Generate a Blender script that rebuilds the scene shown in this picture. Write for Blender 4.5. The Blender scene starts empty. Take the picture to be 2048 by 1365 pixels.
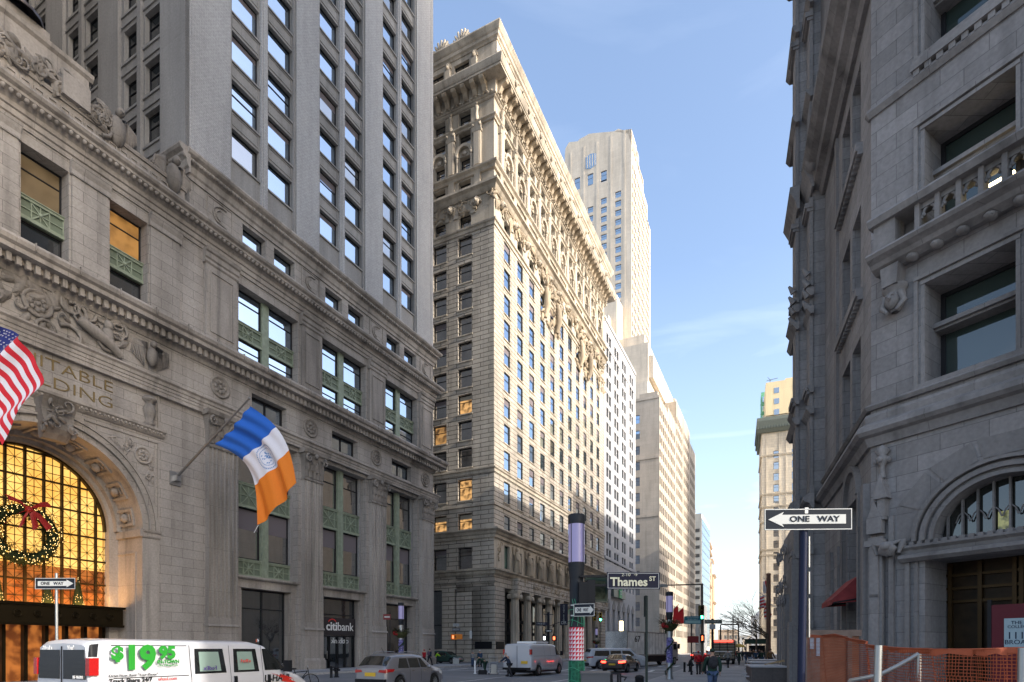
import bpy, bmesh, math, random
from mathutils import Vector, Matrix
random.seed(7)
PI = math.pi
scene = bpy.context.scene
col = scene.collection
F0 = 1130.0; PX0 = 1024.0; PY0 = 1298.0; HC = 1.9

def gp(px, Y, z=0.0):
    """world point on the ray through an image column at depth Y"""
    return (Y * (px - PX0) / F0, Y, z)
def zat(py, Y):
    return HC + (PY0 - py) / F0 * Y

# ---------------------------------------------------------------- materials
MATS = {}
def _mat(name):
    m = bpy.data.materials.new(name); m.use_nodes = True
    nt = m.node_tree; b = nt.nodes['Principled BSDF']
    return m, nt, b
def N(nt, t, **kw):
    n = nt.nodes.new(t)
    for k, v in kw.items():
        if k.startswith('in_'):
            n.inputs[k[3:].replace('_', ' ')].default_value = v
        else:
            setattr(n, k, v)
    return n
def plain(name, c, rough=.6, metal=0., spec=.3, noise=.0, nscale=8., bump=0., coat=0.):
    if name in MATS: return MATS[name]
    m, nt, b = _mat(name)
    b.inputs['Base Color'].default_value = (*c, 1)
    b.inputs['Roughness'].default_value = rough
    b.inputs['Metallic'].default_value = metal
    b.inputs['Specular IOR Level'].default_value = spec if max(c) > .06 or coat else .12
    b.inputs['Coat Weight'].default_value = coat
    b.inputs['Coat Roughness'].default_value = .05
    if noise or bump:
        tc = N(nt, 'ShaderNodeTexCoord')
        nz = N(nt, 'ShaderNodeTexNoise'); nz.inputs['Scale'].default_value = nscale; nz.inputs['Detail'].default_value = 6
        nt.links.new(tc.outputs['Object'], nz.inputs['Vector'])
        if noise:
            mx = N(nt, 'ShaderNodeMixRGB', blend_type='MIX')
            mx.inputs[1].default_value = (*[x * (1 - noise) for x in c], 1)
            mx.inputs[2].default_value = (*[min(1, x * (1 + noise)) for x in c], 1)
            rp = N(nt, 'ShaderNodeValToRGB'); rp.color_ramp.elements[0].position = .35; rp.color_ramp.elements[1].position = .65
            nt.links.new(nz.outputs['Fac'], rp.inputs['Fac'])
            nt.links.new(rp.outputs['Color'], mx.inputs['Fac']); nt.links.new(mx.outputs[0], b.inputs['Base Color'])
        if bump:
            bp = N(nt, 'ShaderNodeBump'); bp.inputs['Strength'].default_value = bump; bp.inputs['Distance'].default_value = .03
            nt.links.new(nz.outputs['Fac'], bp.inputs['Height']); nt.links.new(bp.outputs['Normal'], b.inputs['Normal'])
    MATS[name] = m; return m
def stone(name, c, bw=1.2, bh=.45, mortar=.012, mdark=.45, var=.12, rough=.85, bump=.5, stain=.22, sq=0.5, mbump=.02, tint2=None):
    """ashlar or brick laid in the UV map (metres), with weather staining"""
    if name in MATS: return MATS[name]
    m, nt, b = _mat(name); L = nt.links.new
    uv = N(nt, 'ShaderNodeUVMap'); tc = N(nt, 'ShaderNodeTexCoord')
    br = N(nt, 'ShaderNodeTexBrick')
    br.offset = sq
    br.inputs['Scale'].default_value = 1.0
    br.inputs['Brick Width'].default_value = bw; br.inputs['Row Height'].default_value = bh
    br.inputs['Mortar Size'].default_value = mortar; br.inputs['Mortar Smooth'].default_value = .3
    c2 = tint2 or c
    br.inputs['Color1'].default_value = (*[x * (1 - var) for x in c], 1)
    br.inputs['Color2'].default_value = (*[min(1, x * (1 + var)) for x in c2], 1)
    br.inputs['Mortar'].default_value = (*[x * mdark for x in c], 1)
    L(uv.outputs['UV'], br.inputs['Vector'])
    n1 = N(nt, 'ShaderNodeTexNoise'); n1.inputs['Scale'].default_value = .35; n1.inputs['Detail'].default_value = 8
    n2 = N(nt, 'ShaderNodeTexNoise'); n2.inputs['Scale'].default_value = 9; n2.inputs['Detail'].default_value = 6
    mp = N(nt, 'ShaderNodeMapping'); mp.inputs['Scale'].default_value = (1, 1, .25)
    L(tc.outputs['Object'], mp.inputs['Vector']); L(mp.outputs[0], n1.inputs['Vector']); L(tc.outputs['Object'], n2.inputs['Vector'])
    r1 = N(nt, 'ShaderNodeMapRange'); r1.inputs[1].default_value = .35; r1.inputs[2].default_value = .7
    r1.inputs[3].default_value = 1 + stain * .5; r1.inputs[4].default_value = 1 - stain
    L(n1.outputs['Fac'], r1.inputs[0])
    r2 = N(nt, 'ShaderNodeMapRange'); r2.inputs[1].default_value = .3; r2.inputs[2].default_value = .7
    r2.inputs[3].default_value = .88; r2.inputs[4].default_value = 1.1
    L(n2.outputs['Fac'], r2.inputs[0])
    n3 = N(nt, 'ShaderNodeTexNoise'); n3.inputs['Scale'].default_value = 1.6; n3.inputs['Detail'].default_value = 5
    mp3 = N(nt, 'ShaderNodeMapping'); mp3.inputs['Scale'].default_value = (1, 1, .07); L(tc.outputs['Object'], mp3.inputs['Vector']); L(mp3.outputs[0], n3.inputs['Vector'])
    r3 = N(nt, 'ShaderNodeMapRange'); r3.inputs[1].default_value = .5; r3.inputs[2].default_value = .72; r3.inputs[3].default_value = 1; r3.inputs[4].default_value = 1 - stain * .9
    L(n3.outputs['Fac'], r3.inputs[0])
    m0 = N(nt, 'ShaderNodeMath', operation='MULTIPLY'); L(r1.outputs[0], m0.inputs[0]); L(r3.outputs[0], m0.inputs[1])
    mu = N(nt, 'ShaderNodeMath', operation='MULTIPLY'); L(m0.outputs[0], mu.inputs[0]); L(r2.outputs[0], mu.inputs[1])
    vm = N(nt, 'ShaderNodeVectorMath', operation='SCALE'); L(br.outputs['Color'], vm.inputs[0]); L(mu.outputs[0], vm.inputs['Scale'])
    L(vm.outputs[0], b.inputs['Base Color'])
    b.inputs['Roughness'].default_value = rough; b.inputs['Specular IOR Level'].default_value = .25
    inv = N(nt, 'ShaderNodeMath', operation='MULTIPLY_ADD'); inv.inputs[1].default_value = -1; inv.inputs[2].default_value = 1
    L(br.outputs['Fac'], inv.inputs[0])
    ad = N(nt, 'ShaderNodeMath', operation='MULTIPLY_ADD'); ad.inputs[1].default_value = .35
    L(n2.outputs['Fac'], ad.inputs[0]); L(inv.outputs[0], ad.inputs[2])
    bp = N(nt, 'ShaderNodeBump'); bp.inputs['Strength'].default_value = bump; bp.inputs['Distance'].default_value = mbump
    L(ad.outputs[0], bp.inputs['Height']); L(bp.outputs['Normal'], b.inputs['Normal'])
    MATS[name] = m; return m
def glass(name, dark=(.02, .025, .03), refl=.6, rough=.03, tint=(1, 1, 1)):
    if name in MATS: return MATS[name]
    m = bpy.data.materials.new(name); m.use_nodes = True; nt = m.node_tree; nt.nodes.clear(); L = nt.links.new
    o = N(nt, 'ShaderNodeOutputMaterial'); mx = N(nt, 'ShaderNodeMixShader'); mx.inputs[0].default_value = refl
    d = N(nt, 'ShaderNodeBsdfDiffuse'); d.inputs[0].default_value = (*dark, 1)
    g = N(nt, 'ShaderNodeBsdfGlossy'); g.inputs['Color'].default_value = (*tint, 1); g.inputs['Roughness'].default_value = rough
    tc = N(nt, 'ShaderNodeTexCoord'); nz = N(nt, 'ShaderNodeTexNoise'); nz.inputs['Scale'].default_value = .9
    bp = N(nt, 'ShaderNodeBump'); bp.inputs['Strength'].default_value = .06; bp.inputs['Distance'].default_value = .05
    L(tc.outputs['Object'], nz.inputs['Vector']); L(nz.outputs['Fac'], bp.inputs['Height']); L(bp.outputs['Normal'], g.inputs['Normal'])
    L(d.outputs[0], mx.inputs[1]); L(g.outputs[0], mx.inputs[2]); L(mx.outputs[0], o.inputs[0])
    MATS[name] = m; return m
def emit(name, c, s, noise=0., nscale=2., c2=None):
    if name in MATS: return MATS[name]
    m, nt, b = _mat(name)
    b.inputs['Base Color'].default_value = (*[x * .3 for x in c], 1); b.inputs['Roughness'].default_value = .3
    b.inputs['Emission Color'].default_value = (*c, 1); b.inputs['Emission Strength'].default_value = s
    if noise:
        tc = N(nt, 'ShaderNodeTexCoord'); nz = N(nt, 'ShaderNodeTexNoise'); nz.inputs['Scale'].default_value = nscale; nz.inputs['Detail'].default_value = 3
        mx = N(nt, 'ShaderNodeMixRGB'); mx.inputs[1].default_value = (*c, 1); mx.inputs[2].default_value = (*(c2 or [x * (1 - noise) for x in c]), 1)
        rp = N(nt, 'ShaderNodeMapRange'); rp.inputs[1].default_value = .42; rp.inputs[2].default_value = .6
        nt.links.new(tc.outputs['Object'], nz.inputs['Vector']); nt.links.new(nz.outputs['Fac'], rp.inputs[0])
        nt.links.new(rp.outputs[0], mx.inputs['Fac']); nt.links.new(mx.outputs[0], b.inputs['Emission Color'])
    MATS[name] = m; return m

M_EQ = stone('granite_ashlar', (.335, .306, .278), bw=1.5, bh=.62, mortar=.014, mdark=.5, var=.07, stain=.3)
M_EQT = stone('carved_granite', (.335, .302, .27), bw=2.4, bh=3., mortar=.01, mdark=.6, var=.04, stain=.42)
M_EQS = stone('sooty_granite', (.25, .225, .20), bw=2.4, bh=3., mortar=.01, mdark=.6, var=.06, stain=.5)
M_SUS = stone('sooty_limestone', (.38, .315, .235), bw=1.7, bh=3., mortar=.01, mdark=.6, var=.05, stain=.45)
M_EQB = stone('pale_brick', (.41, .405, .405), bw=.26, bh=.13, mortar=.012, mdark=.66, var=.07, stain=.12, bump=.35, mbump=.008)
M_EQC = stone('spandrel_stone', (.29, .28, .27), bw=2.5, bh=4, mortar=.006, mdark=.6, var=.04, stain=.2)
M_SU = stone('rusticated_limestone', (.455, .405, .34), bw=2.6, bh=.62, mortar=.05, mdark=.30, var=.07, stain=.25, bump=.9, mbump=.08)
M_SUT = stone('carved_limestone', (.455, .40, .325), bw=1.7, bh=3., mortar=.01, mdark=.6, var=.05, stain=.35)
M_WB = stone('white_brick', (.43, .435, .45), bw=.5, bh=.25, mortar=.012, mdark=.8, var=.03, stain=.08)
M_CR = stone('cream_limestone', (.62, .55, .455), bw=2.4, bh=1.1, mortar=.02, mdark=.85, var=.04, stain=.14, bump=.2)
M_CR2 = stone('buff_limestone', (.48, .42, .35), bw=2.4, bh=1.1, mortar=.02, mdark=.85, var=.04, stain=.14, bump=.2)
M_GO = stone('grey_gothic_limestone', (.235, .222, .218), bw=1.15, bh=.48, mortar=.012, mdark=.62, var=.12, stain=.28, bump=.4)
M_GOT = stone('grey_gothic_trim', (.215, .203, .198), bw=2.2, bh=3., mortar=.008, mdark=.6, var=.06, stain=.4)
M_TW = stone('pale_tower_stone', (.60, .53, .42), bw=2., bh=.9, mortar=.04, mdark=.75, var=.05, stain=.16)
M_OR = stone('tan_brick', (.42, .31, .21), bw=.6, bh=.3, mortar=.01, mdark=.8, var=.05, stain=.12)
M_CON = stone('precast_panel', (.58, .57, .53), bw=3, bh=3.8, mortar=.03, mdark=.6, var=.03, stain=.1)
M_GREEN = plain('green_iron', (.25, .29, .215), .5, noise=.12, nscale=3)
M_GREEND = plain('green_iron_dark', (.15, .185, .135), .55)
M_GL = glass('window_glass', refl=.66, tint=(.74, .86, 1))
M_GLK = glass('matte_dark_glass', (.025, .03, .035), refl=.08)
M_GL2 = glass('wavy_window_glass', refl=.48, rough=.06)
M_GLD = glass('dark_window_glass', refl=.22)
M_GLM = glass('office_glass', (.03, .03, .03), refl=.45)
M_GLB = glass('blue_curtain_glass', (.12, .16, .19), refl=.6, tint=(.9, .97, 1))
M_FR = plain('window_frame_bronze', (.022, .022, .024), .5)
M_FRG = plain('window_frame_grey', (.12, .12, .12), .5)
M_BL = plain('window_blind', (.16, .14, .15), .8)
M_BLL = plain('window_blind_pale', (.36, .33, .27), .8)
M_LIT = emit('lit_office', (1., .55, .18), .55, noise=.6, nscale=1.2, c2=(.28, .12, .04))
M_BLK = plain('black_paint', (.012, .013, .016), .4)
M_BLUEBLK = plain('blue_black_post_paint', (.010, .014, .035), .45)
M_STEEL = plain('galvanised_steel', (.32, .32, .32), .35, metal=.8)
M_STEELP = plain('brushed_metal_post', (.30, .31, .31), .4, metal=.7)
M_WHT = plain('white_sheet', (.75, .75, .74), .45)
M_WHTP = plain('white_vehicle_paint', (.43, .44, .47), .3, coat=.7)
M_RED = plain('red_paint', (.45, .02, .02), .45)
M_RUB = plain('tyre_rubber', (.018, .018, .018), .8)
M_GOLD = plain('gilt_letter', (.17, .12, .05), .5)

# ---------------------------------------------------------------- mesh builder
class Fr:
    """a face frame: x along the wall as seen from outside, y into the wall, z up"""
    def __init__(s, ox, oy, dx, dy, oz=0.):
        l = math.hypot(dx, dy); s.o = (ox, oy, oz); s.d = (dx / l, dy / l); s.n = (-dy / l, dx / l)
        s.ang = math.atan2(dy, dx)
    def __call__(s, x, y, z):
        return (s.o[0] + s.d[0] * x + s.n[0] * y, s.o[1] + s.d[1] * x + s.n[1] * y, s.o[2] + z)
    def at(s, x, y=0., z=0., turn=0.):
        p = s(x, y, z); a = s.ang + turn
        return Fr(p[0], p[1], math.cos(a), math.sin(a), p[2])
W = Fr(0, 0, 1, 0)
class MB:
    def __init__(s): s.v = []; s.f = []; s.m = []; s.sm = []
    def face(s, pts, m=0, smooth=False):
        i = len(s.v); s.v += pts; s.f.append(tuple(range(i, i + len(pts)))); s.m.append(m); s.sm.append(smooth)
    def grid(s, rows, m=0, closed=False, smooth=True, flip=False):
        i = len(s.v); n = len(rows[0])
        for r in rows: s.v += list(r)
        for a in range(len(rows) - 1):
            for b in range(n if closed else n - 1):
                q = (i + a * n + b, i + a * n + (b + 1) % n, i + (a + 1) * n + (b + 1) % n, i + (a + 1) * n + b)
                s.f.append(q[::-1] if flip else q); s.m.append(m if not callable(m) else m(a, b)); s.sm.append(smooth)
    def box(s, F, x0, x1, y0, y1, z0, z1, m=0, skip=''):
        i = len(s.v)
        s.v += [F(x, y, z) for z in (z0, z1) for (x, y) in ((x0, y0), (x1, y0), (x1, y1), (x0, y1))]
        fs = {'b': (3, 2, 1, 0), 't': (4, 5, 6, 7), 'f': (0, 1, 5, 4), 'r': (1, 2, 6, 5), 'k': (2, 3, 7, 6), 'l': (3, 0, 4, 7)}
        for k, q in fs.items():
            if k in skip: continue
            s.f.append(tuple(i + a for a in q)); s.m.append(m); s.sm.append(False)
    def prism(s, F, poly, y0, y1, m=0, caps=True):
        """poly in (x,z), counter-clockwise seen from the front (-y)"""
        n = len(poly); i = len(s.v)
        s.v += [F(x, y0, z) for x, z in poly] + [F(x, y1, z) for x, z in poly]
        for a in range(n):
            b = (a + 1) % n
            s.f.append((i + b, i + a, i + n + a, i + n + b)); s.m.append(m); s.sm.append(False)
        if caps:
            s.f.append(tuple(i + a for a in range(n))); s.m.append(m); s.sm.append(False)
            s.f.append(tuple(i + n + a for a in reversed(range(n)))); s.m.append(m); s.sm.append(False)
    def mould(s, F, x0, x1, prof, m=0):
        """profile of (outward, z) swept along x; outward positive = away from the wall"""
        n = len(prof); i = len(s.v)
        s.v += [F(x0, -o, z) for o, z in prof] + [F(x1, -o, z) for o, z in prof]
        for a in range(n):
            b = (a + 1) % n
            s.f.append((i + a, i + n + a, i + n + b, i + b)); s.m.append(m); s.sm.append(False)
        s.f.append(tuple(i + a for a in reversed(range(n)))); s.m.append(m); s.sm.append(False)
        s.f.append(tuple(i + n + a for a in range(n))); s.m.append(m); s.sm.append(False)
    def plan(s, F, poly, z0, z1, m=0):
        """vertical prism of a plan polygon (x,y)"""
        n = len(poly); i = len(s.v)
        s.v += [F(x, y, z0) for x, y in poly] + [F(x, y, z1) for x, y in poly]
        for a in range(n):
            b = (a + 1) % n
            s.f.append((i + a, i + b, i + n + b, i + n + a)); s.m.append(m); s.sm.append(False)
        s.f.append(tuple(i + a for a in reversed(range(n)))); s.m.append(m); s.sm.append(False)
        s.f.append(tuple(i + n + a for a in range(n))); s.m.append(m); s.sm.append(False)
    def lathe(s, F, x, y, z, prof, n=16, m=0, sq=1., smooth=True):
        """profile (r, dz) round a vertical axis"""
        rows = [[F(x + r * math.cos(2 * PI * k / n), y + r * sq * math.sin(2 * PI * k / n), z + h) for k in range(n)] for r, h in prof]
        s.grid(rows, m, closed=True, smooth=smooth)
    def disc(s, F, x, y, z, prof, n=16, m=0):
        """profile (r, outward) round an axis pointing out of the wall"""
        rows = [[F(x + r * math.cos(2 * PI * k / n), y - h, z + r * math.sin(2 * PI * k / n)) for k in range(n)] for r, h in prof]
        s.grid(rows, m, closed=True, smooth=True)
    def tube(s, pts, r, n=6, m=0, caps=True):
        pts = [Vector(p) for p in pts]; rows = []
        rr = r if isinstance(r, (list, tuple)) else [r] * len(pts)
        u = None
        for k, p in enumerate(pts):
            t = (pts[min(k + 1, len(pts) - 1)] - pts[max(k - 1, 0)]).normalized()
            if u is None: u = t.orthogonal().normalized()
            else:
                u = (u - t * u.dot(t)); u = u.normalized() if u.length > 1e-6 else t.orthogonal().normalized()
            w = t.cross(u)
            rows.append([tuple(p + (u * math.cos(2 * PI * a / n) + w * math.sin(2 * PI * a / n)) * rr[k]) for a in range(n)])
        s.grid(rows, m, closed=True)
        if caps:
            s.face(rows[0][::-1], m); s.face(rows[-1], m)
    def ball(s, c, rx, ry=None, rz=None, n=8, k=5, m=0, F=None, jit=0.):
        ry = ry or rx; rz = rz or rx; rows = []
        for a in range(k + 1):
            th = PI * a / k - PI / 2
            row = []
            for b in range(n):
                ph = 2 * PI * b / n; j = 1 + random.uniform(-jit, jit)
                p = (c[0] + rx * j * math.cos(th) * math.cos(ph), c[1] + ry * j * math.cos(th) * math.sin(ph), c[2] + rz * j * math.sin(th))
                row.append(F(*p) if F else p)
            rows.append(row)
        s.grid(rows, m, closed=True)
    def bar(s, p, q, w, h=None, m=0):
        h = h or w; p = Vector(p); q = Vector(q); t = (q - p).normalized()
        u = t.cross(Vector((0, 0, 1))); u = u.normalized() if u.length > 1e-4 else Vector((1, 0, 0)); k = t.cross(u)
        c = [(-1, -1), (1, -1), (1, 1), (-1, 1)]
        A = [tuple(p + u * a * w / 2 + k * b * h / 2) for a, b in c]; B = [tuple(q + u * a * w / 2 + k * b * h / 2) for a, b in c]
        s.grid([A, B], m, closed=True, smooth=False); s.face(A[::-1], m); s.face(B, m)
    def build(s, name, mats, parent=None, origin=None):
        if not isinstance(mats, (list, tuple)): mats = [mats]
        if origin is None: origin = tuple(parent.location) if (parent is not None and parent.type == 'EMPTY') else ((0, 0, 0) if parent is None else BASE[parent.name])
        me = bpy.data.meshes.new(name)
        ox, oy, oz = origin
        me.from_pydata([(p[0] - ox, p[1] - oy, p[2] - oz) for p in s.v], [], s.f)
        for m in mats: me.materials.append(m)
        me.polygons.foreach_set('material_index', s.m); me.polygons.foreach_set('use_smooth', s.sm)
        uvl = me.uv_layers.new(name='UVMap'); buf = [0.0] * (2 * len(me.loops)); V = s.v
        for pi, f in enumerate(s.f):
            nrm = me.polygons[pi].normal; st = me.polygons[pi].loop_start
            if abs(nrm.z) < .75:
                l = math.hypot(nrm.x, nrm.y) or 1; tx, ty = -nrm.y / l, nrm.x / l
                for k, vi in enumerate(f):
                    buf[2 * (st + k)] = V[vi][0] * tx + V[vi][1] * ty; buf[2 * (st + k) + 1] = V[vi][2]
            else:
                for k, vi in enumerate(f):
                    buf[2 * (st + k)] = V[vi][0]; buf[2 * (st + k) + 1] = V[vi][1]
        uvl.data.foreach_set('uv', buf)
        me.update()
        o = bpy.data.objects.new(name, me); col.objects.link(o)
        if parent is not None:
            o.parent = parent
        else:
            o.location = origin
        BASE[o.name] = origin
        return o
BASE = {}
def thing(name, label, cat, loc=(0, 0, 0), group=None):
    o = bpy.data.objects.new(name, None); col.objects.link(o); o.location = loc
    o.empty_display_size = .5
    o['label'] = label; o['category'] = cat
    if group: o['group'] = group
    return o
def tag(o, label, cat, group=None):
    o['label'] = label; o['category'] = cat
    if group: o['group'] = group
    return o
def struct(o): o['kind'] = 'structure'; return o

def facade(mb, F, x0, x1, z0, z1, ops, depth=.5, y=0., m=0, mr=None):
    """a wall sheet with rectangular openings (x0,x1,z0,z1[,depth]) and their reveals"""
    mr = m if mr is None else mr
    xs = sorted(set([x0, x1] + [a for o in ops for a in o[:2] if x0 < a < x1]))
    zs = sorted(set([z0, z1] + [a for o in ops for a in o[2:4] if z0 < a < z1]))
    for zi in range(len(zs) - 1):
        za, zb = zs[zi], zs[zi + 1]; zc = (za + zb) / 2
        rel = [o for o in ops if o[2] < zc < o[3]]
        run = None
        for xi in range(len(xs) - 1):
            xa, xb = xs[xi], xs[xi + 1]; xc = (xa + xb) / 2
            if any(o[0] < xc < o[1] for o in rel):
                if run is not None: mb.face([F(run, y, za), F(xa, y, za), F(xa, y, zb), F(run, y, zb)], m); run = None
            elif run is None: run = xa
        if run is not None: mb.face([F(run, y, za), F(x1, y, za), F(x1, y, zb), F(run, y, zb)], m)
    for o in ops:
        a, b, c, d = o[:4]; D = y + (o[4] if len(o) > 4 else depth)
        mb.face([F(a, y, c), F(a, y, d), F(a, D, d), F(a, D, c)], mr)
        mb.face([F(b, y, d), F(b, y, c), F(b, D, c), F(b, D, d)], mr)
        mb.face([F(a, y, c), F(a, D, c), F(b, D, c), F(b, y, c)], mr)
        mb.face([F(a, y, d), F(b, y, d), F(b, D, d), F(a, D, d)], mr)

# window meshes are cached and shared
WCACHE = {}
def window_mesh(w, h, style='sash', gl=None, fr=None, blind=0., ft=.07):
    """a window unit; origin bottom centre, glass plane at y=.06"""
    gl = gl or M_GL; fr = fr or M_FR
    key = (round(w, 2), round(h, 2), style, gl.name, fr.name, blind, ft)
    if key in WCACHE: return WCACHE[key]
    b = MB(); x = w / 2
    b.face([W(-x, .06, 0), W(x, .06, 0), W(x, .06, h), W(-x, .06, h)], 1)
    b.box(W, -x, -x + ft, 0, .12, 0, h, 0); b.box(W, x - ft, x, 0, .12, 0, h, 0)
    b.box(W, -x + ft, x - ft, 0, .12, 0, ft, 0); b.box(W, -x + ft, x - ft, 0, .12, h - ft, h, 0)
    if style == 'sash': b.box(W, -x + ft, x - ft, .01, .1, h * .62, h * .62 + ft * .7, 0)
    if style == 'double':
        b.box(W, -ft / 2, ft / 2, .01, .1, ft, h - ft, 0)
    if style == 'cross':
        b.box(W, -ft / 2, ft / 2, .01, .1, ft, h - ft, 0)
        b.box(W, -x + ft, -ft / 2, .01, .1, h * .55, h * .55 + ft * .7, 0); b.box(W, ft / 2, x - ft, .01, .1, h * .55, h * .55 + ft * .7, 0)
    if style == 'transom': b.box(W, -x + ft, x - ft, -.02, .1, h * .66, h * .66 + ft * 1.3, 0)
    if blind > 0:
        b.face([W(-x + ft, .052, h * (1 - blind)), W(x - ft, .052, h * (1 - blind)), W(x - ft, .052, h - ft), W(-x + ft, .052, h - ft)], 2)
    me = b.build('window', [fr, gl, M_BLL if 'lit' in gl.name else M_BL], None)
    data = me.data; bpy.data.objects.remove(me)
    WCACHE[key] = data; return data
class Wins:
    """collects the windows of one building: the hundred largest become parts, the rest one part"""
    def __init__(s, parent): s.p = parent; s.l = []
    def add(s, F, x, z, w, h, depth, tilt=True, name='window', label=None, **kw):
        p = F(x, depth - .12, z); s.l.append((p, F.ang, w * h, window_mesh(w, h, **kw), tilt, name, label))
    def finish(s, limit=100):
        bx, by, bz = s.p.location
        def size(r):
            p = r[0]; d2 = max(1, p[0] ** 2 + p[1] ** 2 + (p[2] - HC) ** 2)
            px = PX0 + F0 * p[0] / max(p[1], 1); py = PY0 - F0 * (p[2] - HC) / max(p[1], 1)
            vis = 1 if (-60 < px < 2100 and -80 < py < 1400 and p[1] > 1) else .001
            return -r[2] / d2 * vis
        s.l.sort(key=size)
        rest = s.l[limit:]
        for p, a, ar, me, tilt, nm, lb in s.l[:limit]:
            o = bpy.data.objects.new(nm, me); col.objects.link(o); o.parent = s.p
            o.location = (p[0] - bx, p[1] - by, p[2] - bz); o.rotation_euler = (random.gauss(0, .0035) if tilt else 0, 0, a + (random.gauss(0, .0035) if tilt else 0))
            if lb: o['label'] = lb
        if rest:
            mats = []; b = MB(); smb = []
            for p, a, ar, me, tilt, nm, lb in rest:
                R = Matrix.Rotation(a + (random.gauss(0, .003) if tilt else 0), 3, 'Z'); i = len(b.v)
                b.v += [tuple(R @ v.co + Vector(p)) for v in me.vertices]
                for f in me.polygons:
                    mt = me.materials[f.material_index]
                    if mt not in mats: mats.append(mt)
                    b.f.append(tuple(i + k for k in f.vertices)); b.m.append(mats.index(mt)); b.sm.append(False)
            o = b.build('window_rows', mats, s.p); o['kind'] = 'stuff'

def relief(mb, F, x0, x1, z0, z1, y=0., n=30, r=.2, m=0, out=.15, seed=1):
    """carved foliage and scrollwork standing proud of a wall"""
    R = random.Random(seed)
    for k in range(n):
        x = R.uniform(x0, x1); z = R.uniform(z0, z1); q = r * R.uniform(.5, 1.2)
        if k % 3 == 0:
            a0 = R.uniform(0, 6.28); sg = R.choice((-1, 1)); pts = []; 
            for j in range(9):
                t = j / 8; rr = q * 1.5 * (1 - t * .75); a = a0 + sg * t * 5.5
                pts.append(F(x + rr * math.cos(a), y - out * (.4 + .4 * t), z + rr * math.sin(a)))
            mb.tube(pts, [q * .28 * (1 - .5 * j / 8) for j in range(9)], 5, m)
        else:
            a = R.uniform(0, 3.14); L = q * R.uniform(.9, 1.8); c, s_ = math.cos(a), math.sin(a)
            rows = []
            for i in range(5):
                t = i / 4 * 2 - 1; ww = q * .5 * math.sqrt(max(0, 1 - t * t * .95)); 
                rows.append([F(x + L * t * c - ww * u * s_, y - out * (1 - abs(u) * .8) * math.sqrt(max(.05, 1 - t * t)), z + L * t * s_ + ww * u * c) for u in (-1, -.4, .4, 1)])
            mb.grid(rows, m, smooth=True)
def rosette(mb, F, x, z, r, y=0., m=0):
    mb.disc(F, x, y, z, [(r, 0), (r, .1), (r * .88, .16), (r * .78, .06), (r * .74, .04)], 20, m)
    mb.disc(F, x, y, z, [(r * .74, .04), (0.001, .04)], 20, m)
    for k in range(8):
        a = k * PI / 4; mb.ball((x + r * .45 * math.cos(a), y - .06, z + r * .45 * math.sin(a)), r * .2, .1, r * .2, 6, 4, m, F)
    mb.ball((x, y - .08, z), r * .18, .12, r * .18, 6, 4, m, F)
def text_mesh(txt, size, F, x, y, z, mat, parent=None, ext=.01, name='lettering', align='CENTER', mirror=False, font_shear=0., bold=0., xs=1.):
    """solid lettering on a wall frame"""
    cu = bpy.data.curves.new('t', 'FONT'); cu.body = txt; cu.size = size; cu.align_x = align; cu.align_y = 'CENTER'; cu.extrude = ext; cu.shear = font_shear; cu.offset = bold
    cu.resolution_u = 3
    o = bpy.data.objects.new('t', cu); col.objects.link(o)
    dg = bpy.context.evaluated_depsgraph_get(); me = bpy.data.meshes.new_from_object(o.evaluated_get(dg)); bpy.data.objects.remove(o)
    b = MB(); sg = -1 if mirror else 1
    b.v = [F(x + sg * xs * v.co.x, y - v.co.z, z + v.co.y) for v in me.vertices]
    b.f = [tuple(p.vertices) for p in me.polygons]; b.m = [0] * len(b.f); b.sm = [False] * len(b.f)
    bpy.data.meshes.remove(me)
    return b.build(name, mat, parent)
# ================================================================ the great granite block on the left
CE = (-9.0, 64.5)
E = Fr(CE[0], CE[1], .454, .891)
eq = thing('office_building', 'huge pale granite office block at left with an arched golden entrance and green iron panels', 'building', (CE[0], CE[1], 0))
EX = lambda s: -s
BAYS = [(3.0, 8.4), (11.2, 16.8), (19.5, 25.1)]
PIERS = [(0.35, 2.75), (8.6, 10.9), (17.05, 19.25), (25.4, 27.85)]
AC = 36.9; AR = 4.85; ASZ = 9.5                       # arch centre, radius, springing height
S_END = 56.0
def cell_arch_wall(mb, F, xc, r, zs, x0, x1, z1, y, n=28, m=0):
    """wall from the springing up round a semicircular opening"""
    pts = [(xc + r * math.cos(PI * k / n), zs + r * math.sin(PI * k / n)) for k in range(n + 1)]
    for k in range(n):
        (xa, za), (xb, zb) = pts[k], pts[k + 1]
        mb.face([F(xb, y, zb), F(xa, y, za), F(xa, y, z1), F(xb, y, z1)], m)
    if x1 > xc + r: mb.face([F(xc + r, y, zs), F(x1, y, zs), F(x1, y, z1), F(xc + r, y, z1)], m)
    if x0 < xc - r: mb.face([F(x0, y, zs), F(xc - r, y, zs), F(xc - r, y, z1), F(x0, y, z1)], m)
b = MB()
ops = []
for a, c in BAYS: ops.append((-c, -a, 0, 18.3, .95))
facade(b, E, -29.3, 0, 0, 18.6, ops)
# arch section wall
facade(b, E, -S_END, -AC - AR, 0, 18.6, []); facade(b, E, -AC + AR, -29.3, 0, 18.6, [])
cell_arch_wall(b, E, -AC, AR, ASZ, -AC - AR, -AC + AR, 18.6, 0)
# frieze with its low windows
fo = [(-(a + c) / 2 - 1.65, -(a + c) / 2 + 1.65, 19.85, 21.45, .7) for a, c in BAYS]
facade(b, E, -S_END, 0, 18.6, 23.3, fo)
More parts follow.
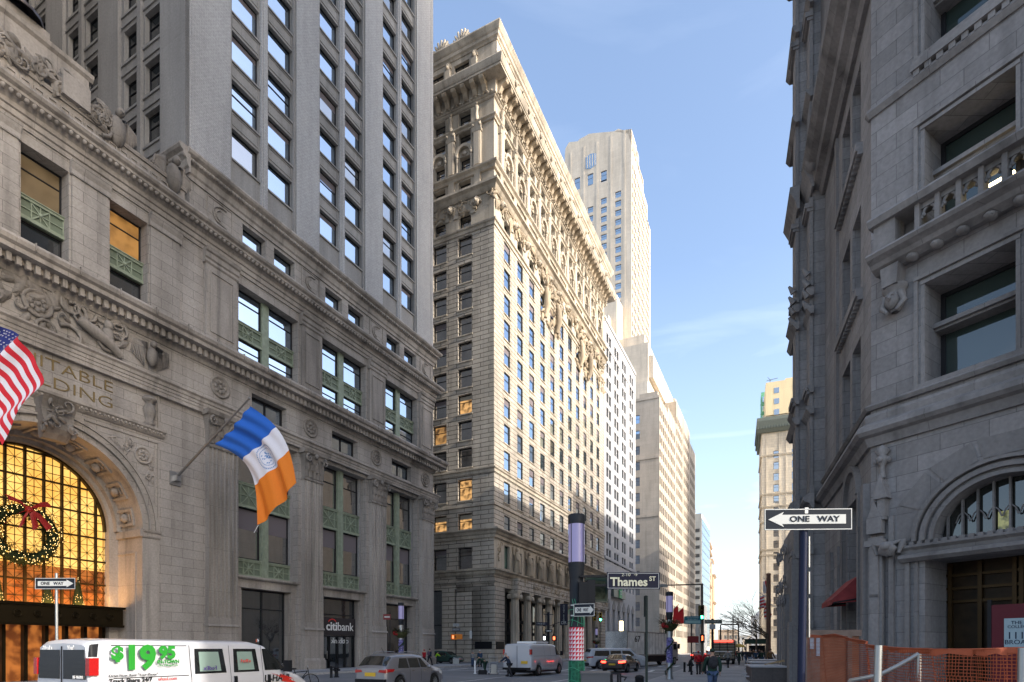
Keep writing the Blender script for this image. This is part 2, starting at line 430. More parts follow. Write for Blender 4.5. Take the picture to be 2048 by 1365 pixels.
# second tier
t2 = [(-c, -a, 23.6, 29.2, .8) for a, c in BAYS] + [(-x - 1.12, -x + 1.12, 23.5, 29.2, .9) for x in (32.8, 37.2, 41.6, 46)]
facade(b, E, -S_END, 0, 23.3, 31.7, t2)
at = []
for a, c in BAYS:
    m_ = (a + c) / 2
    at += [(-m_ - 2.45, -m_ - .4, 32.0, 33.85, .6), (-m_ + .4, -m_ + 2.45, 32.0, 33.85, .6)]
facade(b, E, -29.2, 0, 31.7, 35.6, at)
# south side (narrow side street) and body
SD = Fr(CE[0], CE[1], -.891, .454)   # far..near reversed: outward faces away from the camera
SD = Fr(*E(0, 40, 0)[:2], .891, -.454)  # as seen from the side street, x runs from the back to the corner
b.face([E(0, 0, 0), E(0, 45, 0), E(0, 45, 35.6), E(0, 0, 35.6)], 0)
b.face([E(-S_END, 0, 31.7), E(0, 0, 31.7), E(0, 45, 31.7), E(-S_END, 45, 31.7)], 0)
b.face([E(-S_END, 0, 0), E(-S_END, 45, 0), E(-S_END, 45, 31.7), E(-S_END, 0, 31.7)], 0)
b.face([E(-S_END, 45, 0), E(0, 45, 0), E(0, 45, 35.6), E(-S_END, 45, 35.6)], 0)
b.build('base_wall', M_EQ, eq)
wE = Wins(eq)
# --- tower shaft: piers, recessed bays, spandrels
ZT = 35.6; ZTOP = 104.0; PIT = 3.63; W0 = 37.0
tp = MB()
PX = [(0, 3.1), (8.75, 11.3), (17.15, 19.65), (25.75, 29.2)]
TB = [(3.1, 8.75), (11.3, 17.15), (19.65, 25.75)]
for a, c in PX: tp.face([E(-c, 0, ZT), E(-a, 0, ZT), E(-a, 0, ZTOP), E(-c, 0, ZTOP)], 0)
for a, c in PX[1:3]: pass
for a, c in TB:
    tb = sp = MB()
    for x in (-a, -c): # stepped jamb mouldings
        sg = 1 if x == -a else -1
        tp.box(E, min(x, x - sg * .18), max(x, x - sg * .18), .12, .5, ZT, ZTOP, 1)
        tp.face([E(x, 0, ZT), E(x, .5, ZT), E(x, .5, ZTOP), E(x, 0, ZTOP)], 1)
    m_ = (a + c) / 2; wa = (c - a) / 2 - .18
    op = []
    for k in range(-1, 18):
        zt = W0 + PIT * k; zb = zt - 2.3
        if zb < ZT + .2: continue
        for sg in (-1, 1):
            x0 = -m_ + (.35 if sg > 0 else -wa); x1 = -m_ + (wa if sg > 0 else -.35)
            op.append((x0, x1, zb, zt, .4))
            wE.add(E, (x0 + x1) / 2, zb, x1 - x0, 2.3, .3 + .4, style='sash' if (k * 3 + int(sg)) % 5 == 0 else 'plain', blind=random.choice([0, 0, 0, 0, 0, 0, .2, .3]), gl=random.choice([M_GL, M_GL, M_GL, M_GL, M_GL2]), ft=.09)
            # spandrel inset moulding
            z0s, z1s = zt + .22, zt + PIT - 2.3 - .2
            xa, xb = x0 + .12, x1 - .12
            for (q0, q1, r0, r1) in ((xa, xb, z0s, z0s + .07), (xa, xb, z1s - .07, z1s), (xa, xa + .07, z0s + .07, z1s - .07), (xb - .07, xb, z0s + .07, z1s - .07)):
                sp.box(E, q0, q1, .25, .33, r0, r1, 0)
            sp.box(E, x0 - .02, x1 + .02, .17, .34, zb - .13, zb - .01, 0)
    # bottom row partly hidden by the cornice
    for sg in (-1, 1):
        pass
    facade(tb, E, -c + .18, -a - .18, ZT, ZTOP, op, y=.3)
    tp.box(E, -m_ - .3, -m_ + .3, .1, .31, ZT, ZTOP, 0)
    tp.box(E, -m_ - .12, -m_ + .12, .02, .1, ZT, ZTOP, 0)
    tb.build('shaft_bay', M_EQC, eq)
# corner pier edge trim
for x in (-.45, -28.75): tp.box(E, x, x + .12, -.04, .0, ZT, ZTOP, 0)
# court face going back from the left edge of the shaft
C = Fr(*E(-29.2, 32, 0)[:2], .891, -.454)
cop = []
CW = []
for y0 in (3.2, 11.0, 18.8, 26.6):
    CW += [(y0, y0 + 1.85), (y0 + 2.6, y0 + 4.45)]
CL = 32.0
for k in range(0, 14):
    zt = W0 + PIT * k; zb = zt - 2.3
    for (u0, u1) in CW:
        cop.append((CL - u1, CL - u0, zb, zt, .45)); wE.add(C, CL - (u0 + u1) / 2, zb, u1 - u0, 2.3, .45 + .25, style='sash', gl=M_GLD, ft=.07)
tc_ = MB()
prev = 0.0
for y0 in (3.2, 11.0, 18.8, 26.6):
    tc_.box(C, CL - y0 + .35, CL - prev, 0, .3, 31.7, 90, 0)
    prev = y0 + 4.8
    tc_.box(C, CL - y0 - 2.45, CL - y0 - 2.0, .02, .26, 31.7, 90, 0)
facade(tc_, C, 0, CL, 31.7, 90, cop, y=.25, m=1)
for k in range(0, 14):
    for y0 in (3.2, 11.0, 18.8, 26.6):
        tc_.box(C, CL - y0 - 4.7, CL - y0 + .3, .16, .26, W0 + PIT * k - 2.55, W0 + PIT * k - 2.38, 0)
        tc_.box(C, CL - y0 - 4.7, CL - y0 + .3, .16, .26, W0 + PIT * k + .3, W0 + PIT * k + .42, 0)
tc_.build('court_wall', [M_EQC, M_EQC], eq)
tp.face([E(0, 0, ZT), E(0, 40, ZT), E(0, 40, ZTOP), E(0, 0, ZTOP)], 0)
tp.face([E(-29.2, 0, ZTOP), E(0, 0, ZTOP), E(0, 40, ZTOP), E(-29.2, 40, ZTOP)], 0)
tp.face([E(-29.2, 32, 31), E(0, 32, 31), E(0, 32, ZTOP), E(-29.2, 32, ZTOP)], 0)
tp.face([E(-29.2, 0, 90), E(-29.2, 32, 90), E(-29.2, 32, ZTOP), E(-29.2, 0, ZTOP)], 0)
# back wall and far wing of the court
tp.face([E(-56, 32, 31), E(-29.2, 32, 31), E(-29.2, 32, 90), E(-56, 32, 90)], 0)
tp.box(E, -56, -44.6, 0, 32, 31.8, 90, 0)
tp.build('shaft_pier', [M_EQB, M_EQC], eq)


# --- fluted pilasters with carved capitals
def flute_poly(w, d, n=6, fr=.37):
    pts = [(-w / 2, 0), (-w / 2, -d)]
    step = w / n
    for k in range(n):
        xc = -w / 2 + step * (k + .5); r = step * fr
        for j in range(5):
            a = PI * j / 4; pts.append((xc - r * math.cos(a), -d + r * 1.4 * math.sin(a)))
    pts += [(w / 2, -d), (w / 2, 0)]
    return pts
for i, (a, c) in enumerate(PIERS):
    w = c - a - .1; xm = -(a + c) / 2; b = MB(); Fm = E.at(xm)
    b.box(E, xm - w / 2 - .12, xm + w / 2 + .12, -.62, 0, .0, .9, 0)
    b.mould(E, xm - w / 2 - .08, xm + w / 2 + .08, [(0, .9), (0, 1.1), (.5, 1.1), (.58, .9)], 0)
    b.box(E, xm - w / 2, xm + w / 2, -.46, 0, 1.1, 3.5, 0)
    b.mould(E, xm - w / 2 - .06, xm + w / 2 + .06, [(0, 3.5), (0, 3.66), (.5, 3.66), (.56, 3.5)], 0)
    b.box(E, xm - w / 2, xm + w / 2, -.44, 0, 3.66, 4.1, 0)
    b.plan(Fm, flute_poly(w - .1, .42, 7), 4.1, 16.1, 0)
    b.box(E, xm - w / 2 + .02, xm + w / 2 - .02, -.36, 0, 4.1, 4.2, 0)
    b.build('fluted_pilaster', M_EQT, eq)
    k = MB()
    k.mould(E, xm - w / 2 - .02, xm + w / 2 + .02, [(0, 16.1), (0, 16.3), (.46, 16.3), (.5, 16.2), (.46, 16.1)], 0)
    rows = []
    for t, (o, e) in enumerate(((.4, 0), (.42, .02), (.5, .08), (.66, .2))):
        rows.append([E(xm - w / 2 + .06 - e, 0, 16.3 + t * .65), E(xm - w / 2 + .06 - e, -o, 16.3 + t * .65), E(xm + w / 2 - .06 + e, -o, 16.3 + t * .65), E(xm + w / 2 - .06 + e, 0, 16.3 + t * .65)])
    k.grid(rows, 0, smooth=False)
    k.mould(E, xm - w / 2 - .3, xm + w / 2 + .3, [(0, 18.25), (0, 18.6), (.86, 18.6), (.8, 18.35), (.7, 18.25)], 0)
    for row, (zz, n_, oo) in enumerate(((16.75, 5, .5), (17.3, 4, .58))):       # two ranks of acanthus
        for j in range(n_):
            xx = xm + (j - (n_ - 1) / 2) * w / n_
            pr = []
            for q in range(6):
                t = q / 5; ww = w / n_ * .5 * math.sin(PI * min(1, .25 + t * .75)) * (1 if t < .9 else .6)
                o = oo + .02 + .26 * t ** 3
                z_ = zz - .4 + t * .75 - (.14 if q == 5 else 0)
                pr.append([E(xx - ww, -o + .06, z_), E(xx, -o - .05, z_), E(xx + ww, -o + .06, z_)])
            k.grid(pr, 0)
    for sg in (-1, 1):                                                    # volutes
        pts = []
        for q in range(12):
            t = q / 11; rr = .34 * (1 - .8 * t); a_ = (PI / 2 + t * 8)
            pts.append(E(xm + sg * (w / 2 - .18 - rr * math.cos(a_) * .9), -.78 - .1 * t, 17.85 + rr * math.sin(a_)))
        k.tube(pts, [.1 - .05 * q / 11 for q in range(12)], 5, 0)
    k.ball((xm, -.75, 18.2), .22, .12, .22, 8, 5, 0, E); relief(k, E, xm - w / 2 + .2, xm + w / 2 - .2, 17.4, 18.1, -.6, 8, .18, 0, .14, i)
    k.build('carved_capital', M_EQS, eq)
    # upper tier pier: inset panel and cap
    p = MB(); w2 = w + .1
    p.box(E, xm - w2 / 2, xm + w2 / 2, -.24, 0, 23.3, 29.0, 0)
    p.box(E, xm - w2 / 2 - .08, xm + w2 / 2 + .08, -.32, 0, 23.3, 23.9, 0)
    fx0, fx1 = xm - w2 / 2 + .3, xm + w2 / 2 - .3
    for q in ((fx0, fx1, 24.3, 24.38), (fx0, fx1, 28.5, 28.58), (fx0, fx0 + .08, 24.38, 28.5), (fx1 - .08, fx1, 24.38, 28.5)):
        p.box(E, q[0], q[1], -.31, -.24, q[2], q[3], 0)
    p.mould(E, xm - w2 / 2 - .12, xm + w2 / 2 + .12, [(0, 29.0), (0, 30.0), (.58, 30.0), (.52, 29.8), (.4, 29.72), (.4, 29.4), (.3, 29.3), (.34, 29.1), (.26, 29.0)], 0)
    p.build('upper_pilaster', M_EQT, eq)
    # medallion above each pilaster
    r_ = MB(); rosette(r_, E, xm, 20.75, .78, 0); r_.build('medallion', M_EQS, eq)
    # attic panel with a hook-shaped fret
    c_ = MB()
    px0, px1 = xm - 1.0, xm + 1.0
    for q in ((px0, px1, 32.05, 32.12), (px0, px1, 33.95, 34.02), (px0, px0 + .07, 32.12, 33.95), (px1 - .07, px1, 32.12, 33.95)):
        c_.box(E, q[0], q[1], -.06, 0, q[2], q[3], 0)
    pts = [E(xm + .5, -.05, 33.75), E(xm - .05, -.05, 33.75)] + [E(xm + .05 + .6 * math.cos(a), -.05, 33.1 + .6 * math.sin(a)) for a in [PI * (.55 + .1 * j) for j in range(9)]] + [E(xm + .5, -.05, 32.5), E(xm + .5, -.05, 32.2)]
    c_.tube(pts, .055, 5, 0)
    pts = [E(xm + .05 + .36 * math.cos(a), -.05, 33.1 + .36 * math.sin(a)) for a in [PI * (.5 + .1 * j) for j in range(11)]]
    c_.tube(pts, .045, 5, 0)
    c_.build('fret_panel', M_EQT, eq)
# --- horizontal mouldings
m1 = MB()
def both(mb, prof, s0, s1):
    o = max(p[0] for p in prof)
    mb.mould(E, -s1, 0, prof)
    # mitred return round the corner along the side street
    n = len(prof); i = len(mb.v)
    mb.v += [E(0, -q, z) for q, z in prof] + [E(q, -q, z) for q, z in prof] + [E(q, 30, z) for q, z in prof]
    for blk in (0, 1):
        for a in range(n):
            c = (a + 1) % n
            mb.f.append((i + blk * n + a, i + (blk + 1) * n + a, i + (blk + 1) * n + c, i + blk * n + c)); mb.m.append(0); mb.sm.append(False)
both(m1, [(0, 18.6), (0, 19.4), (.62, 19.4), (.62, 19.3), (.5, 19.2), (.46, 19.02), (.4, 18.98), (.38, 18.8), (.34, 18.78), (.34, 18.6)], 0, S_END)
m1.build('architrave', M_EQT, eq)
m1 = MB()
both(m1, [(0, 21.85), (0, 23.3), (1.25, 23.3), (1.3, 23.15), (1.22, 22.95), (1.05, 22.85), (1.05, 22.6), (.5, 22.55), (.5, 22.3), (.22, 22.3), (.16, 22.05), (.08, 21.85)], 0, S_END)
dn = m1
x = -S_END
while x < .3: dn.box(E, x, x + .22, -.72, -.5, 22.1, 22.54); x += .42
y = .2
while y < 10: dn.box(E, .5, .72, y, y + .22, 22.1, 22.54); y += .42
x = -S_END + 1
while x < .9: dn.box(E, x, x + .05, -1.33, -1.0, 22.98, 23.36); x += 2.1
m1.build('lower_cornice', M_EQT, eq)
m1 = MB()
both(m1, [(0, 29.9), (0, 31.7), (.95, 31.7), (1.0, 31.55), (.92, 31.4), (.75, 31.3), (.75, 31.15), (.45, 31.0), (.3, 30.8), (.3, 30.55), (.2, 30.5), (.2, 30.2), (.1, 30.15), (.1, 29.9)], 0, S_END)
x = -S_END
while x < .6: m1.ball((x, -.66, 31.02), .12, .16, .13, 6, 4, 0, E); x += .34
m1.build('middle_cornice', M_EQT, eq)
m1 = MB()
prof = [(0, 34.1), (0, 35.7), (.75, 35.7), (.8, 35.55), (.72, 35.4), (.5, 35.25), (.5, 35.1), (.28, 34.9), (.2, 34.5), (.1, 34.4), (.1, 34.1)]
m1.mould(E, -29.4, 0, prof)
n = len(prof); i = len(m1.v)
m1.v += [E(0, -q, z) for q, z in prof] + [E(q, -q, z) for q, z in prof] + [E(q, 30, z) for q, z in prof]
for blk in (0, 1):
    for a in range(n):
        c = (a + 1) % n; m1.f.append((i + blk * n + a, i + (blk + 1) * n + a, i + (blk + 1) * n + c, i + blk * n + c)); m1.m.append(0); m1.sm.append(False)
m1.mould(Fr(*E(-29.2, 32, 0)[:2], .891, -.454), 0, 32.6, prof)
x = -29.6
while x < .5: m1.ball((x, -.5, 35.08), .1, .14, .12, 6, 4, 0, E); x += .3
m1.build('upper_cornice', M_EQT, eq)

# --- bay infill
XST = []
def star_panel(mb, F, x0, x1, z0, z1, y):
    """iron panel: rails top and bottom, crossed bars with a small square"""
    mb.box(F, x0, x1, y - .02, y + .12, z0, z1, 1)
    mb.box(F, x0, x1, y - .14, y - .02, z0, z0 + .2, 0); mb.box(F, x0, x1, y - .14, y - .02, z1 - .2, z1, 0)
    mb.box(F, x0, x1, y - .2, y - .02, z1 - .06, z1, 0)
    zc = (z0 + z1) / 2; xc = (x0 + x1) / 2; h = (z1 - z0) / 2 - .2; 
    q = .06
    mb.box(F, x0, x1, y - .085, y - .02, zc - q / 2, zc + q / 2, 0)
    for xx in (x0 + .03, xc - h * .95, xc, xc + h * .95, x1 - .03): mb.box(F, xx - q / 2, xx + q / 2, y - .095, y - .02, z0 + .2, z1 - .2, 0)
    for sg in (-1, 1):
        mb.bar(F(xc - h * .95, y - .07, zc - sg * h), F(xc + h * .95, y - .07, zc + sg * h), .07, .07, 0)
    mb.disc(F, xc, y - .1, zc, [(.12, 0), (.1, .05), (.001, .06)], 8, 0)
for bi, (a, c) in enumerate(BAYS):
    x0, x1 = -c, -a; xm = (x0 + x1) / 2; y = .85
    g = MB()
    # stone lintel and jambs of the shopfront
    g.box(E, x0, x1, .25, .94, 6.55, 7.2, 0); g.mould(E, x0 - .12, x1 + .12, [(-.3, 7.2), (-.3, 7.42), (.12, 7.42), (.12, 7.3), (.0, 7.2)], 0)
    for q in ((x0, x0 + .45), (x1 - .45, x1)): g.box(E, q[0], q[1], .3, .94, 0, 6.55, 0)
    for q in ((x0 + .45, x0 + .6), (x1 - .6, x1 - .45)): g.box(E, q[0], q[1], .45, .94, 0, 6.4, 0)
    g.box(E, x0 + .6, x1 - .6, .4, .94, 0, .7 if bi != 1 else .02, 0)
    g.build('shopfront_surround', M_EQT, eq)
    s_ = MB()
    gx0, gx1 = x0 + .6, x1 - .6
    zb = .7 if bi != 1 else .012
    s_.face([E(gx0, 1.02, zb), E(gx1, 1.02, zb), E(gx1, 1.02, 6.5), E(gx0, 1.02, 6.5)], 1)
    for q in (gx0, (gx0 + gx1) / 2 - .03 if bi == 2 else gx0 + .01, gx1 - .08): s_.box(E, q, q + .08, .92, 1.0, zb, 6.5, 0)
    s_.box(E, gx0, gx1, .92, 1.0, 6.42, 6.5, 0); s_.box(E, gx0, gx1, .92, 1.0, 5.0, 5.07, 0)
    shop = s_.build('shopfront', [M_FR, M_GLD], eq)
    if bi == 1:
        d = MB()
        d.box(E, gx0, gx1, .82, .98, 3.15, 4.75, 0)
        d.build('sign_band', plain('dark_grey_fascia', (.045, .04, .042), .45), shop)
        text_mesh('citi', 1.12, E, xm - .86, .80, 3.93, M_WHT, shop, .02, 'sign_lettering', bold=.018, xs=1.05)
        text_mesh('bank', 1.12, E, xm + .88, .80, 3.93, M_WHT, shop, .02, 'sign_lettering', bold=-.004, xs=.98)
        arc = MB(); arc.tube([E(xm - .86 + .5 * math.cos(t) + .05, .79, 4.22 + .38 * math.sin(t)) for t in [PI * (.12 + .076 * j) for j in range(11)]], [.02 + .03 * math.sin(PI * j / 10) for j in range(11)], 5)
        arc.build('sign_arc', plain('sign_red', (.75, .03, .03), .4), shop)
        d = MB()
        for q in (gx0 + .05, gx0 + 1.1, xm - .05, xm + .9, gx1 - .15): d.box(E, q, q + .09, .86, .98, 0, 3.1, 0)
        for zz in (.05, 3.0): d.box(E, gx0, gx1, .86, .98, zz, zz + .1, 0)
        d.box(E, gx0 + .75, gx0 + .8, .78, .84, 1.0, 1.7, 1)
        d.build('glazed_door', [M_BLK, M_STEEL], shop)
        text_mesh('citibank', .72, E, xm + .3, .93, 2.62, M_WHT, shop, .01, 'door_lettering', mirror=True)
    if bi == 2:
        d = MB(); d.box(E, gx0, gx0 + 3.3, 1.04, 1.06, .7, 2.6, 0); d.build('shop_screen', plain('teal_screen', (.02, .14, .22), .4), shop)
    if bi == 0:
        d = MB(); d.box(E, gx0 + .05, gx0 + .8, .99, 1.01, .9, 3.3, 0); d.build('window_poster', plain('turquoise_poster', (.05, .35, .42), .5, noise=.6, nscale=6), shop)
    # green iron
    mu = MB()
    mu.box(E, xm - .32, xm + .32, y - .3, y + .1, 7.42, 18.3, 0); mu.box(E, xm - .12, xm + .12, y - .36, y - .3, 7.42, 18.3, 0)
    mu.box(E, xm - .32, xm + .32, y - .35, y - .0, 23.6, 29.2, 0)
    for q in (x0, x1 - .3): mu.box(E, q, q + .3, y - .25, y + .1, 7.42, 18.3, 1)
    mu.build('iron_mullion', [M_GREEN, M_EQC], eq)
    for (z0, z1) in ((7.42, 8.8), (12.75, 14.65), (25.45, 26.75)):
        for (p0, p1) in ((x0 + .3, xm - .32), (xm + .32, x1 - .3)) if z0 < 20 else ((x0, xm - .32), (xm + .32, x1)):
            q = MB(); star_panel(q, E, p0, p1, z0, z1, y - .12 if z0 < 20 else y - .2); q.build('iron_panel', [M_GREEN, M_GREEND], eq)
    for (z0, z1, gl, bl) in ((8.8, 12.75, M_GLM, .42), (14.65, 18.3, M_GLM, 0)):
        for (p0, p1) in ((x0 + .3, xm - .32), (xm + .32, x1 - .3)): wE.add(E, (p0 + p1) / 2, z0, p1 - p0, z1 - z0, .95, style='sash' if bl == 0 else 'plain', gl=gl, blind=bl, ft=.12)
    for (z0, z1) in ((23.6, 25.45), (26.75, 29.2)):
        for (p0, p1) in ((x0, xm - .32), (xm + .32, x1)): wE.add(E, (p0 + p1) / 2, z0, p1 - p0, z1 - z0, .8, style='sash', ft=.1)
    wE.add(E, xm, 19.85, 3.3, 1.6, .7, style='double', ft=.16, gl=M_GL)
    for sg in (-1, 1): wE.add(E, xm + sg * 1.425, 32.0, 2.05, 1.85, .6, style='plain', ft=.08)
# windows over the arch
warm = emit('warm_curtain', (1., .5, .14), .11, noise=.6, nscale=1.5)
for i, x in enumerate((32.8, 37.2, 41.6, 46)):
    wE.add(E, -x, 23.5, 2.24, 1.95, .9, style='plain', gl=M_GLD, ft=.1)
    wE.add(E, -x, 26.75, 2.24, 2.45, .9, style='sash', gl=(warm, emit('dim_brown_room', (.5, .36, .2), .05, noise=.7, nscale=1.2))[i] if i in (0, 1) else M_GLD, ft=.1)
    q = MB(); star_panel(q, E, -x - 1.12, -x + 1.12, 25.45, 26.75, .62); q.build('iron_panel', [M_GREEN, M_GREEND], eq)
for x in (30.6, 35.0, 39.4, 43.8):
    q = MB(); q.box(E, -x - .95, -x + .95, -.1, 0, 23.3, 29.1, 0)
    q.mould(E, -x - 1.05, -x + 1.05, [(0, 29.1), (0, 29.9), (.4, 29.9), (.3, 29.6), (.2, 29.4), (.2, 29.1)], 0)
    q.build('plain_pilaster', M_EQ, eq)
wE.finish(100)

# --- entrance arch: reveal, coffers, archivolt, glazing
q = MB(); DP = 3.3; nseg = 32
x0a, x1a = -AC - AR, -AC + AR
def arcp(r, t, y): return E(-AC + r * math.cos(t), y, ASZ + r * math.sin(t))
ts = [PI * k / nseg for k in range(nseg + 1)]
q.grid([[arcp(AR, t, 0) for t in ts], [arcp(AR, t, DP) for t in ts]], 0)
for x, sg in ((x0a, 1), (x1a, -1)):
    q.face([E(x, 0, 0), E(x, DP, 0), E(x, DP, ASZ), E(x, 0, ASZ)], 0)
    xi = x + sg * .06
    for (u0, u1, v0, v1) in ((.6, 2.7, 1.2, 1.28), (.6, 2.7, 8.0, 8.08), (.6, .68, 1.28, 8.0), (2.62, 2.7, 1.28, 8.0)): q.box(E, min(x, xi), max(x, xi), u0, u1, v0, v1, 0)
    q.box(E, min(x, x + sg * .14), max(x, x + sg * .14), -.1, DP, ASZ - .45, ASZ, 0)
q.build('arch_reveal', M_EQT, eq)
q = MB()
for k in range(9):                       # coffers: raised frames round carved bosses
    t0, t1 = PI * (k + .18) / 9, PI * (k + .82) / 9
    for (u0, u1, a, c) in ((.7, .85, t0, t1), (2.3, 2.45, t0, t1), (.85, 2.3, t0, t0 + .035), (.85, 2.3, t1 - .035, t1), (1.05, 1.15, t0 + .07, t1 - .07), (2.0, 2.1, t0 + .07, t1 - .07)):
        rows = [[arcp(AR - h, a + (c - a) * j / 4, u) for j in range(5)] for (u, h) in ((u0, 0), (u0, .12), (u1, .12), (u1, 0))]
        q.grid(rows, 0, smooth=False)
    tm = (t0 + t1) / 2
    cpt = arcp(AR - .08, tm, 1.58); q.ball(cpt, .28, .28, .28, 8, 5, 0, None, .25)
for off, ww, hh in ((.0, .18, .12), (.42, .1, .2), (.85, .16, .1)):    # archivolt rings on the face
    rows = [[arcp(AR + off + a_, t, y_) for t in ts] for (a_, y_) in ((0, 0), (0, -hh), (ww, -hh), (ww, 0))]
    q.grid(rows, 0, smooth=False)
for x, sg in ((x0a, -1), (x1a, 1)):
    q.mould(E, min(x, x + sg * 1.1), max(x, x + sg * 1.1), [(0, ASZ - .5), (0, ASZ), (.3, ASZ), (.26, ASZ - .12), (.16, ASZ - .2), (.16, ASZ - .4), (.1, ASZ - .5)], 0)
    q.box(E, min(x, x + sg * 1.0), max(x, x + sg * 1.0), -.06, 0, 0, ASZ - .5, 0)
rows = [[arcp(AR - .55, t, y_) for t in ts] for y_ in (2.6, 3.3)]; q.grid(rows, 0)
rows = [[arcp(r_, t, 2.6) for t in ts] for r_ in (AR - .55, AR)]; q.grid(rows, 0)
rows = [[arcp(AR - .3, t, y_) for t in ts] for y_ in (2.2, 2.6)]; q.grid(rows, 0)
rows = [[arcp(r_, t, 2.2) for t in ts] for r_ in (AR - .3, AR)]; q.grid(rows, 0)
for x, sg in ((x0a, 1), (x1a, -1)): q.box(E, min(x, x + sg * .55), max(x, x + sg * .55), 2.6, 3.3, 0, ASZ, 0)
q.build('archivolt', M_EQT, eq)
# glazed screen
RW = AR - .55; yg = 3.05
gb = emit('golden_glass', (1., .60, .16), .50, noise=.3, nscale=.6, c2=(.85, .42, .08))
ga = emit('amber_lobby_glass', (.75, .24, .05), .22, noise=.8, nscale=1.6, c2=(.12, .03, .01))
q = MB(); zt_ = 6.9
pts = [E(-AC - RW, yg + .1, zt_), E(-AC + RW, yg + .1, zt_)] + [E(-AC + RW * math.cos(t), yg + .1, ASZ + RW * math.sin(t)) for t in ts]
q.face(pts, 0)
q.face([E(-AC - RW, yg + .1, 4.4), E(-AC + RW, yg + .1, 4.4), E(-AC + RW, yg + .1, zt_), E(-AC - RW, yg + .1, zt_)], 1)
q.face([E(-AC - RW, yg + .4, 0), E(-AC + RW, yg + .4, 0), E(-AC + RW, yg + .4, 4.4), E(-AC - RW, yg + .4, 4.4)], 1)
q.build('arched_glazing', [gb, ga], eq)
q = MB(); br_ = .05; cw = .93
def zmax(x): return ASZ + math.sqrt(max(0, RW * RW - x * x))
x = -RW
cols = [k * cw for k in range(-4, 5)]
for k, x in enumerate(cols): q.box(E, -AC + x - .06, -AC + x + .06, yg - .1, yg + .08, 4.4, zmax(x), 0)
for k in range(-9, 10):
    x = k * cw / 2
    if abs(x) < RW and k % 2: q.box(E, -AC + x - .01, -AC + x + .01, yg, yg + .06, 4.4, zmax(x), 0)
z = 4.5; row = 0
while z < ASZ + RW:
    half = RW if z < ASZ else math.sqrt(max(0, RW * RW - (z - ASZ) ** 2))
    th = .05 if row % 3 == 0 else .012
    q.box(E, -AC - half, -AC + half, yg - .02 - (.04 if row % 3 == 0 else 0), yg + .07, z - th, z + th, 0)
    z += .5; row += 1
z = 4.5
while z < ASZ + RW:
    for k in range(-5, 5):
        xa = k * cw; xb = xa + cw
        if z + 1.0 <= max(zmax(xa), 0) + .05 and z + 1. <= zmax(xb) + .05 and abs(xa) < RW + .1 and abs(xb) < RW + .1 or z + 1 < ASZ:
            xa_, xb_ = max(xa, -RW), min(xb, RW)
            q.bar(E(-AC + xa_, yg + .03, z), E(-AC + xb_, yg + .03, z + 1), .02, .02); q.bar(E(-AC + xa_, yg + .03, z + 1), E(-AC + xb_, yg + .03, z), .02, .02)
    z += 1.0
for k in range(25):
    pass
rows = [[E(-AC + r_ * math.cos(t), y_, ASZ + r_ * math.sin(t)) for t in ts] for (r_, y_) in ((RW, yg + .1), (RW, yg - .15), (RW - .12, yg - .15), (RW - .12, yg + .1))]
q.grid(rows, 0, smooth=False)
q.build('glazing_grille', plain('bronze_grille', (.05, .032, .012), .45, metal=.4), eq)
q = MB()
q.box(E, -AC - RW - .3, -AC + RW + .3, 1.6, 3.3, 3.35, 4.4, 0); q.mould(E, -AC - RW - .4, -AC + RW + .4, [(-1.8, 4.4), (-1.8, 4.55), (-1.45, 4.55), (-1.5, 4.4)], 0)
q.mould(E, -AC - RW - .35, -AC + RW + .35, [(-1.8, 3.25), (-1.8, 3.4), (-1.5, 3.4), (-1.55, 3.25)], 0)
for k in range(-4, 5): q.box(E, -AC + k * 1.03 - .09, -AC + k * 1.03 + .09, 2.9, 3.3, 0, 3.35, 0)
for k in range(-4, 5): rosette(q, E, -AC + k * .95, 3.9, .2, 1.6)
up = MB(); up.box(E, -AC - RW + .2, -AC + RW - .2, 1.95, 2.35, 4.41, 4.46, 0); up.build('ledge_uplight', emit('uplight_glow', (1., .50, .15), 16), eq)
q.build('bronze_transom', plain('dark_bronze', (.022, .016, .008), .4, metal=.5), eq)
# spandrel panels, keystone, lettering, carved frieze
q = MB()
for sg in (-1, 1):
    xe = -AC + sg * 5.9
    for o_ in (0, .22):
        q.box(E, min(xe, xe - sg * .08) - sg * o_ * 1, max(xe, xe - sg * .08) - sg * o_ * 1, -.07, 0, 11.2 if o_ else .2, 15.3 - o_, 0)
    q.box(E, min(-AC + sg * 1.6, xe), max(-AC + sg * 1.6, xe), -.07, 0, 15.25, 15.33, 0)
    rosette(q, E, -AC + sg * 4.9, 14.2, .55, 0)
    relief(q, E, min(-AC + sg * 3.0, -AC + sg * 4.4), max(-AC + sg * 3.0, -AC + sg * 4.4), 14.1, 14.9, 0, 14, .2, 0, .12, 5 + sg)
    relief(q, E, -AC + sg * 5.3 - .25, -AC + sg * 5.3 + .25, 12.6, 13.8, 0, 10, .18, 0, .12, 8 + sg)
q.build('spandrel_carving', M_EQT, eq)
q = MB()
q.mould(E, -AC - 6.2, -AC + 6.2, [(0, 15.65), (0, 16.15), (.42, 16.15), (.4, 16.0), (.25, 15.9), (.2, 15.75), (.08, 15.65)], 0)
x = -AC - 6.1
while x < -AC + 6.1: q.ball((x, -.27, 15.86), .09, .1, .09, 6, 4, 0, E); x += .24
q.mould(E, -S_END, -28.0, [(0, 18.35), (0, 18.6), (.3, 18.6), (.3, 18.35)], 0)
for x in (31.05, 42.75): q.box(E, -x - .05, -x + .05, -.09, 0, 16.15, 18.35, 0)
q.build('inscription_ledge', M_EQT, eq)
q = MB()                                   # console keystone
rows = []
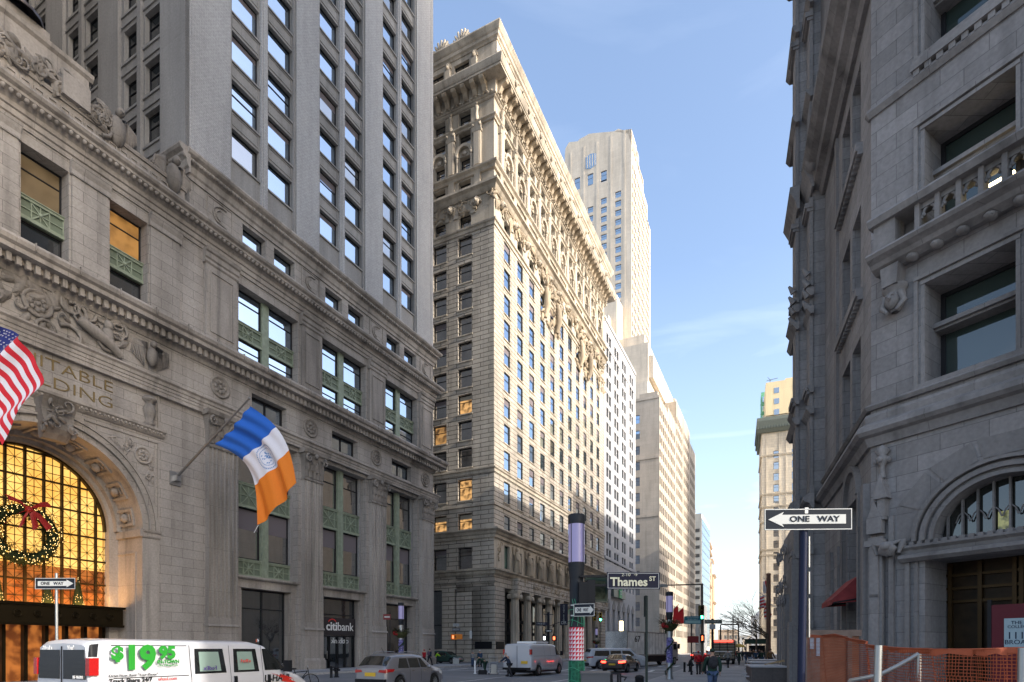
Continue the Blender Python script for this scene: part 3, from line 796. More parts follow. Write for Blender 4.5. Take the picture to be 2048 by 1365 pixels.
for k in range(9):
    t = k / 8; z_ = 13.5 + 2.1 * t; o = .35 + .75 * t + .2 * math.sin(t * PI * 2)
    rows.append([E(-AC - .6 - .25 * t, 0, z_), E(-AC - .6 - .25 * t, -o, z_), E(-AC, -o - .15, z_), E(-AC + .6 + .25 * t, -o, z_), E(-AC + .6 + .25 * t, 0, z_)])
q.grid(rows, 0, smooth=False); q.face(rows[-1], 0); q.face(rows[0][::-1], 0)
for sg in (-1, 1):
    q.tube([E(-AC + sg * .72 + .0, -.75 - .3 * math.cos(a) * (1 - j / 16), 13.95 + .35 * math.sin(a) * (1 - j / 16)) for j, a in enumerate([x * .7 for x in range(11)])], .09, 5)
relief(q, E, -AC - .6, -AC + .6, 14.0, 15.5, -1.0, 16, .22, 0, .25, 4)
q.build('keystone_console', M_EQS, eq)
for x in (30.9 + .75, 42.9 - .75):                    # carved urns
    q = MB(); q.lathe(E, -x, -.12, 16.2, [(.28, 0), (.34, .15), (.2, .3), (.3, .6), (.4, 1.0), (.26, 1.3), (.2, 1.45), (.42, 1.6), (.44, 1.7), (.3, 1.85), (.001, 1.95)], 12, 0)
    q.build('carved_urn', M_EQS, eq)
text_mesh('EQUITABLE', .92, E, -AC, -.02, 17.75, M_GOLD, eq, .02, 'inscription', xs=1.36, bold=-.012)
text_mesh('BUILDING', .92, E, -AC + .3, -.02, 16.78, M_GOLD, eq, .02, 'inscription', xs=1.4, bold=-.012)
q = MB()
relief(q, E, -44, -33.3, 19.6, 21.7, 0, 90, .42, 0, .3, 21)
for x, r_ in ((37.6, .75), (43, .75)): rosette(q, E, -x, 20.8, r_, -.05)
for sg in (0,):                                      # reclining figure and an eagle
    q.tube([E(-33.4, -.25, 19.8), E(-34.2, -.35, 20.3), E(-35, -.35, 20.6), E(-35.7, -.3, 20.9)], [.22, .3, .34, .26], 7); q.ball((-34.2, -.4, 21.25), .26, .26, .3, 8, 6, 0, E)
    q.tube([E(-34.2, -.3, 21.0), E(-34.2, -.3, 20.4)], [.3, .34], 7)
    for k in range(9):
        for w_ in (-1, 1):
            q.tube([E(-31.6 + w_ * .3, -.2, 20.9), E(-31.6 + w_ * (.35 + .09 * k), -.25, 21.4 - .02 * k), E(-31.6 + w_ * (.4 + .1 * k), -.15, 19.9 + .08 * k)], [.08, .1, .03], 5)
    q.ball((-31.6, -.35, 20.6), .34, .3, .62, 8, 6, 0, E); q.ball((-31.6, -.5, 21.35), .2, .22, .22, 8, 6, 0, E)
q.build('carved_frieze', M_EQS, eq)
# --- parapet over the entrance, with fret band, eagles and central block
q = MB()
q.box(E, -S_END, -29.3, -.1, .5, 31.7, 32.9, 0); q.mould(E, -S_END, -29.3, [(-.5, 32.9), (-.5, 33.1), (.25, 33.1), (.2, 32.9)], 0)
x = -44.0
while x < -29.8:
    for (u0, u1, v0, v1) in ((0, .08, 0, .6), (.08, .5, .52, .6), (.42, .5, .14, .52), (.2, .42, .14, .22)): q.box(E, x + u0, x + u1, -.16, -.1, 32.0 + v0, 32.0 + v1, 0)
    x += .62
q.box(E, -40.0, -35.0, .1, 1.8, 33.1, 35.4, 0); q.mould(E, -40.2, -34.8, [(-2, 35.4), (-2, 35.75), (.1, 35.75), (.05, 35.55), (-.1, 35.4)], 0)
q.box(E, -39.2, -36.9, .2, 1.6, 35.75, 36.4, 0)
q.box(E, -36.6, -35.2, -.5, .1, 33.1, 34.4, 0)
q.build('entrance_parapet', M_EQT, eq)
q = MB(); relief(q, E, -42, -34, 33.0, 34.3, -.1, 90, .38, 0, .4, 31); q.build('carved_garland', M_EQS, eq)
def eagle(mb, x, z, s):
    mb.ball((x, -.15, z + .7 * s), .4 * s, .36 * s, .75 * s, 8, 6, 0, E); mb.ball((x + .05, -.4, z + 1.55 * s), .2 * s, .26 * s, .22 * s, 8, 6, 0, E)
    mb.tube([E(x + .05, -.6, z + 1.55 * s), E(x + .05, -.78, z + 1.42 * s)], [.09 * s, .02], 5)
    for w_ in (-1, 1):
        for k in range(8):
            mb.tube([E(x + w_ * .25 * s, 0, z + 1.3 * s), E(x + w_ * (.4 + .07 * k) * s, -.05, z + (1.55 - .05 * k) * s), E(x + w_ * (.42 + .08 * k) * s, 0, z + (.1 + .1 * k) * s)], [.09 * s, .1 * s, .03 * s], 5)
for e_ in ((-33.6, 32.6, 1.25), (-30.1, 32.3, 1.3)):
    q = MB(); eagle(q, *e_); q.build('carved_eagle', M_EQS, eq)
q = MB()
q.lathe(E, -38.2, .7, 36.4, [(1.1, 0), (1.15, .12), (.95, .3), (.5, .45), (.42, .6), (.42, .95), (.36, 1.0), (.16, 1.05)], 14, 0)
q.build('flagpole_base', plain('dark_bronze_collar', (.13, .115, .12), .4, metal=.6), eq)
fp = MB(); fp.lathe(E, -38.2, .7, 37.4, [(.15, 0), (.13, 6), (.08, 12), (.001, 12.1)], 10, 0)
tag(fp.build('flagpole', M_WHT, None, E(-38.2, .7, 37.4)), 'white flagpole rising from the carved block above the arched entrance', 'flagpole')

# --- wreath in the arch
wr = thing('christmas_wreath', 'large evergreen wreath studded with lights and a red bow, hung in the golden arch', 'wreath', E(-AC + .35, 2.2, 9.0))
wx, wz, wy = -AC - .35, 8.45, 2.3
q = MB(); R_ = random.Random(3)
for k in range(4200):
    a = R_.uniform(0, 2 * PI); rr = 1.42 + R_.gauss(0, .22); yy = wy + R_.gauss(0, .17)
    p = Vector(E(wx + rr * math.cos(a), yy, wz + rr * math.sin(a)))
    d = Vector((R_.gauss(0, 1), R_.gauss(0, 1), R_.gauss(0, 1))).normalized() * .22; u = d.cross(Vector((R_.gauss(0, 1), R_.gauss(0, 1), 1))).normalized() * .03
    q.face([tuple(p - u), tuple(p + u), tuple(p + d)], 0)
q.tube([E(wx + 1.42 * math.cos(a), wy, wz + 1.42 * math.sin(a)) for a in [2 * PI * k / 24 for k in range(25)]], .3, 8, 0)
q.build('evergreen_ring', plain('wreath_green', (.016, .024, .01), .8), wr)
q = MB()
for k in range(240):
    a = R_.uniform(0, 2 * PI); rr = 1.42 + R_.gauss(0, .2); q.ball(E(wx + rr * math.cos(a), wy - .4 + R_.gauss(0, .05), wz + rr * math.sin(a)), .022, n=4, k=3)
o = q.build('fairy_lights', emit('fairy_light', (1, .66, .25), 1.5), wr); o['kind'] = 'stuff'
q = MB()
for k in range(10):
    a = 2 * PI * k / 10 + .3; q.ball(E(wx + 1.42 * math.cos(a), wy - .2, wz + 1.42 * math.sin(a)), .12, n=8, k=6)
q.build('baubles', plain('gold_bauble', (.5, .33, .06), .25, metal=.8), wr)
q = MB()
for sg in (-1, 1):
    for (tx, tz) in ((1.0, .5), (1.0, -.9), (.35, -1.0)):
        w_ = .26; pts0 = []
        rows = []
        for j in range(6):
            t = j / 5; xx = wx + sg * tx * t; zz = wz + 1.35 + tz * t + .12 * math.sin(t * PI); ww = w_ * (.35 + .9 * t)
            rows.append([E(xx - ww * .5 * tz, wy - .6 - .1 * math.sin(t * 5), zz + ww * .5), E(xx, wy - .66, zz), E(xx + ww * .5 * tz, wy - .6, zz - ww * .5)])
        q.grid(rows, 0)
q.ball(E(wx, wy - .6, wz + 1.35), .2, n=8, k=6)
bow = plain('red_ribbon', (.25, .012, .012), .5)
q.build('ribbon_bow', bow, wr)
# small lit trees seen through the lobby glass
for i, (s_, h_) in enumerate(((38.3, 1.7), (35.9, 1.4), (34.3, 1.8))):
    q = MB(); q.lathe(E, -s_, 2.75, 4.56, [(.32, 0), (.25, h_ * .3), (.15, h_ * .65), (.001, h_)], 10, 0)
    for k in range(45):
        t = R_.random(); a = R_.uniform(PI, 2 * PI); rr = .34 * (1 - t); q.ball(E(-s_ + rr * math.cos(a), 2.75 + rr * math.sin(a), 4.56 + h_ * t), .018, n=4, k=3, m=1)
    tag(q.build('lit_christmas_tree', [plain('wreath_green', (.03, .055, .02)), emit('fairy_light', (1, .66, .25), 1.5)], None, E(-s_, 2.75, 4.56)),
        ['small lit fir tree on the bronze ledge at the left of the arch', 'small lit fir tree on the bronze ledge, middle one of three', 'taller lit fir tree on the bronze ledge nearest the right jamb of the arch'][i], 'christmas tree', 'lit fir trees in the entrance arch')

# ---------------------------------------------------------------- flags on poles
def flagpole_arm(base, tip, label, plate=True):
    t = thing('angled_flagpole', label, 'flagpole', base)
    q = MB(); q.tube([base, tip], [.09, .05], 10); q.ball(tip, .09, n=8, k=6); q.build('pole', plain('grey_pole', (.22, .22, .22), .4, metal=.6), t)
    if plate:
        q = MB(); x_, y_ = 0, 0
        Fp = E.at(0); sx = -((base[0] - CE[0]) ** 2 + (base[1] - CE[1]) ** 2) ** .5
        q.box(E, sx - .38, sx + .38, -.08, 0, base[2] - .52, base[2] + .38, 0); q.box(E, sx - .16, sx + .16, -.4, -.08, base[2] - .25, base[2] + .1, 0)
        q.build('wall_plate', M_STEEL, t)
    return t
pb = E(-29.9, -.1, 13.35)
nout = (.891, -.454)
ptip = (pb[0] + nout[0] * 7.2, pb[1] + nout[1] * 7.2, 17.2)
flagpole_arm(pb, ptip, 'grey flagpole angled up from a square steel plate on the granite pier')
def pix(px, py, Y): return Vector(((px - PX0) / F0 * Y, Y, zat(py, Y)))
def cloth(corners, n, mfun, sag, waves, thick=.012):
    """corners: hoist top, hoist bottom, fly top, fly bottom; rows run hoist to fly"""
    HT, HB, FT, FB = [Vector(c) for c in corners]; rows = []
    nrm = (FT - HT).cross(HB - HT).normalized()
    nu, nv = n
    for i in range(nu + 1):
        u = i / nu; row = []
        for j in range(nv + 1):
            v = j / nv; p = (HT * (1 - u) + FT * u) * (1 - v) + (HB * (1 - u) + FB * u) * v
            p = p + sag(u, v) + nrm * waves(u, v); row.append(p)
        rows.append(row)
    q = MB(); q.grid([[tuple(p) for p in r] for r in rows], mfun, smooth=True)
    q.grid([[tuple(p + nrm * thick) for p in r] for r in rows], mfun, smooth=True, flip=True)
    return q, rows, nrm
Yt = ptip[1]
fabric = lambda nm, c: plain(nm, c, .75, noise=.05, nscale=30)
m_bl, m_wh, m_or = fabric('flag_blue', (.02, .12, .5)), fabric('flag_white', (.68, .68, .74)), fabric('flag_orange', (.72, .2, .02))
c_ = [pix(498, 812, Yt), pix(432, 889, Yt + 1.1), pix(592, 966, Yt + .3), pix(517, 1050, Yt + 1.2)]
q, rows, nn = cloth(c_, (60, 30), lambda a, b_: 0 if a < 22 else (1 if a < 40 else 2),
    lambda u, v: Vector((.55 * math.sin(PI * u) * (1 - v) + .1 * math.sin(PI * v) - .95 * math.sin(PI * u) * v * 0 + .62 * math.sin(PI * u * 1.) * v, 0, .5 * math.sin(PI * u) * (1 - v) - .1 * math.sin(PI * v) + (.95 * math.sin(PI * u) * v if u < 1 else 0))),
    lambda u, v: .22 * math.sin(v * 13 + u * 3) * (.25 + .75 * u) + .12 * math.sin(v * 23 + 1 + u * 5) * (1 - u * .4))
f1 = thing('city_flag', 'blue, white and orange vertical striped flag hanging from the angled pole', 'flag', tuple(c_[0]))
q.build('flag_cloth', [m_bl, m_wh, m_or], f1)
q = MB()                                     # blue seal: rings of small strokes on the white stripe
def fs(u, v):
    i = min(59, int(u * 60)); j = min(29, int(v * 30)); fu = u * 60 - i; fv = v * 30 - j
    p = (rows[i][j] * (1 - fu) + rows[i + 1][j] * fu) * (1 - fv) + (rows[i][j + 1] * (1 - fu) + rows[i + 1][j + 1] * fu) * fv
    return p
for sgn in (1, -1):
    off = nn * (.02 if sgn > 0 else -.008)
    for k in range(40):
        a = 2 * PI * k / 40
        for r0, r1 in ((.135, .12), (.10, .09)):
            P = [fs(.517 + r * math.cos(b_), .5 + r * 1.35 * math.sin(b_)) + off for r, b_ in ((r0, a), (r1, a), (r1, a + .09), (r0, a + .09))]
            q.face([tuple(p) for p in P])
    for k in range(26):
        a = R_.uniform(0, 6.28); r = R_.uniform(.0, .07); du = .012
        P = [fs(.517 + r * math.cos(a) + dx, .5 + r * 1.3 * math.sin(a) + dy) + off for dx, dy in ((0, 0), (du, .01), (du, .03), (0, .025))]
        q.face([tuple(p) for p in P])
q.build('flag_seal', plain('seal_blue', (.12, .25, .5), .8), f1)
q = MB(); q.tube([tuple(c_[3]), pix(508, 1066, Yt + 1.2)], .02, 5); q.build('halyard', M_WHT, f1)
# stars and stripes, mostly outside the frame
Y2 = 24.5
c2 = [pix(-8, 650, Y2), pix(-95, 760, Y2 + .6), pix(80, 765, Y2), pix(8, 892, Y2 + .5)]
m_r, m_w, m_b = fabric('flag_red', (.55, .02, .035)), fabric('flag_white', (.68, .68, .74)), fabric('flag_navy', (.02, .03, .16))
def stripes(a, b_):
    st = int(b_ / 2)
    if a < 20 and st < 7: return 2
    return 0 if st % 2 == 0 else 1
q, rows2, n2_ = cloth(c2, (50, 26), stripes, lambda u, v: Vector((.25 * math.sin(PI * u), 0, .55 * math.sin(PI * u) * (1 - v * .6))), lambda u, v: .2 * math.sin(u * 9 + v * 3) + .08 * math.sin(u * 21 + v * 7))
f2 = thing('striped_flag', 'red and white striped flag with a blue canton hanging at the left edge', 'flag', tuple(c2[0]))
q.build('flag_cloth', [m_r, m_w, m_b], f2)
q = MB()
for i in range(11):
    for j in range(9):
        if (i + j) % 2: continue
        p = rows2[min(19, 1 + int(i * 1.7))][min(13, 1 + int(j * 1.45))]
        for off in (n2_ * .03, n2_ * -.015):
            pts = []
            ax = (rows2[1][0] - rows2[0][0]).normalized(); ay = (rows2[0][1] - rows2[0][0]).normalized()
            for k in range(10):
                r = .055 if k % 2 == 0 else .024; a = 2 * PI * k / 10; pts.append(tuple(p + off + ax * r * math.cos(a) + ay * r * math.sin(a)))
            q.face(pts)
q.build('flag_stars', m_w, f2)
b2 = E(-44, -.1, 15.0); flagpole_arm(b2, tuple(Vector(c2[0]) + Vector((.0, .0, .15))), 'angled flagpole carrying the striped flag at the left edge', False)
# ================================================================ ornate limestone tower across the side street
CS = (-2.46, 77.3)
S = Fr(CS[0], CS[1], .4318, .902)
SL = 52.8; ND = 26.0
SN = Fr(*S(0, ND, 0)[:2], .902, -.4318)
su = thing('limestone_tower', 'tall tan limestone office tower with a deep bracketed cornice, carved figures and a ground-floor colonnade', 'building', (CS[0], CS[1], 0))
wS = Wins(su)
ROWS = [16.1, 20.9, 25.7, 30.1, 33.9, 37.6, 41.3, 45.0, 48.7, 52.3, 56.0, 59.8]
lit = [emit('lit_office_amber', (1., .55, .2), .3, noise=.8, nscale=1.4, c2=(.10, .05, .02)), emit('lit_office_dim', (.8, .42, .14), .22, noise=.7, nscale=1., c2=(.05, .03, .02))]
fx = [4.1 + 4.42 * k for k in range(11)]
nu_ = [4.6, 8.75, 12.9, 17.0, 21.1]
def ring(mb, prof, s1=SL, n1=ND, m=0, ext=0):
    """mitred moulding round the visible corner: north face and street front"""
    n = len(prof); i = len(mb.v)
    for (fx_, fy) in ((lambda q: -q, lambda q: n1), (lambda q: -q, lambda q: -q), (lambda q: s1 + ext * q, lambda q: -q), (lambda q: s1 + ext * q, lambda q: 8)):
        mb.v += [S(fx_(q), fy(q), z) for q, z in prof]
    for blk in range(3 if ext else 2):
        for a in range(n):
            c = (a + 1) % n; mb.f.append((i + blk * n + a, i + (blk + 1) * n + a, i + (blk + 1) * n + c, i + blk * n + c)); mb.m.append(m); mb.sm.append(False)
    if not ext: mb.f.append(tuple(i + 2 * n + a for a in range(n))); mb.m.append(m); mb.sm.append(False)
# walls
b = MB(); fo = []; no = []
for r, zt in enumerate(ROWS[0:]):
    h = 2.75 if r > 2 else 3.0
    for k, x in enumerate(fx):
        if r == 0: continue
        fo.append((x - 1.0, x + 1.0, zt - h, zt, .24))
        wS.add(S, x, zt - h, 2.0, h, .24, style='sash', gl=M_GL if random.random() < .93 else M_GLD, blind=random.choice([0, 0, 0, .3, .45]), ft=.11)
        q_ = b
    for k, u in enumerate(nu_):
        no.append((ND - u - 1.12, ND - u + 1.12, zt - h, zt, .5))
        g = M_GLM
        lb = None
        if r in (1, 2) and k in (0, 1): g = lit[0]
        if (r, k) in ((2, 1), (4, 1), (5, 0)): g = lit[1] if (r, k) != (5, 0) else lit[0]
        if (r, k) == (2, 1): g = M_GLM
        wS.add(SN, ND - u, zt - h, 2.24, h, .5, style='sash', gl=g, blind=random.choice([0, .25, .3]) if g in lit or random.random() < .5 else 0, ft=.12)
# frieze, short and arched rows
UP = [(60.7, 63.0, 1.0), (65.8, 67.5, 1.0), (68.6, 71.0, .85), (72.6, 74.5, 1.0), (75.7, 78.0, 1.0)]
for (z0, z1, hw) in UP:
    for x in fx: fo.append((x - hw, x + hw, z0, z1, .7)); wS.add(S, x, z0, 2 * hw, z1 - z0, .7, style='sash', ft=.1)
    for u in nu_: no.append((ND - u - hw, ND - u + hw, z0, z1, .7)); wS.add(SN, ND - u, z0, 2 * hw, z1 - z0, .7, style='sash', gl=M_GLM, ft=.1)
facade(b, S, 0, SL, 18.2, 60.3, [o for o in fo if o[3] < 60.3])
facade(b, SN, 0, ND, 11.5, 60.3, [o for o in no if o[3] < 60.3])
b.face([S(SL, 0, 0), S(SL, 26, 0), S(SL, 26, 86), S(SL, 0, 86)]); b.face([S(0, ND, 0), S(SL, ND, 0), S(SL, ND, 86), S(0, ND, 86)])
b.face([S(0, 0, 86), S(SL, 0, 86), S(SL, ND, 86), S(0, ND, 86)])
sw_ = b
b = MB()
facade(b, S, 0, SL, 60.3, 80.5, [o for o in fo if o[2] > 60.3]); facade(b, SN, 0, ND, 60.3, 80.5, [o for o in no if o[2] > 60.3])
for F_, L_ in ((S, SL), (SN, ND)): b.face([F_(0, 0, 80.5), F_(L_, 0, 80.5), F_(L_, 0, 86), F_(0, 0, 86)])
b.build('crown_wall', M_SUT, su)
b = sw_
for zt in ROWS[1:]:                           # sills and flat lintels
    h = 2.75
    for x in fx: b.box(S, x - 1.15, x + 1.15, -.14, .1, zt - (3.0 if zt < 26 else h) - .16, zt - (3.0 if zt < 26 else h), 1)
for zt in ROWS:
    hh = 3.0 if zt < 26 else 2.75
    for u in nu_: b.box(SN, ND - u - 1.25, ND - u + 1.25, -.14, .1, zt - hh - .16, zt - hh, 1)
b.build('shaft_wall', [M_SU, M_SUT], su)
# horizontal bands
b = MB()
ring(b, [(0, 60.0), (0, 60.7), (.45, 60.7), (.4, 60.5), (.2, 60.4), (.15, 60.0)])
ring(b, [(0, 64.7), (0, 65.7), (1.0, 65.7), (1.0, 65.4), (.6, 65.2), (.4, 64.9), (.2, 64.7)])
ring(b, [(0, 67.7), (0, 68.4), (.75, 68.4), (.72, 68.2), (.4, 68.0), (.3, 67.7)])
ring(b, [(0, 74.6), (0, 75.3), (.5, 75.3), (.5, 75.1), (.25, 74.9), (.2, 74.6)])
ring(b, [(0, 26.2), (0, 26.9), (.3, 26.9), (.3, 26.75), (.12, 26.6), (.12, 26.2)])
ring(b, [(0, 21.7), (0, 22.0), (.18, 22.0), (.18, 21.7)])
b.build('string_course', M_SUT, su)
b = MB()
ring(b, [(0, 78.6), (0, 79.7), (.5, 79.7), (.45, 79.4), (.3, 79.3), (.25, 78.9), (.1, 78.6)], ext=1)
ring(b, [(0, 79.7), (0, 82.0), (.6, 82.0), (.5, 79.7)], ext=1)
ring(b, [(0, 82.0), (0, 83.4), (2.3, 83.4), (2.35, 83.2), (2.2, 82.6), (2.1, 82.35), (2.0, 82.3), (2.0, 82.0)], ext=1)
cb = b
b = MB()
def along(mb, step, fn, x0=0, f=SL, n=ND):
    x = x0
    while x < f: fn(S, x); x += step
    x = n - x0 - step * .5
    while x > 0: fn(SN, x); x -= step
def brk(F_, x):
    b = MB()
    p = [(-.5, 82.0), (-.5, 80.2), (-.62, 80.0), (-.85, 80.05), (-1.0, 80.4), (-1.2, 80.9), (-1.5, 81.1), (-1.85, 81.3), (-1.95, 81.6), (-1.9, 82.0)]
    n = len(p); i = len(b.v)
    b.v += [F_(x - .32, q, z) for q, z in p] + [F_(x + .32, q, z) for q, z in p]
    for a in range(n):
        c = (a + 1) % n; b.f.append((i + a, i + n + a, i + n + c, i + c)); b.m.append(0); b.sm.append(False)
    b.f.append(tuple(i + a for a in reversed(range(n)))); b.m.append(0); b.sm.append(False)
    b.f.append(tuple(i + n + a for a in range(n))); b.m.append(0); b.sm.append(False)
    b.build('cornice_bracket', M_SUS, su)
along(b, 1.47, brk, .3)
b = cb
along(b, .6, lambda F_, x: b.box(F_, x, x + .3, -.75, -.5, 79.75, 80.1, 0), .0)
along(b, .55, lambda F_, x: b.box(F_, x, x + .27, -.42, -.2, 64.95, 65.2, 0), .0)
b.build('main_cornice', M_SUT, su)
# attic with its own windows and cresting
b = MB(); ao = [(x - 1.0, x + 1.0, 83.6, 85.0, .5) for x in fx]; an = [(ND - u - 1.2, ND - u + 1.2, 83.6, 85.0, .5) for u in nu_]
SA = S.at(0, -.9); 
facade(b, S, -.9, SL + .9, 83.4, 86, ao, y=-.9); 
SNA = Fr(*S(-.9, ND, 0)[:2], .902, -.4318)
facade(b, SNA, 0, ND + .9, 83.4, 86, an)
b.face([S(SL + .9, -.9, 83.4), S(SL + .9, 8, 83.4), S(SL + .9, 8, 86), S(SL + .9, -.9, 86)])
for x in fx: wS.add(S, x, 83.6, 2.0, 1.4, -.4, style='double', ft=.12)
for u in nu_: wS.add(SNA, ND - u, 83.6, 2.4, 1.4, .5, style='double', ft=.14, gl=M_GLM)
ring(b, [(0, 85.4), (0, 87.7), (1.75, 87.7), (1.8, 87.4), (1.5, 86.6), (1.35, 86.4), (1.3, 85.9), (1.1, 85.7), (1.0, 85.4)], ext=1)
def lion(F_, x, z, y=-.9, s=1.):
    b.ball((x, y - .2 * s, z), .32 * s, .4 * s, .42 * s, 8, 6, 0, F_, .12); b.ball((x, y - .55 * s, z - .12 * s), .16 * s, .2 * s, .16 * s, 6, 5, 0, F_)
    for k in range(7): a = PI * k / 6; b.ball((x + .4 * s * math.cos(a), y - .1, z + .38 * s * math.sin(a)), .15 * s, .2 * s, .15 * s, 6, 4, 0, F_)
for k in range(12): lion(S, fx[0] - 2.2 + 4.42 * k, 84.9); b.box(S, fx[0] - 2.6 + 4.42 * k, fx[0] - 1.8 + 4.42 * k, -1.3, -.9, 83.4, 84.6, 0)
for u in (2.5, 6.7, 10.8, 15): lion(SNA, ND - u, 84.9, 0); b.box(SNA, ND - u - .4, ND - u + .4, -.4, 0, 83.4, 84.6, 0)
for k in range(11):
    b.ball((2.2 + 4.42 * k, -2.35, 83.0), .35, .25, .4, 8, 5, 0, S, .15)
b.build('attic_parapet', M_SUT, su)
b = MB()
for k in range(7):                                # palmettes along the side parapet
    u = 4.6 + k * 3.3; c = SNA
    for j in range(9):
        a = PI * (.08 + .84 * j / 8); L = 1.5 + .45 * math.sin(PI * j / 8)
        p0 = (ND - u + .25 * math.cos(a), 87.7); p1 = (ND - u + L * math.cos(a) * .9, 87.7 + L * math.sin(a) + .2)
        b.tube([SNA(p0[0], 0, p0[1]), SNA((p0[0] + p1[0]) / 2, 0, (p0[1] + p1[1]) / 2), SNA(p1[0], 0, p1[1])], [.12, .24, .16], 6)
    b.box(SNA, ND - u - .9, ND - u + .9, -.15, .15, 87.7, 88.1, 0)
b.build('palmette_cresting', M_SUT, su)
# order of the crown: pilasters, arched aedicules, carved heads
b = MB()
def pil(F_, x):
    b.box(F_, x - .55, x + .55, -.4, 0, 68.4, 73.6, 0); b.box(F_, x - .4, x + .4, -.48, -.4, 68.8, 73.3, 0)
    b.mould(F_, x - .7, x + .7, [(0, 73.4), (0, 74.6), (.75, 74.6), (.6, 74.2), (.5, 73.6), (.45, 73.4)], 0)
    for s_ in (-1, 1): b.ball((x + s_ * .5, -.6, 74.2), .22, .2, .26, 6, 5, 0, F_)
    b.box(F_, x - .45, x + .45, -.3, 0, 65.7, 67.7, 0)
    # caryatid-like figure between the frieze windows
    b.tube([F_(x, -.3, 75.3), F_(x, -.42, 76.2), F_(x, -.35, 76.9), F_(x, -.4, 77.5)], [.32, .26, .2, .34], 7); b.ball((x, -.45, 78.0), .22, .22, .27, 7, 5, 0, F_)
    lion(F_, x, 63.8, -.1, 1.25)
for k in range(12): pil(S, fx[0] - 2.21 + 4.42 * k)
for u in (2.5, 6.7, 10.8, 15, 19): pil(SN, ND - u)
def aed(F_, x):
    for s_ in (-1, 1):
        b.lathe(F_, x + s_ * 1.15, -.22, 68.4, [(.2, 0), (.17, .1), (.15, 1.9), (.22, 2.1), (.24, 2.3)], 8, 0)
        b.ball((x + s_ * 1.15, -.3, 71.0), .28, .28, .3, 7, 5, 0, F_)
    rows = [[F_(x + r * math.cos(PI * j / 10), y_, 71.15 + r * math.sin(PI * j / 10)) for j in range(11)] for r, y_ in ((.95, 0), (.95, -.45), (1.3, -.5), (1.35, 0))]
    b.grid(rows, 0, smooth=False); b.ball((x, -.1, 71.4), .45, .15, .3, 8, 5, 0, F_)
    # frames of the windows above, and the arch heads of the row below
    for (z0, z1, hw) in ((72.6, 74.5, 1.0), (75.7, 78.0, 1.0), (65.8, 67.5, 1.0)):
        for q in ((x - hw - .18, x - hw, z0, z1), (x + hw, x + hw + .18, z0, z1), (x - hw - .18, x + hw + .18, z1, z1 + .18)): b.box(F_, q[0], q[1], -.1, 0, q[2], q[3], 0)
    for j in range(7):
        a0, a1 = PI * (j + .06) / 7, PI * (j + .94) / 7
        rows = [[F_(x + r * math.cos(a), y_, 62.5 + r * .95 * math.sin(a)) for a in (a0, a1)] for r, y_ in ((1.0, 0), (1.0, -.14), (1.75, -.2), (1.75, 0))]
        b.grid(rows, 0, smooth=False)
    for s_ in (-1, 1):                                     # spandrel infill makes the head round
        pts = [(x + s_ * 1.0, 63.02), (x + s_ * 1.0, 62.0)] + [(x + s_ * 1.0 * math.cos(PI / 2 * j / 6), 62.0 + 1.0 * math.sin(PI / 2 * j / 6)) for j in range(1, 7)]
        b.face([F_(p[0], .05, p[1]) for p in pts], 0)
for x in fx: aed(S, x)
for u in nu_: aed(SN, ND - u)
b.build('crown_order', M_SUT, su)
b = MB()
for (xa, xb, za, zb, n_, sd) in ((16, 24.5, 56.2, 63.5, 60, 2), (34, 42, 56.2, 63.5, 50, 3), (0, SL, 63.0, 64.6, 120, 5), (47, SL, 58, 64, 20, 9)):
    relief(b, S, xa, xb, za, zb, -.05, n_, .62, 0, .55, sd)
relief(b, SN, 0, ND, 63.0, 64.5, -.05, 60, .5, 0, .45, 6)
for x0 in (17.5, 22.8, 35.5, 40.8):                        # draped figures flanking the oval windows
    for k, (dx, z) in enumerate(((0, 57.5), (.2, 59.2), (.1, 60.8), (0, 61.8))): pass
    b_ = b; b = MB(); b.tube([S(x0, -.4, 56.4), S(x0 + .2, -.7, 58.2), S(x0, -.8, 60.0), S(x0, -.6, 61.2)], [.35, .6, .5, .35], 8); b.ball((x0, -.75, 61.9), .3, .3, .38, 8, 6, 0, S)
    b.tube([S(x0, -.7, 61.0), S(x0 + .8, -.9, 60.5), S(x0 + 1.1, -.8, 61.6)], [.2, .17, .13], 6); b.build('carved_figure', M_SUS, su); b = b_
b.build('carved_foliage', M_SUS, su)
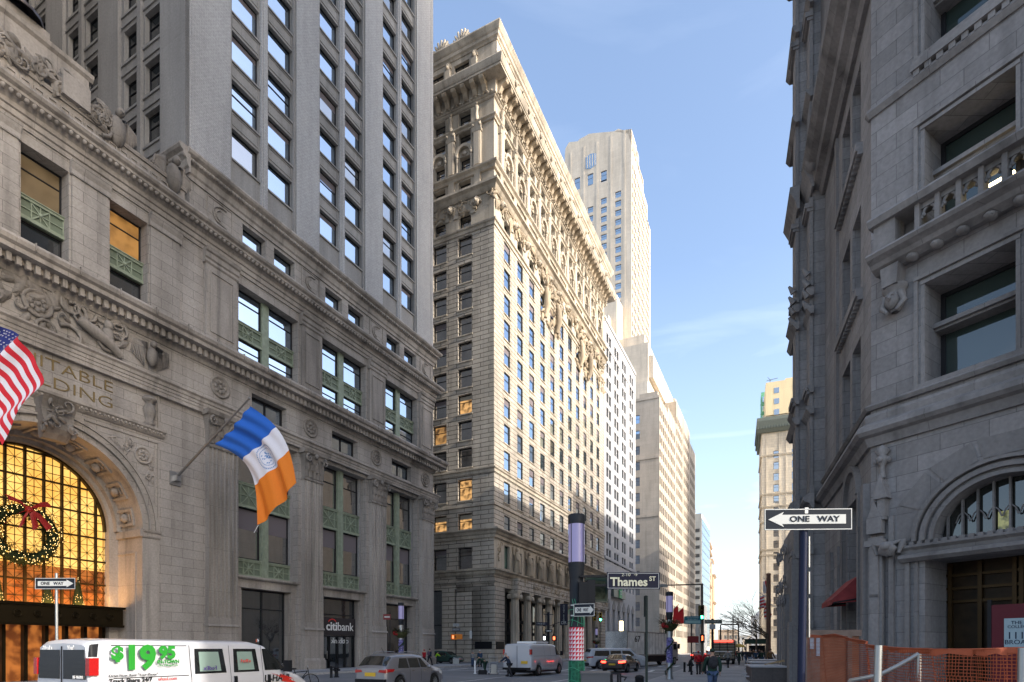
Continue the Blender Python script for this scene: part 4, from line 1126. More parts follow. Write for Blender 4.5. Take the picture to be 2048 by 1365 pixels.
# lower storeys: sculpture gallery and colonnade
b = MB()
go = [(4.1 - .85, 4.1 + .85, 13.3, 16.6, .5)] + [(x - .62, x + .62, 13.0, 16.2, .6) for x in fx[1:]]
facade(b, S, 0, SL, 12.6, 18.2, go); 
wS.add(S, 4.1, 13.3, 1.7, 3.3, .5, style='plain', gl=glass('green_glass', (.05, .12, .10), .25), ft=.1)
for x in fx[1:]: wS.add(S, x, 13.0, 1.24, 3.2, .6, style='plain', gl=M_GLD, ft=.08)
ring(b, [(0, 17.2), (0, 18.4), (1.05, 18.4), (1.05, 18.2), (.7, 18.0), (.5, 17.7), (.3, 17.6), (.25, 17.2)])
ring(b, [(0, 12.1), (0, 12.9), (.75, 12.9), (.7, 12.7), (.4, 12.6), (.35, 12.3), (.15, 12.1)])
b.build('gallery_wall', M_SUT, su)
b = MB()
def statue(mb, x, s=1.):
    mb.tube([S(x, -.45, 12.95), S(x, -.55, 13.6), S(x, -.62, 14.6), S(x, -.55, 15.4), S(x, -.5, 15.9)], [.48, .5, .42, .5, .3], 9)
    mb.ball((x, -.55, 16.4), .25, .26, .32, 8, 6, 0, S)
    for s_ in (-1, 1): mb.tube([S(x + s_ * .45, -.6, 15.6), S(x + s_ * .55, -.8, 14.9), S(x + s_ * .15, -1.0, 14.8 + s_ * .2)], [.17, .15, .1], 6)
    for k in range(5): mb.tube([S(x - .3 + .15 * k, -.95, 15.0), S(x - .35 + .17 * k, -1.02, 13.0)], [.05, .08], 5)
    for s_ in (-1, 1): mb.tube([S(x + s_ * .4, -.2, 15.6), S(x + s_ * .6, -.15, 16.8)], [.2, .12], 5)
for i_ in range(7):
    q = MB(); statue(q, fx[0] + 2.21 + 4.42 * i_); q.build('statue', M_SUS, su)
relief(b, S, 1.0, 2.2, 14.4, 16.6, 0, 14, .3, 0, .2, 11)
relief(b, S, 5.5, SL, 11.0, 12.0, -.95, 110, .3, 0, .12, 12)
b.build('carved_relief', M_SUS, su)
b = MB()
b.box(S, 0, 3.05, -.12, 6, 0, 10.5, 0)
b.box(S, -.0, SL, 1.8, 6, 9.8, 12.6, 0); b.box(S, 0, 5.6, -.0, 1.8, 10.5, 12.6, 0)
b.box(S, 5.6, SL, -.95, 1.8, 10.3, 12.1, 0); b.box(S, SL - 3.0, SL, -.3, 4, 0, 10.3, 0)
for z in (1.1, 1.9): ring(b, [(0, 0), (0, z), (.35 if z < 1.5 else .2, z), (.35 if z < 1.5 else .2, 0)], s1=4.9 if z > 1.5 else 5.3)
b.build('base_pier', M_SU, su)
b = MB()
for k in range(11):
    x = 6.3 + 4.42 * k
    if x > SL - 3.5: break
    q = MB(); Fq = S.at(x, -.2)
    poly = []
    for j in range(20):
        a = 2 * PI * j / 20; r = .66 if j % 2 == 0 else .57; poly.append((r * math.cos(a), r * math.sin(a)))
    n = len(poly)
    rows = [[Fq(px * t, py * t, z) for px, py in poly] for z, t in ((1.3, 1.0), (4.5, 1.0), (9.2, .86))]
    q.grid(rows, 0, closed=True, smooth=False)
    q.box(Fq, -.95, .95, -.9, .9, 0, .95, 0); q.lathe(Fq, 0, 0, .95, [(.88, 0), (.9, .15), (.74, .2), (.76, .33), (.66, .38)], 16, 0)
    q.box(Fq, -.8, .8, -.75, .75, 10.0, 10.3, 0); q.lathe(Fq, 0, 0, 9.15, [(.58, 0), (.64, .1), (.74, .5), (.74, .85)], 16, 0)
    for s_ in (-1, 1):
        for f_ in (-1, 1): q.disc(Fq, s_ * .72, f_ * .55, 9.55, [(.36, -.25), (.36, .2), (.2, .24), (.001, .2)], 10, 0)
    q.build('ionic_column', M_SUT, su)
b = MB()
b.face([S(3.05, 1.6, 0), S(SL - 3, 1.6, 0), S(SL - 3, 1.6, 10.3), S(3.05, 1.6, 10.3)], 0)
for x in [3.2 + 2.21 * k for k in range(22)]: b.box(S, x - .07, x + .07, 1.4, 1.58, 0, 10.2, 1)
for z in (.05, 4.0, 5.8): b.box(S, 3.05, SL - 3, 1.42, 1.56, z, z + .5, 1)
b.build('storefront_glazing', [M_GLD, M_FR], su)
sw = plain('faint_white_sign', (.5, .52, .55), .6)
for x in (5.2, 9.6, 14.0, 18.4): text_mesh('Duane Reade' if x < 6 else 'DUANE', .42, S, x - .4, 1.36, 5.1, sw, su, .01, 'shop_lettering', xs=.85)
# north face ground storey: tall dark openings
b = MB(); nb = [(ND - 6.3, ND - 3.5, 1.6, 10.3, .6), (ND - 12.2, ND - 8.4, 1.6, 10.3, .6), (ND - 18, ND - 14.5, 1.6, 10.3, .6)]
facade(b, SN, 0, ND, 0, 11.5, nb)
ring(b, [(0, 10.9), (0, 11.4), (.35, 11.4), (.3, 11.1), (.1, 10.9)], s1=0.01)
b.build('side_ground_wall', M_SU, su)
for i, o_ in enumerate(nb):
    q = MB(); xm = (o_[0] + o_[1]) / 2
    q.face([SN(o_[0], .62, o_[2]), SN(o_[1], .62, o_[2]), SN(o_[1], .62, o_[3]), SN(o_[0], .62, o_[3])], 1)
    for z in (1.6, 5.2, 10.2): q.box(SN, o_[0], o_[1], .5, .6, z, z + .12, 0)
    for x in (o_[0], o_[1] - .12): q.box(SN, x, x + .12, .5, .6, o_[2], o_[3], 0)
    if i == 0:
        for k in range(3): q.box(SN, xm - .1, o_[1] - .2, .58, .61, 7.9 + k * .5, 8.0 + k * .5, 2)
        q.face([SN(xm - .9, .60, 6.8), SN(o_[1] - .2, .60, 6.8), SN(o_[1] - .2, .60, 9.6), SN(xm - .9, .60, 9.6)], 3)
    q.build('tall_side_window', [M_FR, M_GLD, emit('warm_tube', (1, .6, .2), 1.2), emit('dim_room', (.35, .22, .08), .12, noise=.8, nscale=1.5, c2=(.02, .015, .01))], su)
    if i == 0: text_mesh('duanereade', .42, SN, xm, .48, 5.0, plain('teal_letters', (.05, .3, .33), .5), su, .01, 'shop_lettering')
b = MB(); b.box(SN, ND - 2.9, ND - .3, -.16, -.02, 1.9, 2.9, 0); b.box(S, .35, 2.6, -.27, -.12, 1.9, 2.9, 0)
b.build('notice_case', M_BLK, su)
wS.finish(100)
ZM = [(0, 0), (74, 74), (75.7, 75.2), (78.0, 77.2), (78.6, 77.4), (80.0, 77.9), (82.0, 79.3), (83.4, 80.6), (83.6, 81.9), (85.0, 83.3), (85.4, 84.0), (87.7, 85.7), (95, 93)]
def zmap(z):
    for (a, va), (c, vc) in zip(ZM, ZM[1:]):
        if z <= c: return va + (vc - va) * (z - a) / (c - a)
    return z
for o in su.children:
    if o.name.startswith('window') and 'rows' not in o.name and 'sill' not in o.name:
        z = o.location.z
        if z > 74: o.location.z = zmap(z); o.scale.z = (zmap(z + 2) - zmap(z)) / 2
        continue
    for v in o.data.vertices:
        if v.co.z > 74: v.co.z = zmap(v.co.z)

# ================================================================ further buildings on the left side
def block(name, label, F_, L, D, h, wall, z0=0., group=None):
    o = F_(0, 0, 0); t = thing(name, label, 'building', (o[0], o[1], 0), group); return t
P3 = S(SL, 0, 0)
B3 = Fr(P3[0] + .05, P3[1], .4318, .902)
t3 = block('white_brick_building', 'plain white brick office building with paired dark windows, just right of the tan tower', B3, 30, 25, 76, M_WB)
w3 = Wins(t3); b = MB(); o3 = []
L3 = 29.5
rows3 = [72.9 - 3.35 * k for k in range(11)] + [36.0 - 3.85 * k for k in range(4)]
xs3 = [2.6, 4.75, 9.2, 11.35, 16.2, 18.35, 23.8, 26.0]
for zt in rows3:
    h = 2.2 if zt > 37 else 2.7
    for x in xs3:
        o3.append((x - .85, x + .85, zt - h, zt, .35)); w3.add(B3, x, zt - h, 1.7, h, .35, style='sash', gl=M_GLD, ft=.07, tilt=False)
for k in range(8): o3.append((2.5 + 3.4 * k, 3.9 + 3.4 * k, 16.2, 19.3, .4)); w3.add(B3, 3.2 + 3.4 * k, 16.2, 1.4, 3.1, .4, style='plain', gl=M_GLD)
for k in range(6): o3.append((2.2 + 4.6 * k, 4.3 + 4.6 * k, .5, 11.0, .8))
facade(b, B3, 0, L3, 0, 75.6, o3)
b.box(B3, 0, L3, .01, 25, 0, 75.6, 0, skip='f')
b.mould(B3, 0, L3, [(0, 22.0), (0, 22.6), (.35, 22.6), (.3, 22.0)]); b.mould(B3, 0, L3, [(0, 75.0), (0, 75.8), (.2, 75.8), (.2, 75.0)]); b.mould(B3, 0, L3, [(0, 69.6), (0, 69.9), (.12, 69.9), (.12, 69.6)])
b.build('wall', M_WB, t3)
b = MB()
for k in range(6):
    x = 3.25 + 4.6 * k
    b.prism(B3, [(x - 1.25, 11.0), (x + 1.25, 11.0), (x + 1.25, 12.0), (x, 13.2), (x - 1.25, 12.0)], -.12, .02, 0)
    b.face([B3(x - 1.05, .75, .5), B3(x + 1.05, .75, .5), B3(x + 1.05, .75, 11), B3(x - 1.05, .75, 11)], 1)
b.build('tall_window_bay', [plain('grey_pediment', (.22, .22, .22), .7), M_GLD], t3)
w3.finish(100)
b = MB(); b.box(B3, 5.5, 16, -.7, -.1, 13.9, 15.7, 1); b.box(B3, 9.8, 12.2, -.85, -.7, 13.9, 16.3, 0)
tdk = b.build('shop_sign', [plain('green_sign', (.02, .30, .10), .45), plain('dark_glass_fascia', (.07, .09, .08), .3)], None, B3(8, -.7, 14))
tag(tdk, 'green square bank sign on a dark fascia of the white brick building', 'sign')
text_mesh('TD', 1.3, B3, 11, -.87, 15.1, M_WHT, tdk, .02, 'sign_lettering')

# stepped art deco annex
P4 = (41.1 + 3.0, 168.4 + 1.0)
B4 = Fr(P4[0], P4[1], .4318, .902); N4 = Fr(*B4(0, 30, 0)[:2], .902, -.4318)
t4 = thing('stepped_limestone_building', 'long buff limestone building with vertical piers and stepped setbacks beyond the white brick building', 'building', (P4[0], P4[1], 0))
w4 = Wins(t4); b = MB()
steps = [(0, 52, 0, 76, 0), (7, 52, 76, 86, 2.5), (30, 66, 60, 99, 5), (52, 66, 0, 92, 0), (66, 80, 0, 86, 0)]
facs = []
H4 = [(0, 14, 78, 0), (14, 30, 80, .0), (30, 46, 88, 0), (46, 62, 88, 0), (62, 78, 84, 0)]
op = []
for (a, c, top, y) in H4:
    x = a + 1.6
    while x < c - .8:
        z = 6.0
        while z < top - 5:
            op.append((x - .75, x + .75, z, z + 2.4, .2)); w4.add(B4, x, z, 1.5, 2.4, .2, style='plain', gl=M_GLK, ft=.05, tilt=False); z += 4.15
        x += 2.75
for (a, c, top, y) in H4:
    facade(b, B4, a, c, 0, top, [o for o in op if a < o[0] < c]); b.box(B4, a, c, .01, 30, 0, top, 0, skip='fl' if a == 0 else 'f')
    x = a + .2
    while x <= c - .1:
        b.box(B4, x - .22, x + .22, -.1, 0, 0, top + .5, 0); x += 2.75
opn = []
z = 4
while z < 74:
    opn.append((30 - 9.4, 30 - 5.8, z, z + 2.6, .4)); w4.add(N4, 30 - 7.6, z, 3.6, 2.6, .4, style='cross', gl=M_GL if z > 26 else M_GLM, ft=.12, fr=plain('blue_grey_frame', (.12, .14, .2), .5)); z += 4.75
facade(b, N4, 0, 30, 0, 78.02, opn)
for z in (60, 42.5, 78): b.mould(N4, 0, 30, [(0, z - .8), (0, z), (.2, z), (.2, z - .8)])
b.build('wall', M_CR2, t4)
b = MB(); b.box(B4, 2.5, 30, 4, 28, 78, 84, 0); b.box(B4, 8, 60, 5, 28, 84, 99, 0); b.box(B4, 9, 60, 3.6, 5, 88, 95, 0); b.box(B4, 12, 52, 7, 26, 99, 104, 0); b.box(B4, 46, 76, 3, 28, 88, 96, 0)
for k in range(14): b.box(B4, 11 + 3.3 * k, 12.2 + 3.3 * k, 4.9, 5.0, 92, 96.5, 1)
for k in range(10): b.box(B4, 47.5 + 2.8 * k, 48.6 + 2.8 * k, 2.9, 3.0, 90, 93, 1)
b.build('setback', [M_CR, M_GL], t4)
b = MB(); nx = N4
b.box(B4, 0.5, 2, .5, 6, 78, 79.5, 0); b.build('parapet', M_CR2, t4)
w4.finish(100)

# the very tall tower
YT = 190.0
cx_ = (1263 - PX0) / F0 * YT
T = Fr(cx_, YT, .4318, .902); TN = Fr(*T(0, 36, 0)[:2], .902, -.4318)
tt = thing('art_deco_skyscraper', 'very tall cream limestone skyscraper with chamfered stepped top rising behind the ornate tower', 'building', (cx_, YT, 0))
wT = Wins(tt); b = MB()
def pxz(py, u=0.): return zat(py, YT + .4318 * u)
def pxt(py, t): return zat(py, YT + .902 * t)
TD = 23.8
TN = Fr(*T(0, TD, 0)[:2], .902, -.4318)
tiers = [(0, pxt(456, 29), 0, 0, 30), (pxt(456, 29), pxt(408, 24), 0, 0, 24.9), (pxt(408, 24), pxt(358, 17), 0, 0, 18), (pxt(358, 17), pxt(311, 10), 0, 0, 10.9), (pxt(311, 10), pxt(290, 4), 0, 0, 4.9)]
opT = []; bgf = plain('blue_grey_frame', (.12, .14, .2), .5)
tcols = [(4.6, 383), (9.6, 396), (14.4, 414), (19.2, 436)]
for i, (u, p0) in enumerate(tcols):
    zz = pxz(p0, u); k = 0
    while zz > 40:
        h = 2.1
        opT.append((TD - u - 1.05, TD - u + 1.05, zz - h, zz, .35)); wT.add(TN, TD - u, zz - h, 2.1, h, .35, style='sash', gl=M_GLB, fr=bgf, ft=.12, tilt=False)
        zz -= 3.12; k += 1
for i, (u, py0, py1) in enumerate(((9.6, 342, 364), (14.4, 348, 371), (19.2, 356, 380))):
    opT.append((TD - u - 1.05, TD - u + 1.05, pxz(py1, u), pxz(py0, u), .35)); wT.add(TN, TD - u, pxz(py1, u), 2.1, pxz(py0, u) - pxz(py1, u), .35, style='sash', gl=M_GLB, fr=bgf, ft=.12, tilt=False)
zN = pxz(308, 22)
facade(b, TN, 0, TD, 0, zN, opT)
oW = []
for zi in range(60):
    z = 30 + 3.12 * zi
    for j in range(14): oW.append((1.1 + 2.1 * j, 2.3 + 2.1 * j, z, z + 1.9, .14))
for (z0, z1, x0, y0, x1) in tiers:
    sel = [o for o in oW if o[2] >= z0 and o[3] <= z1 and o[0] > x0 and o[1] < x1 - .5 and o[3] < zN]
    for o in sel: wT.add(T, (o[0] + o[1]) / 2, o[2], 1.2, 1.9, .14, style='plain', gl=M_GLK, ft=.05, tilt=False)
    facade(b, T, x0, x1, z0, z1, sel, y=y0)
    b.box(T, x0, x1, y0 + .01, TD - .02, z0, z1, 0, skip='fl')
    for j in range(15):
        x = .65 + 2.1 * j
        if x0 < x < x1: b.box(T, x - .22, x + .22, y0 - .08, y0, z0, z1, 0)
def U(px): # distance from the corner along the north face for an image column
    a = (px - PX0) / F0; return (cx_ - a * YT) / (.902 + .4318 * a)
prof = [(0.0, zN)] + [(U(px), pxz(py, U(px))) for px, py in ((1263, 290), (1263, 276), (1256, 268), (1250, 262), (1237, 258), (1228, 263), (1218, 264), (1196, 266), (1178, 268), (1170, 273), (1160, 278), (1155, 283), (1138, 285), (1131, 297))] + [(TD, zN)]
b.prism(TN, [(TD - u, z) for u, z in prof][::-1], 0, 7, 0)
for u in (2.4, 7.1, 12.0, 16.8, 21.6): b.box(TN, TD - u - .35, TD - u + .35, -.07, 0, 0, pxz(305, 22), 0)
b.build('wall', M_CR, tt)
b = MB(); uc = U(1182); zc = pxz(323, uc); xc_ = TD - uc; b.prism(TN, [(xc_ - 1.9, zc - 2.0), (xc_, zc - 2.6), (xc_ + 1.9, zc - 2.0), (xc_ + 1.9, zc + 2.0), (xc_, zc + 2.6), (xc_ - 1.9, zc + 2.0)], -.1, .1, 0)
for k in range(4): b.box(TN, xc_ - 1.4 + k * .9, xc_ - 1.2 + k * .9, -.2, -.1, zc - 2.0, zc + 2.0, 1)
b.build('crown_window', [M_GLB, M_CR], tt)
b = MB(); b.box(T, -7.5, 0, 3, TD, 0, pxz(610), 0); b.box(T, -10.5, -7.5, 5, TD, 0, pxz(655), 0); b.box(T, -3, 12, -3.2, 0, 0, pxz(790), 0)
TN2 = Fr(*T(-7.5, TD, 0)[:2], .902, -.4318)
for k in range(12): b.box(TN2, TD - 9.5, TD - 8, -.05, 0.0, pxz(640) - 3.3 * k, pxz(640) - 3.3 * k + 1.9, 1)
for k in range(12): b.box(TN2, TD - 13.5, TD - 12, -.05, 0.0, pxz(640) - 3.3 * k, pxz(640) - 3.3 * k + 1.9, 1)
b.build('setback', [M_CR, M_GLB], tt)
wT.finish(100)

# mid-century office slab with ribbon windows
P5 = (1403 - PX0) / F0 * 262, 262.0
B5 = Fr(P5[0], P5[1], .4318, .902); N5 = Fr(*B5(0, 24, 0)[:2], .902, -.4318)
t5 = thing('ribbon_window_office', 'pale concrete office block with ribbon windows and a blue glass side, beyond the stepped building', 'building', (P5[0], P5[1], 0))
b = MB(); H5 = zat(1027, 262)
b.box(B5, 0, 32, 0, 24, 0, H5, 0)
z = H5 - 8.5
rib = MB()
while z > 8:
    rib.box(N5, .5, 23.2, -.08, 0, z, z + 1.5, 0)
    for j in range(8): rib.box(N5, .5 + 2.9 * j, .75 + 2.9 * j, -.12, -.08, z, z + 1.5, 1)
    z -= 3.9
rib.build('ribbon_window', [M_GLD, M_CON], t5)
b.build('wall', M_CON, t5)
b = MB(); b.face([B5(.6, -.12, 3), B5(32, -.12, 3), B5(32, -.12, H5 - 2), B5(.6, -.12, H5 - 2)], 0)
z = 5
while z < H5 - 2: b.box(B5, .6, 32, -.2, -.12, z, z + .22, 1); z += 3.9
b.build('glass_side', [M_GLB, plain('blue_grey_frame', (.12, .14, .2))], t5)
b = MB(); b.box(B5, 4, 14, 4, 14, H5, H5 + 2.5, 0)
for k in range(5): b.box(B5, 4 + k * 2, 4.15 + k * 2, 4, 4.15, H5 + 2.5, H5 + 5, 0)
b.build('roof_plant', M_CON, t5)
# small lower blocks in front of the ribbon office
P6 = (1414 - PX0) / F0 * 315, 315.0
B6 = Fr(P6[0], P6[1], .385, .923)
t6 = thing('tan_brick_building', 'sunlit tan brick building with projecting cornices at the far end of the left side', 'building', (P6[0], P6[1], 0))
b = MB(); H6 = zat(1076, 315)
N6 = Fr(*B6(0, 20, 0)[:2], .923, -.385)
b.box(B6, 0, 38, 0, 20, 0, H6, 0); b.box(B6, 38, 60, .5, 20, 0, H6 - 6, 0); b.box(B6, 60, 80, 0, 20, 0, H6 - 13, 0)
for z, L_ in ((H6, 38), (H6 - 4.5, 38), (H6 - 24, 38), (12, 38)): b.mould(B6, 0, L_, [(0, z - .9), (0, z), (1.1, z), (.9, z - .4), (.3, z - .9)])
b.mould(B6, 38, 60, [(0, H6 - 6.9), (0, H6 - 6), (1.1, H6 - 6), (.3, H6 - 6.9)]); b.mould(B6, 60, 80, [(0, H6 - 14), (0, H6 - 13), (1.4, H6 - 13), (.3, H6 - 14)]); b.mould(B6, 60, 80, [(0, H6 - 32), (0, H6 - 31), (1.4, H6 - 31), (.3, H6 - 32)])
for k in range(13):
    for j in range(9): b.box(B6, 2 + 4 * j, 3.6 + 4 * j, -.04, .0, 8 + 4 * k, 10.6 + 4 * k, 1)
b.build('wall', [M_OR, M_GLD], t6)
# low glassy building behind the red banners
P7 = (1366 - PX0) / F0 * 250, 250.0
t7 = thing('low_glass_building', 'low grey building with bright sloping glass bays in front of the ribbon-window office', 'building', (P7[0], P7[1], 0))
B7 = Fr(P7[0], P7[1], .902, -.4318); b = MB()
b.box(B7, 0, 9, 0, 10, 0, 21, 0); b.box(B7, 3, 9, -.6, 0, 0, 16, 0)
for k in range(5): b.box(B7, .3 + 1.7 * k, 1.6 + 1.7 * k, -.7, -.6, 4 + 2.2 * ((k * 2) % 3), 11 + 2.4 * ((k * 3) % 4), 1)
b.build('wall', [plain('grey_cladding', (.25, .25, .25), .6, noise=.2, nscale=.5), M_GL], t7)
# ================================================================ grey gothic building on the right
PR = (11.44, 18.0)
R1 = Fr(PR[0], PR[1], .523, -.852)
G = Fr(PR[0], PR[1], -.3455, -.9384)
go_ = thing('gothic_office_building', 'dark grey limestone gothic office building at right with a carved balcony and arched entrance', 'building', (PR[0], PR[1], 0))
wG = Wins(go_)
b = MB(); RL = 30.0; ZG = 92.0  # corner face run on far out of view, lengthened to block the sun
o1 = [(x_, x_ + 2.1, z0_, z1_, 1.15) for x_ in (1.5, 5.6) for z0_, z1_ in ((9.75, 12.7), (14.2, 17.3), (19.5, 22.5))]
for k in range(15): o1 += [(1.5, 3.6, 25.3 + 4.4 * k, 28.2 + 4.4 * k, .6), (5.6, 7.6, 25.3 + 4.4 * k, 28.2 + 4.4 * k, .6)]
facade(b, R1, 0, RL, 8.6, ZG, o1)
for i, o in enumerate(o1):
    xm = (o[0] + o[1]) / 2; h = o[3] - o[2]; w = o[1] - o[0]
    wG.add(R1, xm, o[2], w, h, o[4], style='transom' if i > 5 else 'plain', gl=glass('shop_glass_green', (.03, .045, .04), .09) if i < 6 else M_GLD, ft=.12)
# ground part with the arched doorway
ACX = 3.35; ARR = 1.62
facade(b, R1, 0, ACX - 1.85, 0, 8.6, []); facade(b, R1, ACX + 1.85, RL, 0, 8.6, [])
facade(b, R1, ACX - 1.85, ACX + 1.85, 4.55, 5.1, [])
pts = [(ACX + ARR * math.cos(PI * k / 24), 5.1 + ARR * .92 * math.sin(PI * k / 24)) for k in range(25)]
for k in range(24):
    (xa, za), (xb, zb) = pts[k], pts[k + 1]
    b.face([R1(xb, 0, zb), R1(xa, 0, za), R1(xa, 0, 8.6), R1(xb, 0, 8.6)])
    b.face([R1(xa, 0, za), R1(xb, 0, zb), R1(xb, .6, zb), R1(xa, .6, za)])
b.face([R1(ACX + ARR, 0, 5.1), R1(ACX + 1.85, 0, 5.1), R1(ACX + 1.85, 0, 8.6), R1(ACX + ARR, 0, 8.6)])
b.face([R1(ACX - 1.85, 0, 5.1), R1(ACX - ARR, 0, 5.1), R1(ACX - ARR, 0, 8.6), R1(ACX - 1.85, 0, 8.6)])
for x in (ACX - 1.85, ACX + 1.85): b.face([R1(x, 0, 0), R1(x, 1.5, 0), R1(x, 1.5, 4.55), R1(x, 0, 4.55)])
b.face([R1(ACX - 1.85, 0, 4.55), R1(ACX + 1.85, 0, 4.55), R1(ACX + 1.85, 1.5, 4.55), R1(ACX - 1.85, 1.5, 4.55)])
# street side: first stretch flush with the corner
o2 = []
for (z0, z1) in ((9.5, 12.6), (14.3, 17.1), (19.2, 22.0)):
    for (t0, t1) in ((1.4, 2.7), (3.1, 4.5)): o2.append((-t1, -t0, z0, z1, .55))
for k in range(15):
    for (t0, t1) in ((1.4, 2.7), (3.1, 4.5)): o2.append((-t1, -t0, 25.3 + 4.4 * k, 28.2 + 4.4 * k, .5))
facade(b, G, -8.4, 0, 8.6, ZG, o2)
for o in o2: wG.add(G, (o[0] + o[1]) / 2, o[2], o[1] - o[0], o[3] - o[2], o[4], style='plain', gl=M_GLD, ft=.08)
facade(b, G, -8.4, 0, 0, 8.6, [(-3.6, -1.5, .3, 7.2, .7)])
# projecting pavilions stepping towards the street
OFF = [(8.4, .5), (9.6, .95)]
prev = 0.0
edges = [8.4, 9.6, 12.0]
for i, (t, o) in enumerate(OFF):
    b.face([G(-t, -o, 0), G(-t, -prev, 0), G(-t, -prev, ZG), G(-t, -o, ZG)]); 
    op = []
    if False:
        a, c = -edges[i + 1], -t
        x = c - 1.1
        while x > a + 1.0:
            for z0 in [.8, 9.6, 14.2, 19.2] + [25.3 + 4.4 * k for k in range(15)]:
                if len(op) < 90: op.append((x - .55, x + .55, z0, z0 + (6 if z0 < 1 else 3), .5)); wG.add(G, x, z0, 1.1, 6 if z0 < 1 else 3, -o + .5, style='plain', gl=M_GLD, ft=.08)
            x -= 2.9 if i == 3 else 9
    facade(b, G, -edges[i + 1], -t, 0, ZG, op, y=-o); prev = o
b.face([G(-12, -.95, 0), G(-12, 2, 0), G(-12, 2, ZG), G(-12, -.95, ZG)])
b.box(G, -16.4, -12, -.95, 6, 0, 8.3, 0)
G2 = Fr(*G(-12, 0, 0)[:2], .46, -.888 * -1)
rw = MB(); rw.box(G2, 0, 22, -24, 0, 0, 95, 0); rw.box(G2, 22.1, 64, -24, 0, 0, 42, 0); rw.box(G2, 64.1, 150, -30, 0, 0, 50, 0); rw.build('unseen_shade_block', M_CR2, go_)  # unseen blocks added and sized to shade the left-hand fronts and bounce fill
b.face([R1(RL, 0, 0), R1(RL, 16, 0), R1(RL, 16, ZG), R1(RL, 0, ZG)])
b.face([R1(0, 0, ZG), R1(RL, 0, ZG), R1(RL, 16, ZG), G(-12, 12, ZG), G(-12, -.95, ZG)])
b.face([G(-12, 12, 0), R1(RL, 16, 0), R1(RL, 16, ZG), G(-12, 12, ZG)])
b.build('wall', M_GO, go_)
# mouldings running round the corner
def gring(mb, prof, x1=RL, t1=8.4, full=False):
    """R1 face, corner, then G face; mitre on the bisector"""
    n = len(prof); i = len(mb.v)
    bx, by = R1.n[0] + G.n[0], R1.n[1] + G.n[1]; l2 = 1 / ((bx * R1.n[0] + by * R1.n[1]))
    for st in range(3):
        for q, z in prof:
            if st == 0: mb.v.append(R1(x1, -q, z))
            elif st == 1: mb.v.append((PR[0] - bx * l2 * q, PR[1] - by * l2 * q, z))
            else: mb.v.append(G(-t1, -q, z))
    for blk in range(2):
        for a in range(n):
            c = (a + 1) % n; mb.f.append((i + blk * n + a, i + blk * n + c, i + (blk + 1) * n + c, i + (blk + 1) * n + a)); mb.m.append(0); mb.sm.append(False)
    mb.f.append(tuple(i + a for a in range(n))); mb.m.append(0); mb.sm.append(False)
def sring(mb, prof, z_only=None):
    """same moulding carried round the stepped pavilions"""
    pts = []; prev = 0.0
    for i, (t, o) in enumerate(OFF):
        pts.append((t, prev, 'in')); pts.append((t, o, 'out')); prev = o
    for i, (t, o) in enumerate(OFF):
        t2 = edges[i + 1]
        mb.mould(G, -t2 - .0, -t + max(p[0] for p in prof), [(p[0] + o, p[1]) for p in prof])
b = MB()
big = [(0, 8.3), (0, 9.3), (.16, 9.3), (.2, 9.2), (.18, 9.02), (.3, 8.94), (.42, 8.86), (.46, 8.7), (.36, 8.6), (.2, 8.55), (.1, 8.3)]
gring(b, big); sring(b, big)
b2 = [(0, 9.45), (0, 9.62), (.14, 9.62), (.2, 9.55), (.12, 9.45)]; gring(b, b2)
top = [(0, 22.7), (0, 24.1), (.95, 24.1), (1.0, 23.9), (.8, 23.6), (.55, 23.4), (.5, 23.1), (.25, 22.95), (.15, 22.7)]
gring(b, top); sring(b, [(0, 22.9), (0, 24.0), (.42, 24.0), (.45, 23.8), (.2, 23.3), (.1, 22.9)])
for z, q in ((13.0, .3), (14.0, .24), (17.6, .26), (18.4, .3), (6.6, .2), (3.2, .16), (27.5, .3), (31.8, .3), (36.2, .35), (41, .3), (45.4, .5)):
    sring(b, [(0, z - .35), (0, z), (q, z), (q * 1.1, z - .1), (q * .5, z - .35)])
gring(b, [(0, 36), (0, 36.9), (.7, 36.9), (.5, 36.3), (.1, 36)]); 
gring(b, [(0, 18.75), (0, 19.0), (.12, 19.0), (.16, 18.9), (.06, 18.75)], t1=.1)
b.build('string_course', M_GOT, go_)
b = MB()
# window trims on the corner face
for (z0, z1) in ((9.75, 12.7), (14.2, 17.3), (19.5, 22.5)):
    for xa in (1.5, 5.6):
        xb = xa + 2.1
        for k, (off, o_) in enumerate(((.0, .03), (.17, .07))):
            b.box(R1, xa - off - .1, xa - off, -o_, .0, z0 - .1, z1 + off, 0); b.box(R1, xb + off, xb + off + .1, -o_, 0, z0 - .1, z1 + off, 0); b.box(R1, xa - off - .1, xb + off + .1, -o_ - .03, 0, z1 + off, z1 + off + .1, 0)
        b.box(R1, xa, xb, .62, 1.1, z1 - 1.25, z1 - 1.0, 0); b.box(R1, xa, xb, .5, .62, z1 - 1.18, z1 - 1.05, 0); b.box(R1, xa, xb, 1.02, 1.1, z0, z0 + .12, 0)
        b.box(R1, xa - .3, xb + .3, -.12, .3, z0 - .14, z0, 0)
b.box(R1, 1.2, 8.2, -.22, 0, 19.1, 19.32, 0); 
x = 1.25
while x < 8.1: b.box(R1, x, x + .16, -.17, -.0, 18.93, 19.1, 0); x += .3
for (z,) in ((14.1,), (19.0,)):
    b.box(G, -4.9, -1.1, -.22, 0, z - .28, z, 0)
    x = -4.85
    while x < -1.2: b.box(G, x, x + .14, -.16, 0, z - .42, z - .28, 0); x += .28
b.build('window_trim', M_GOT, go_)
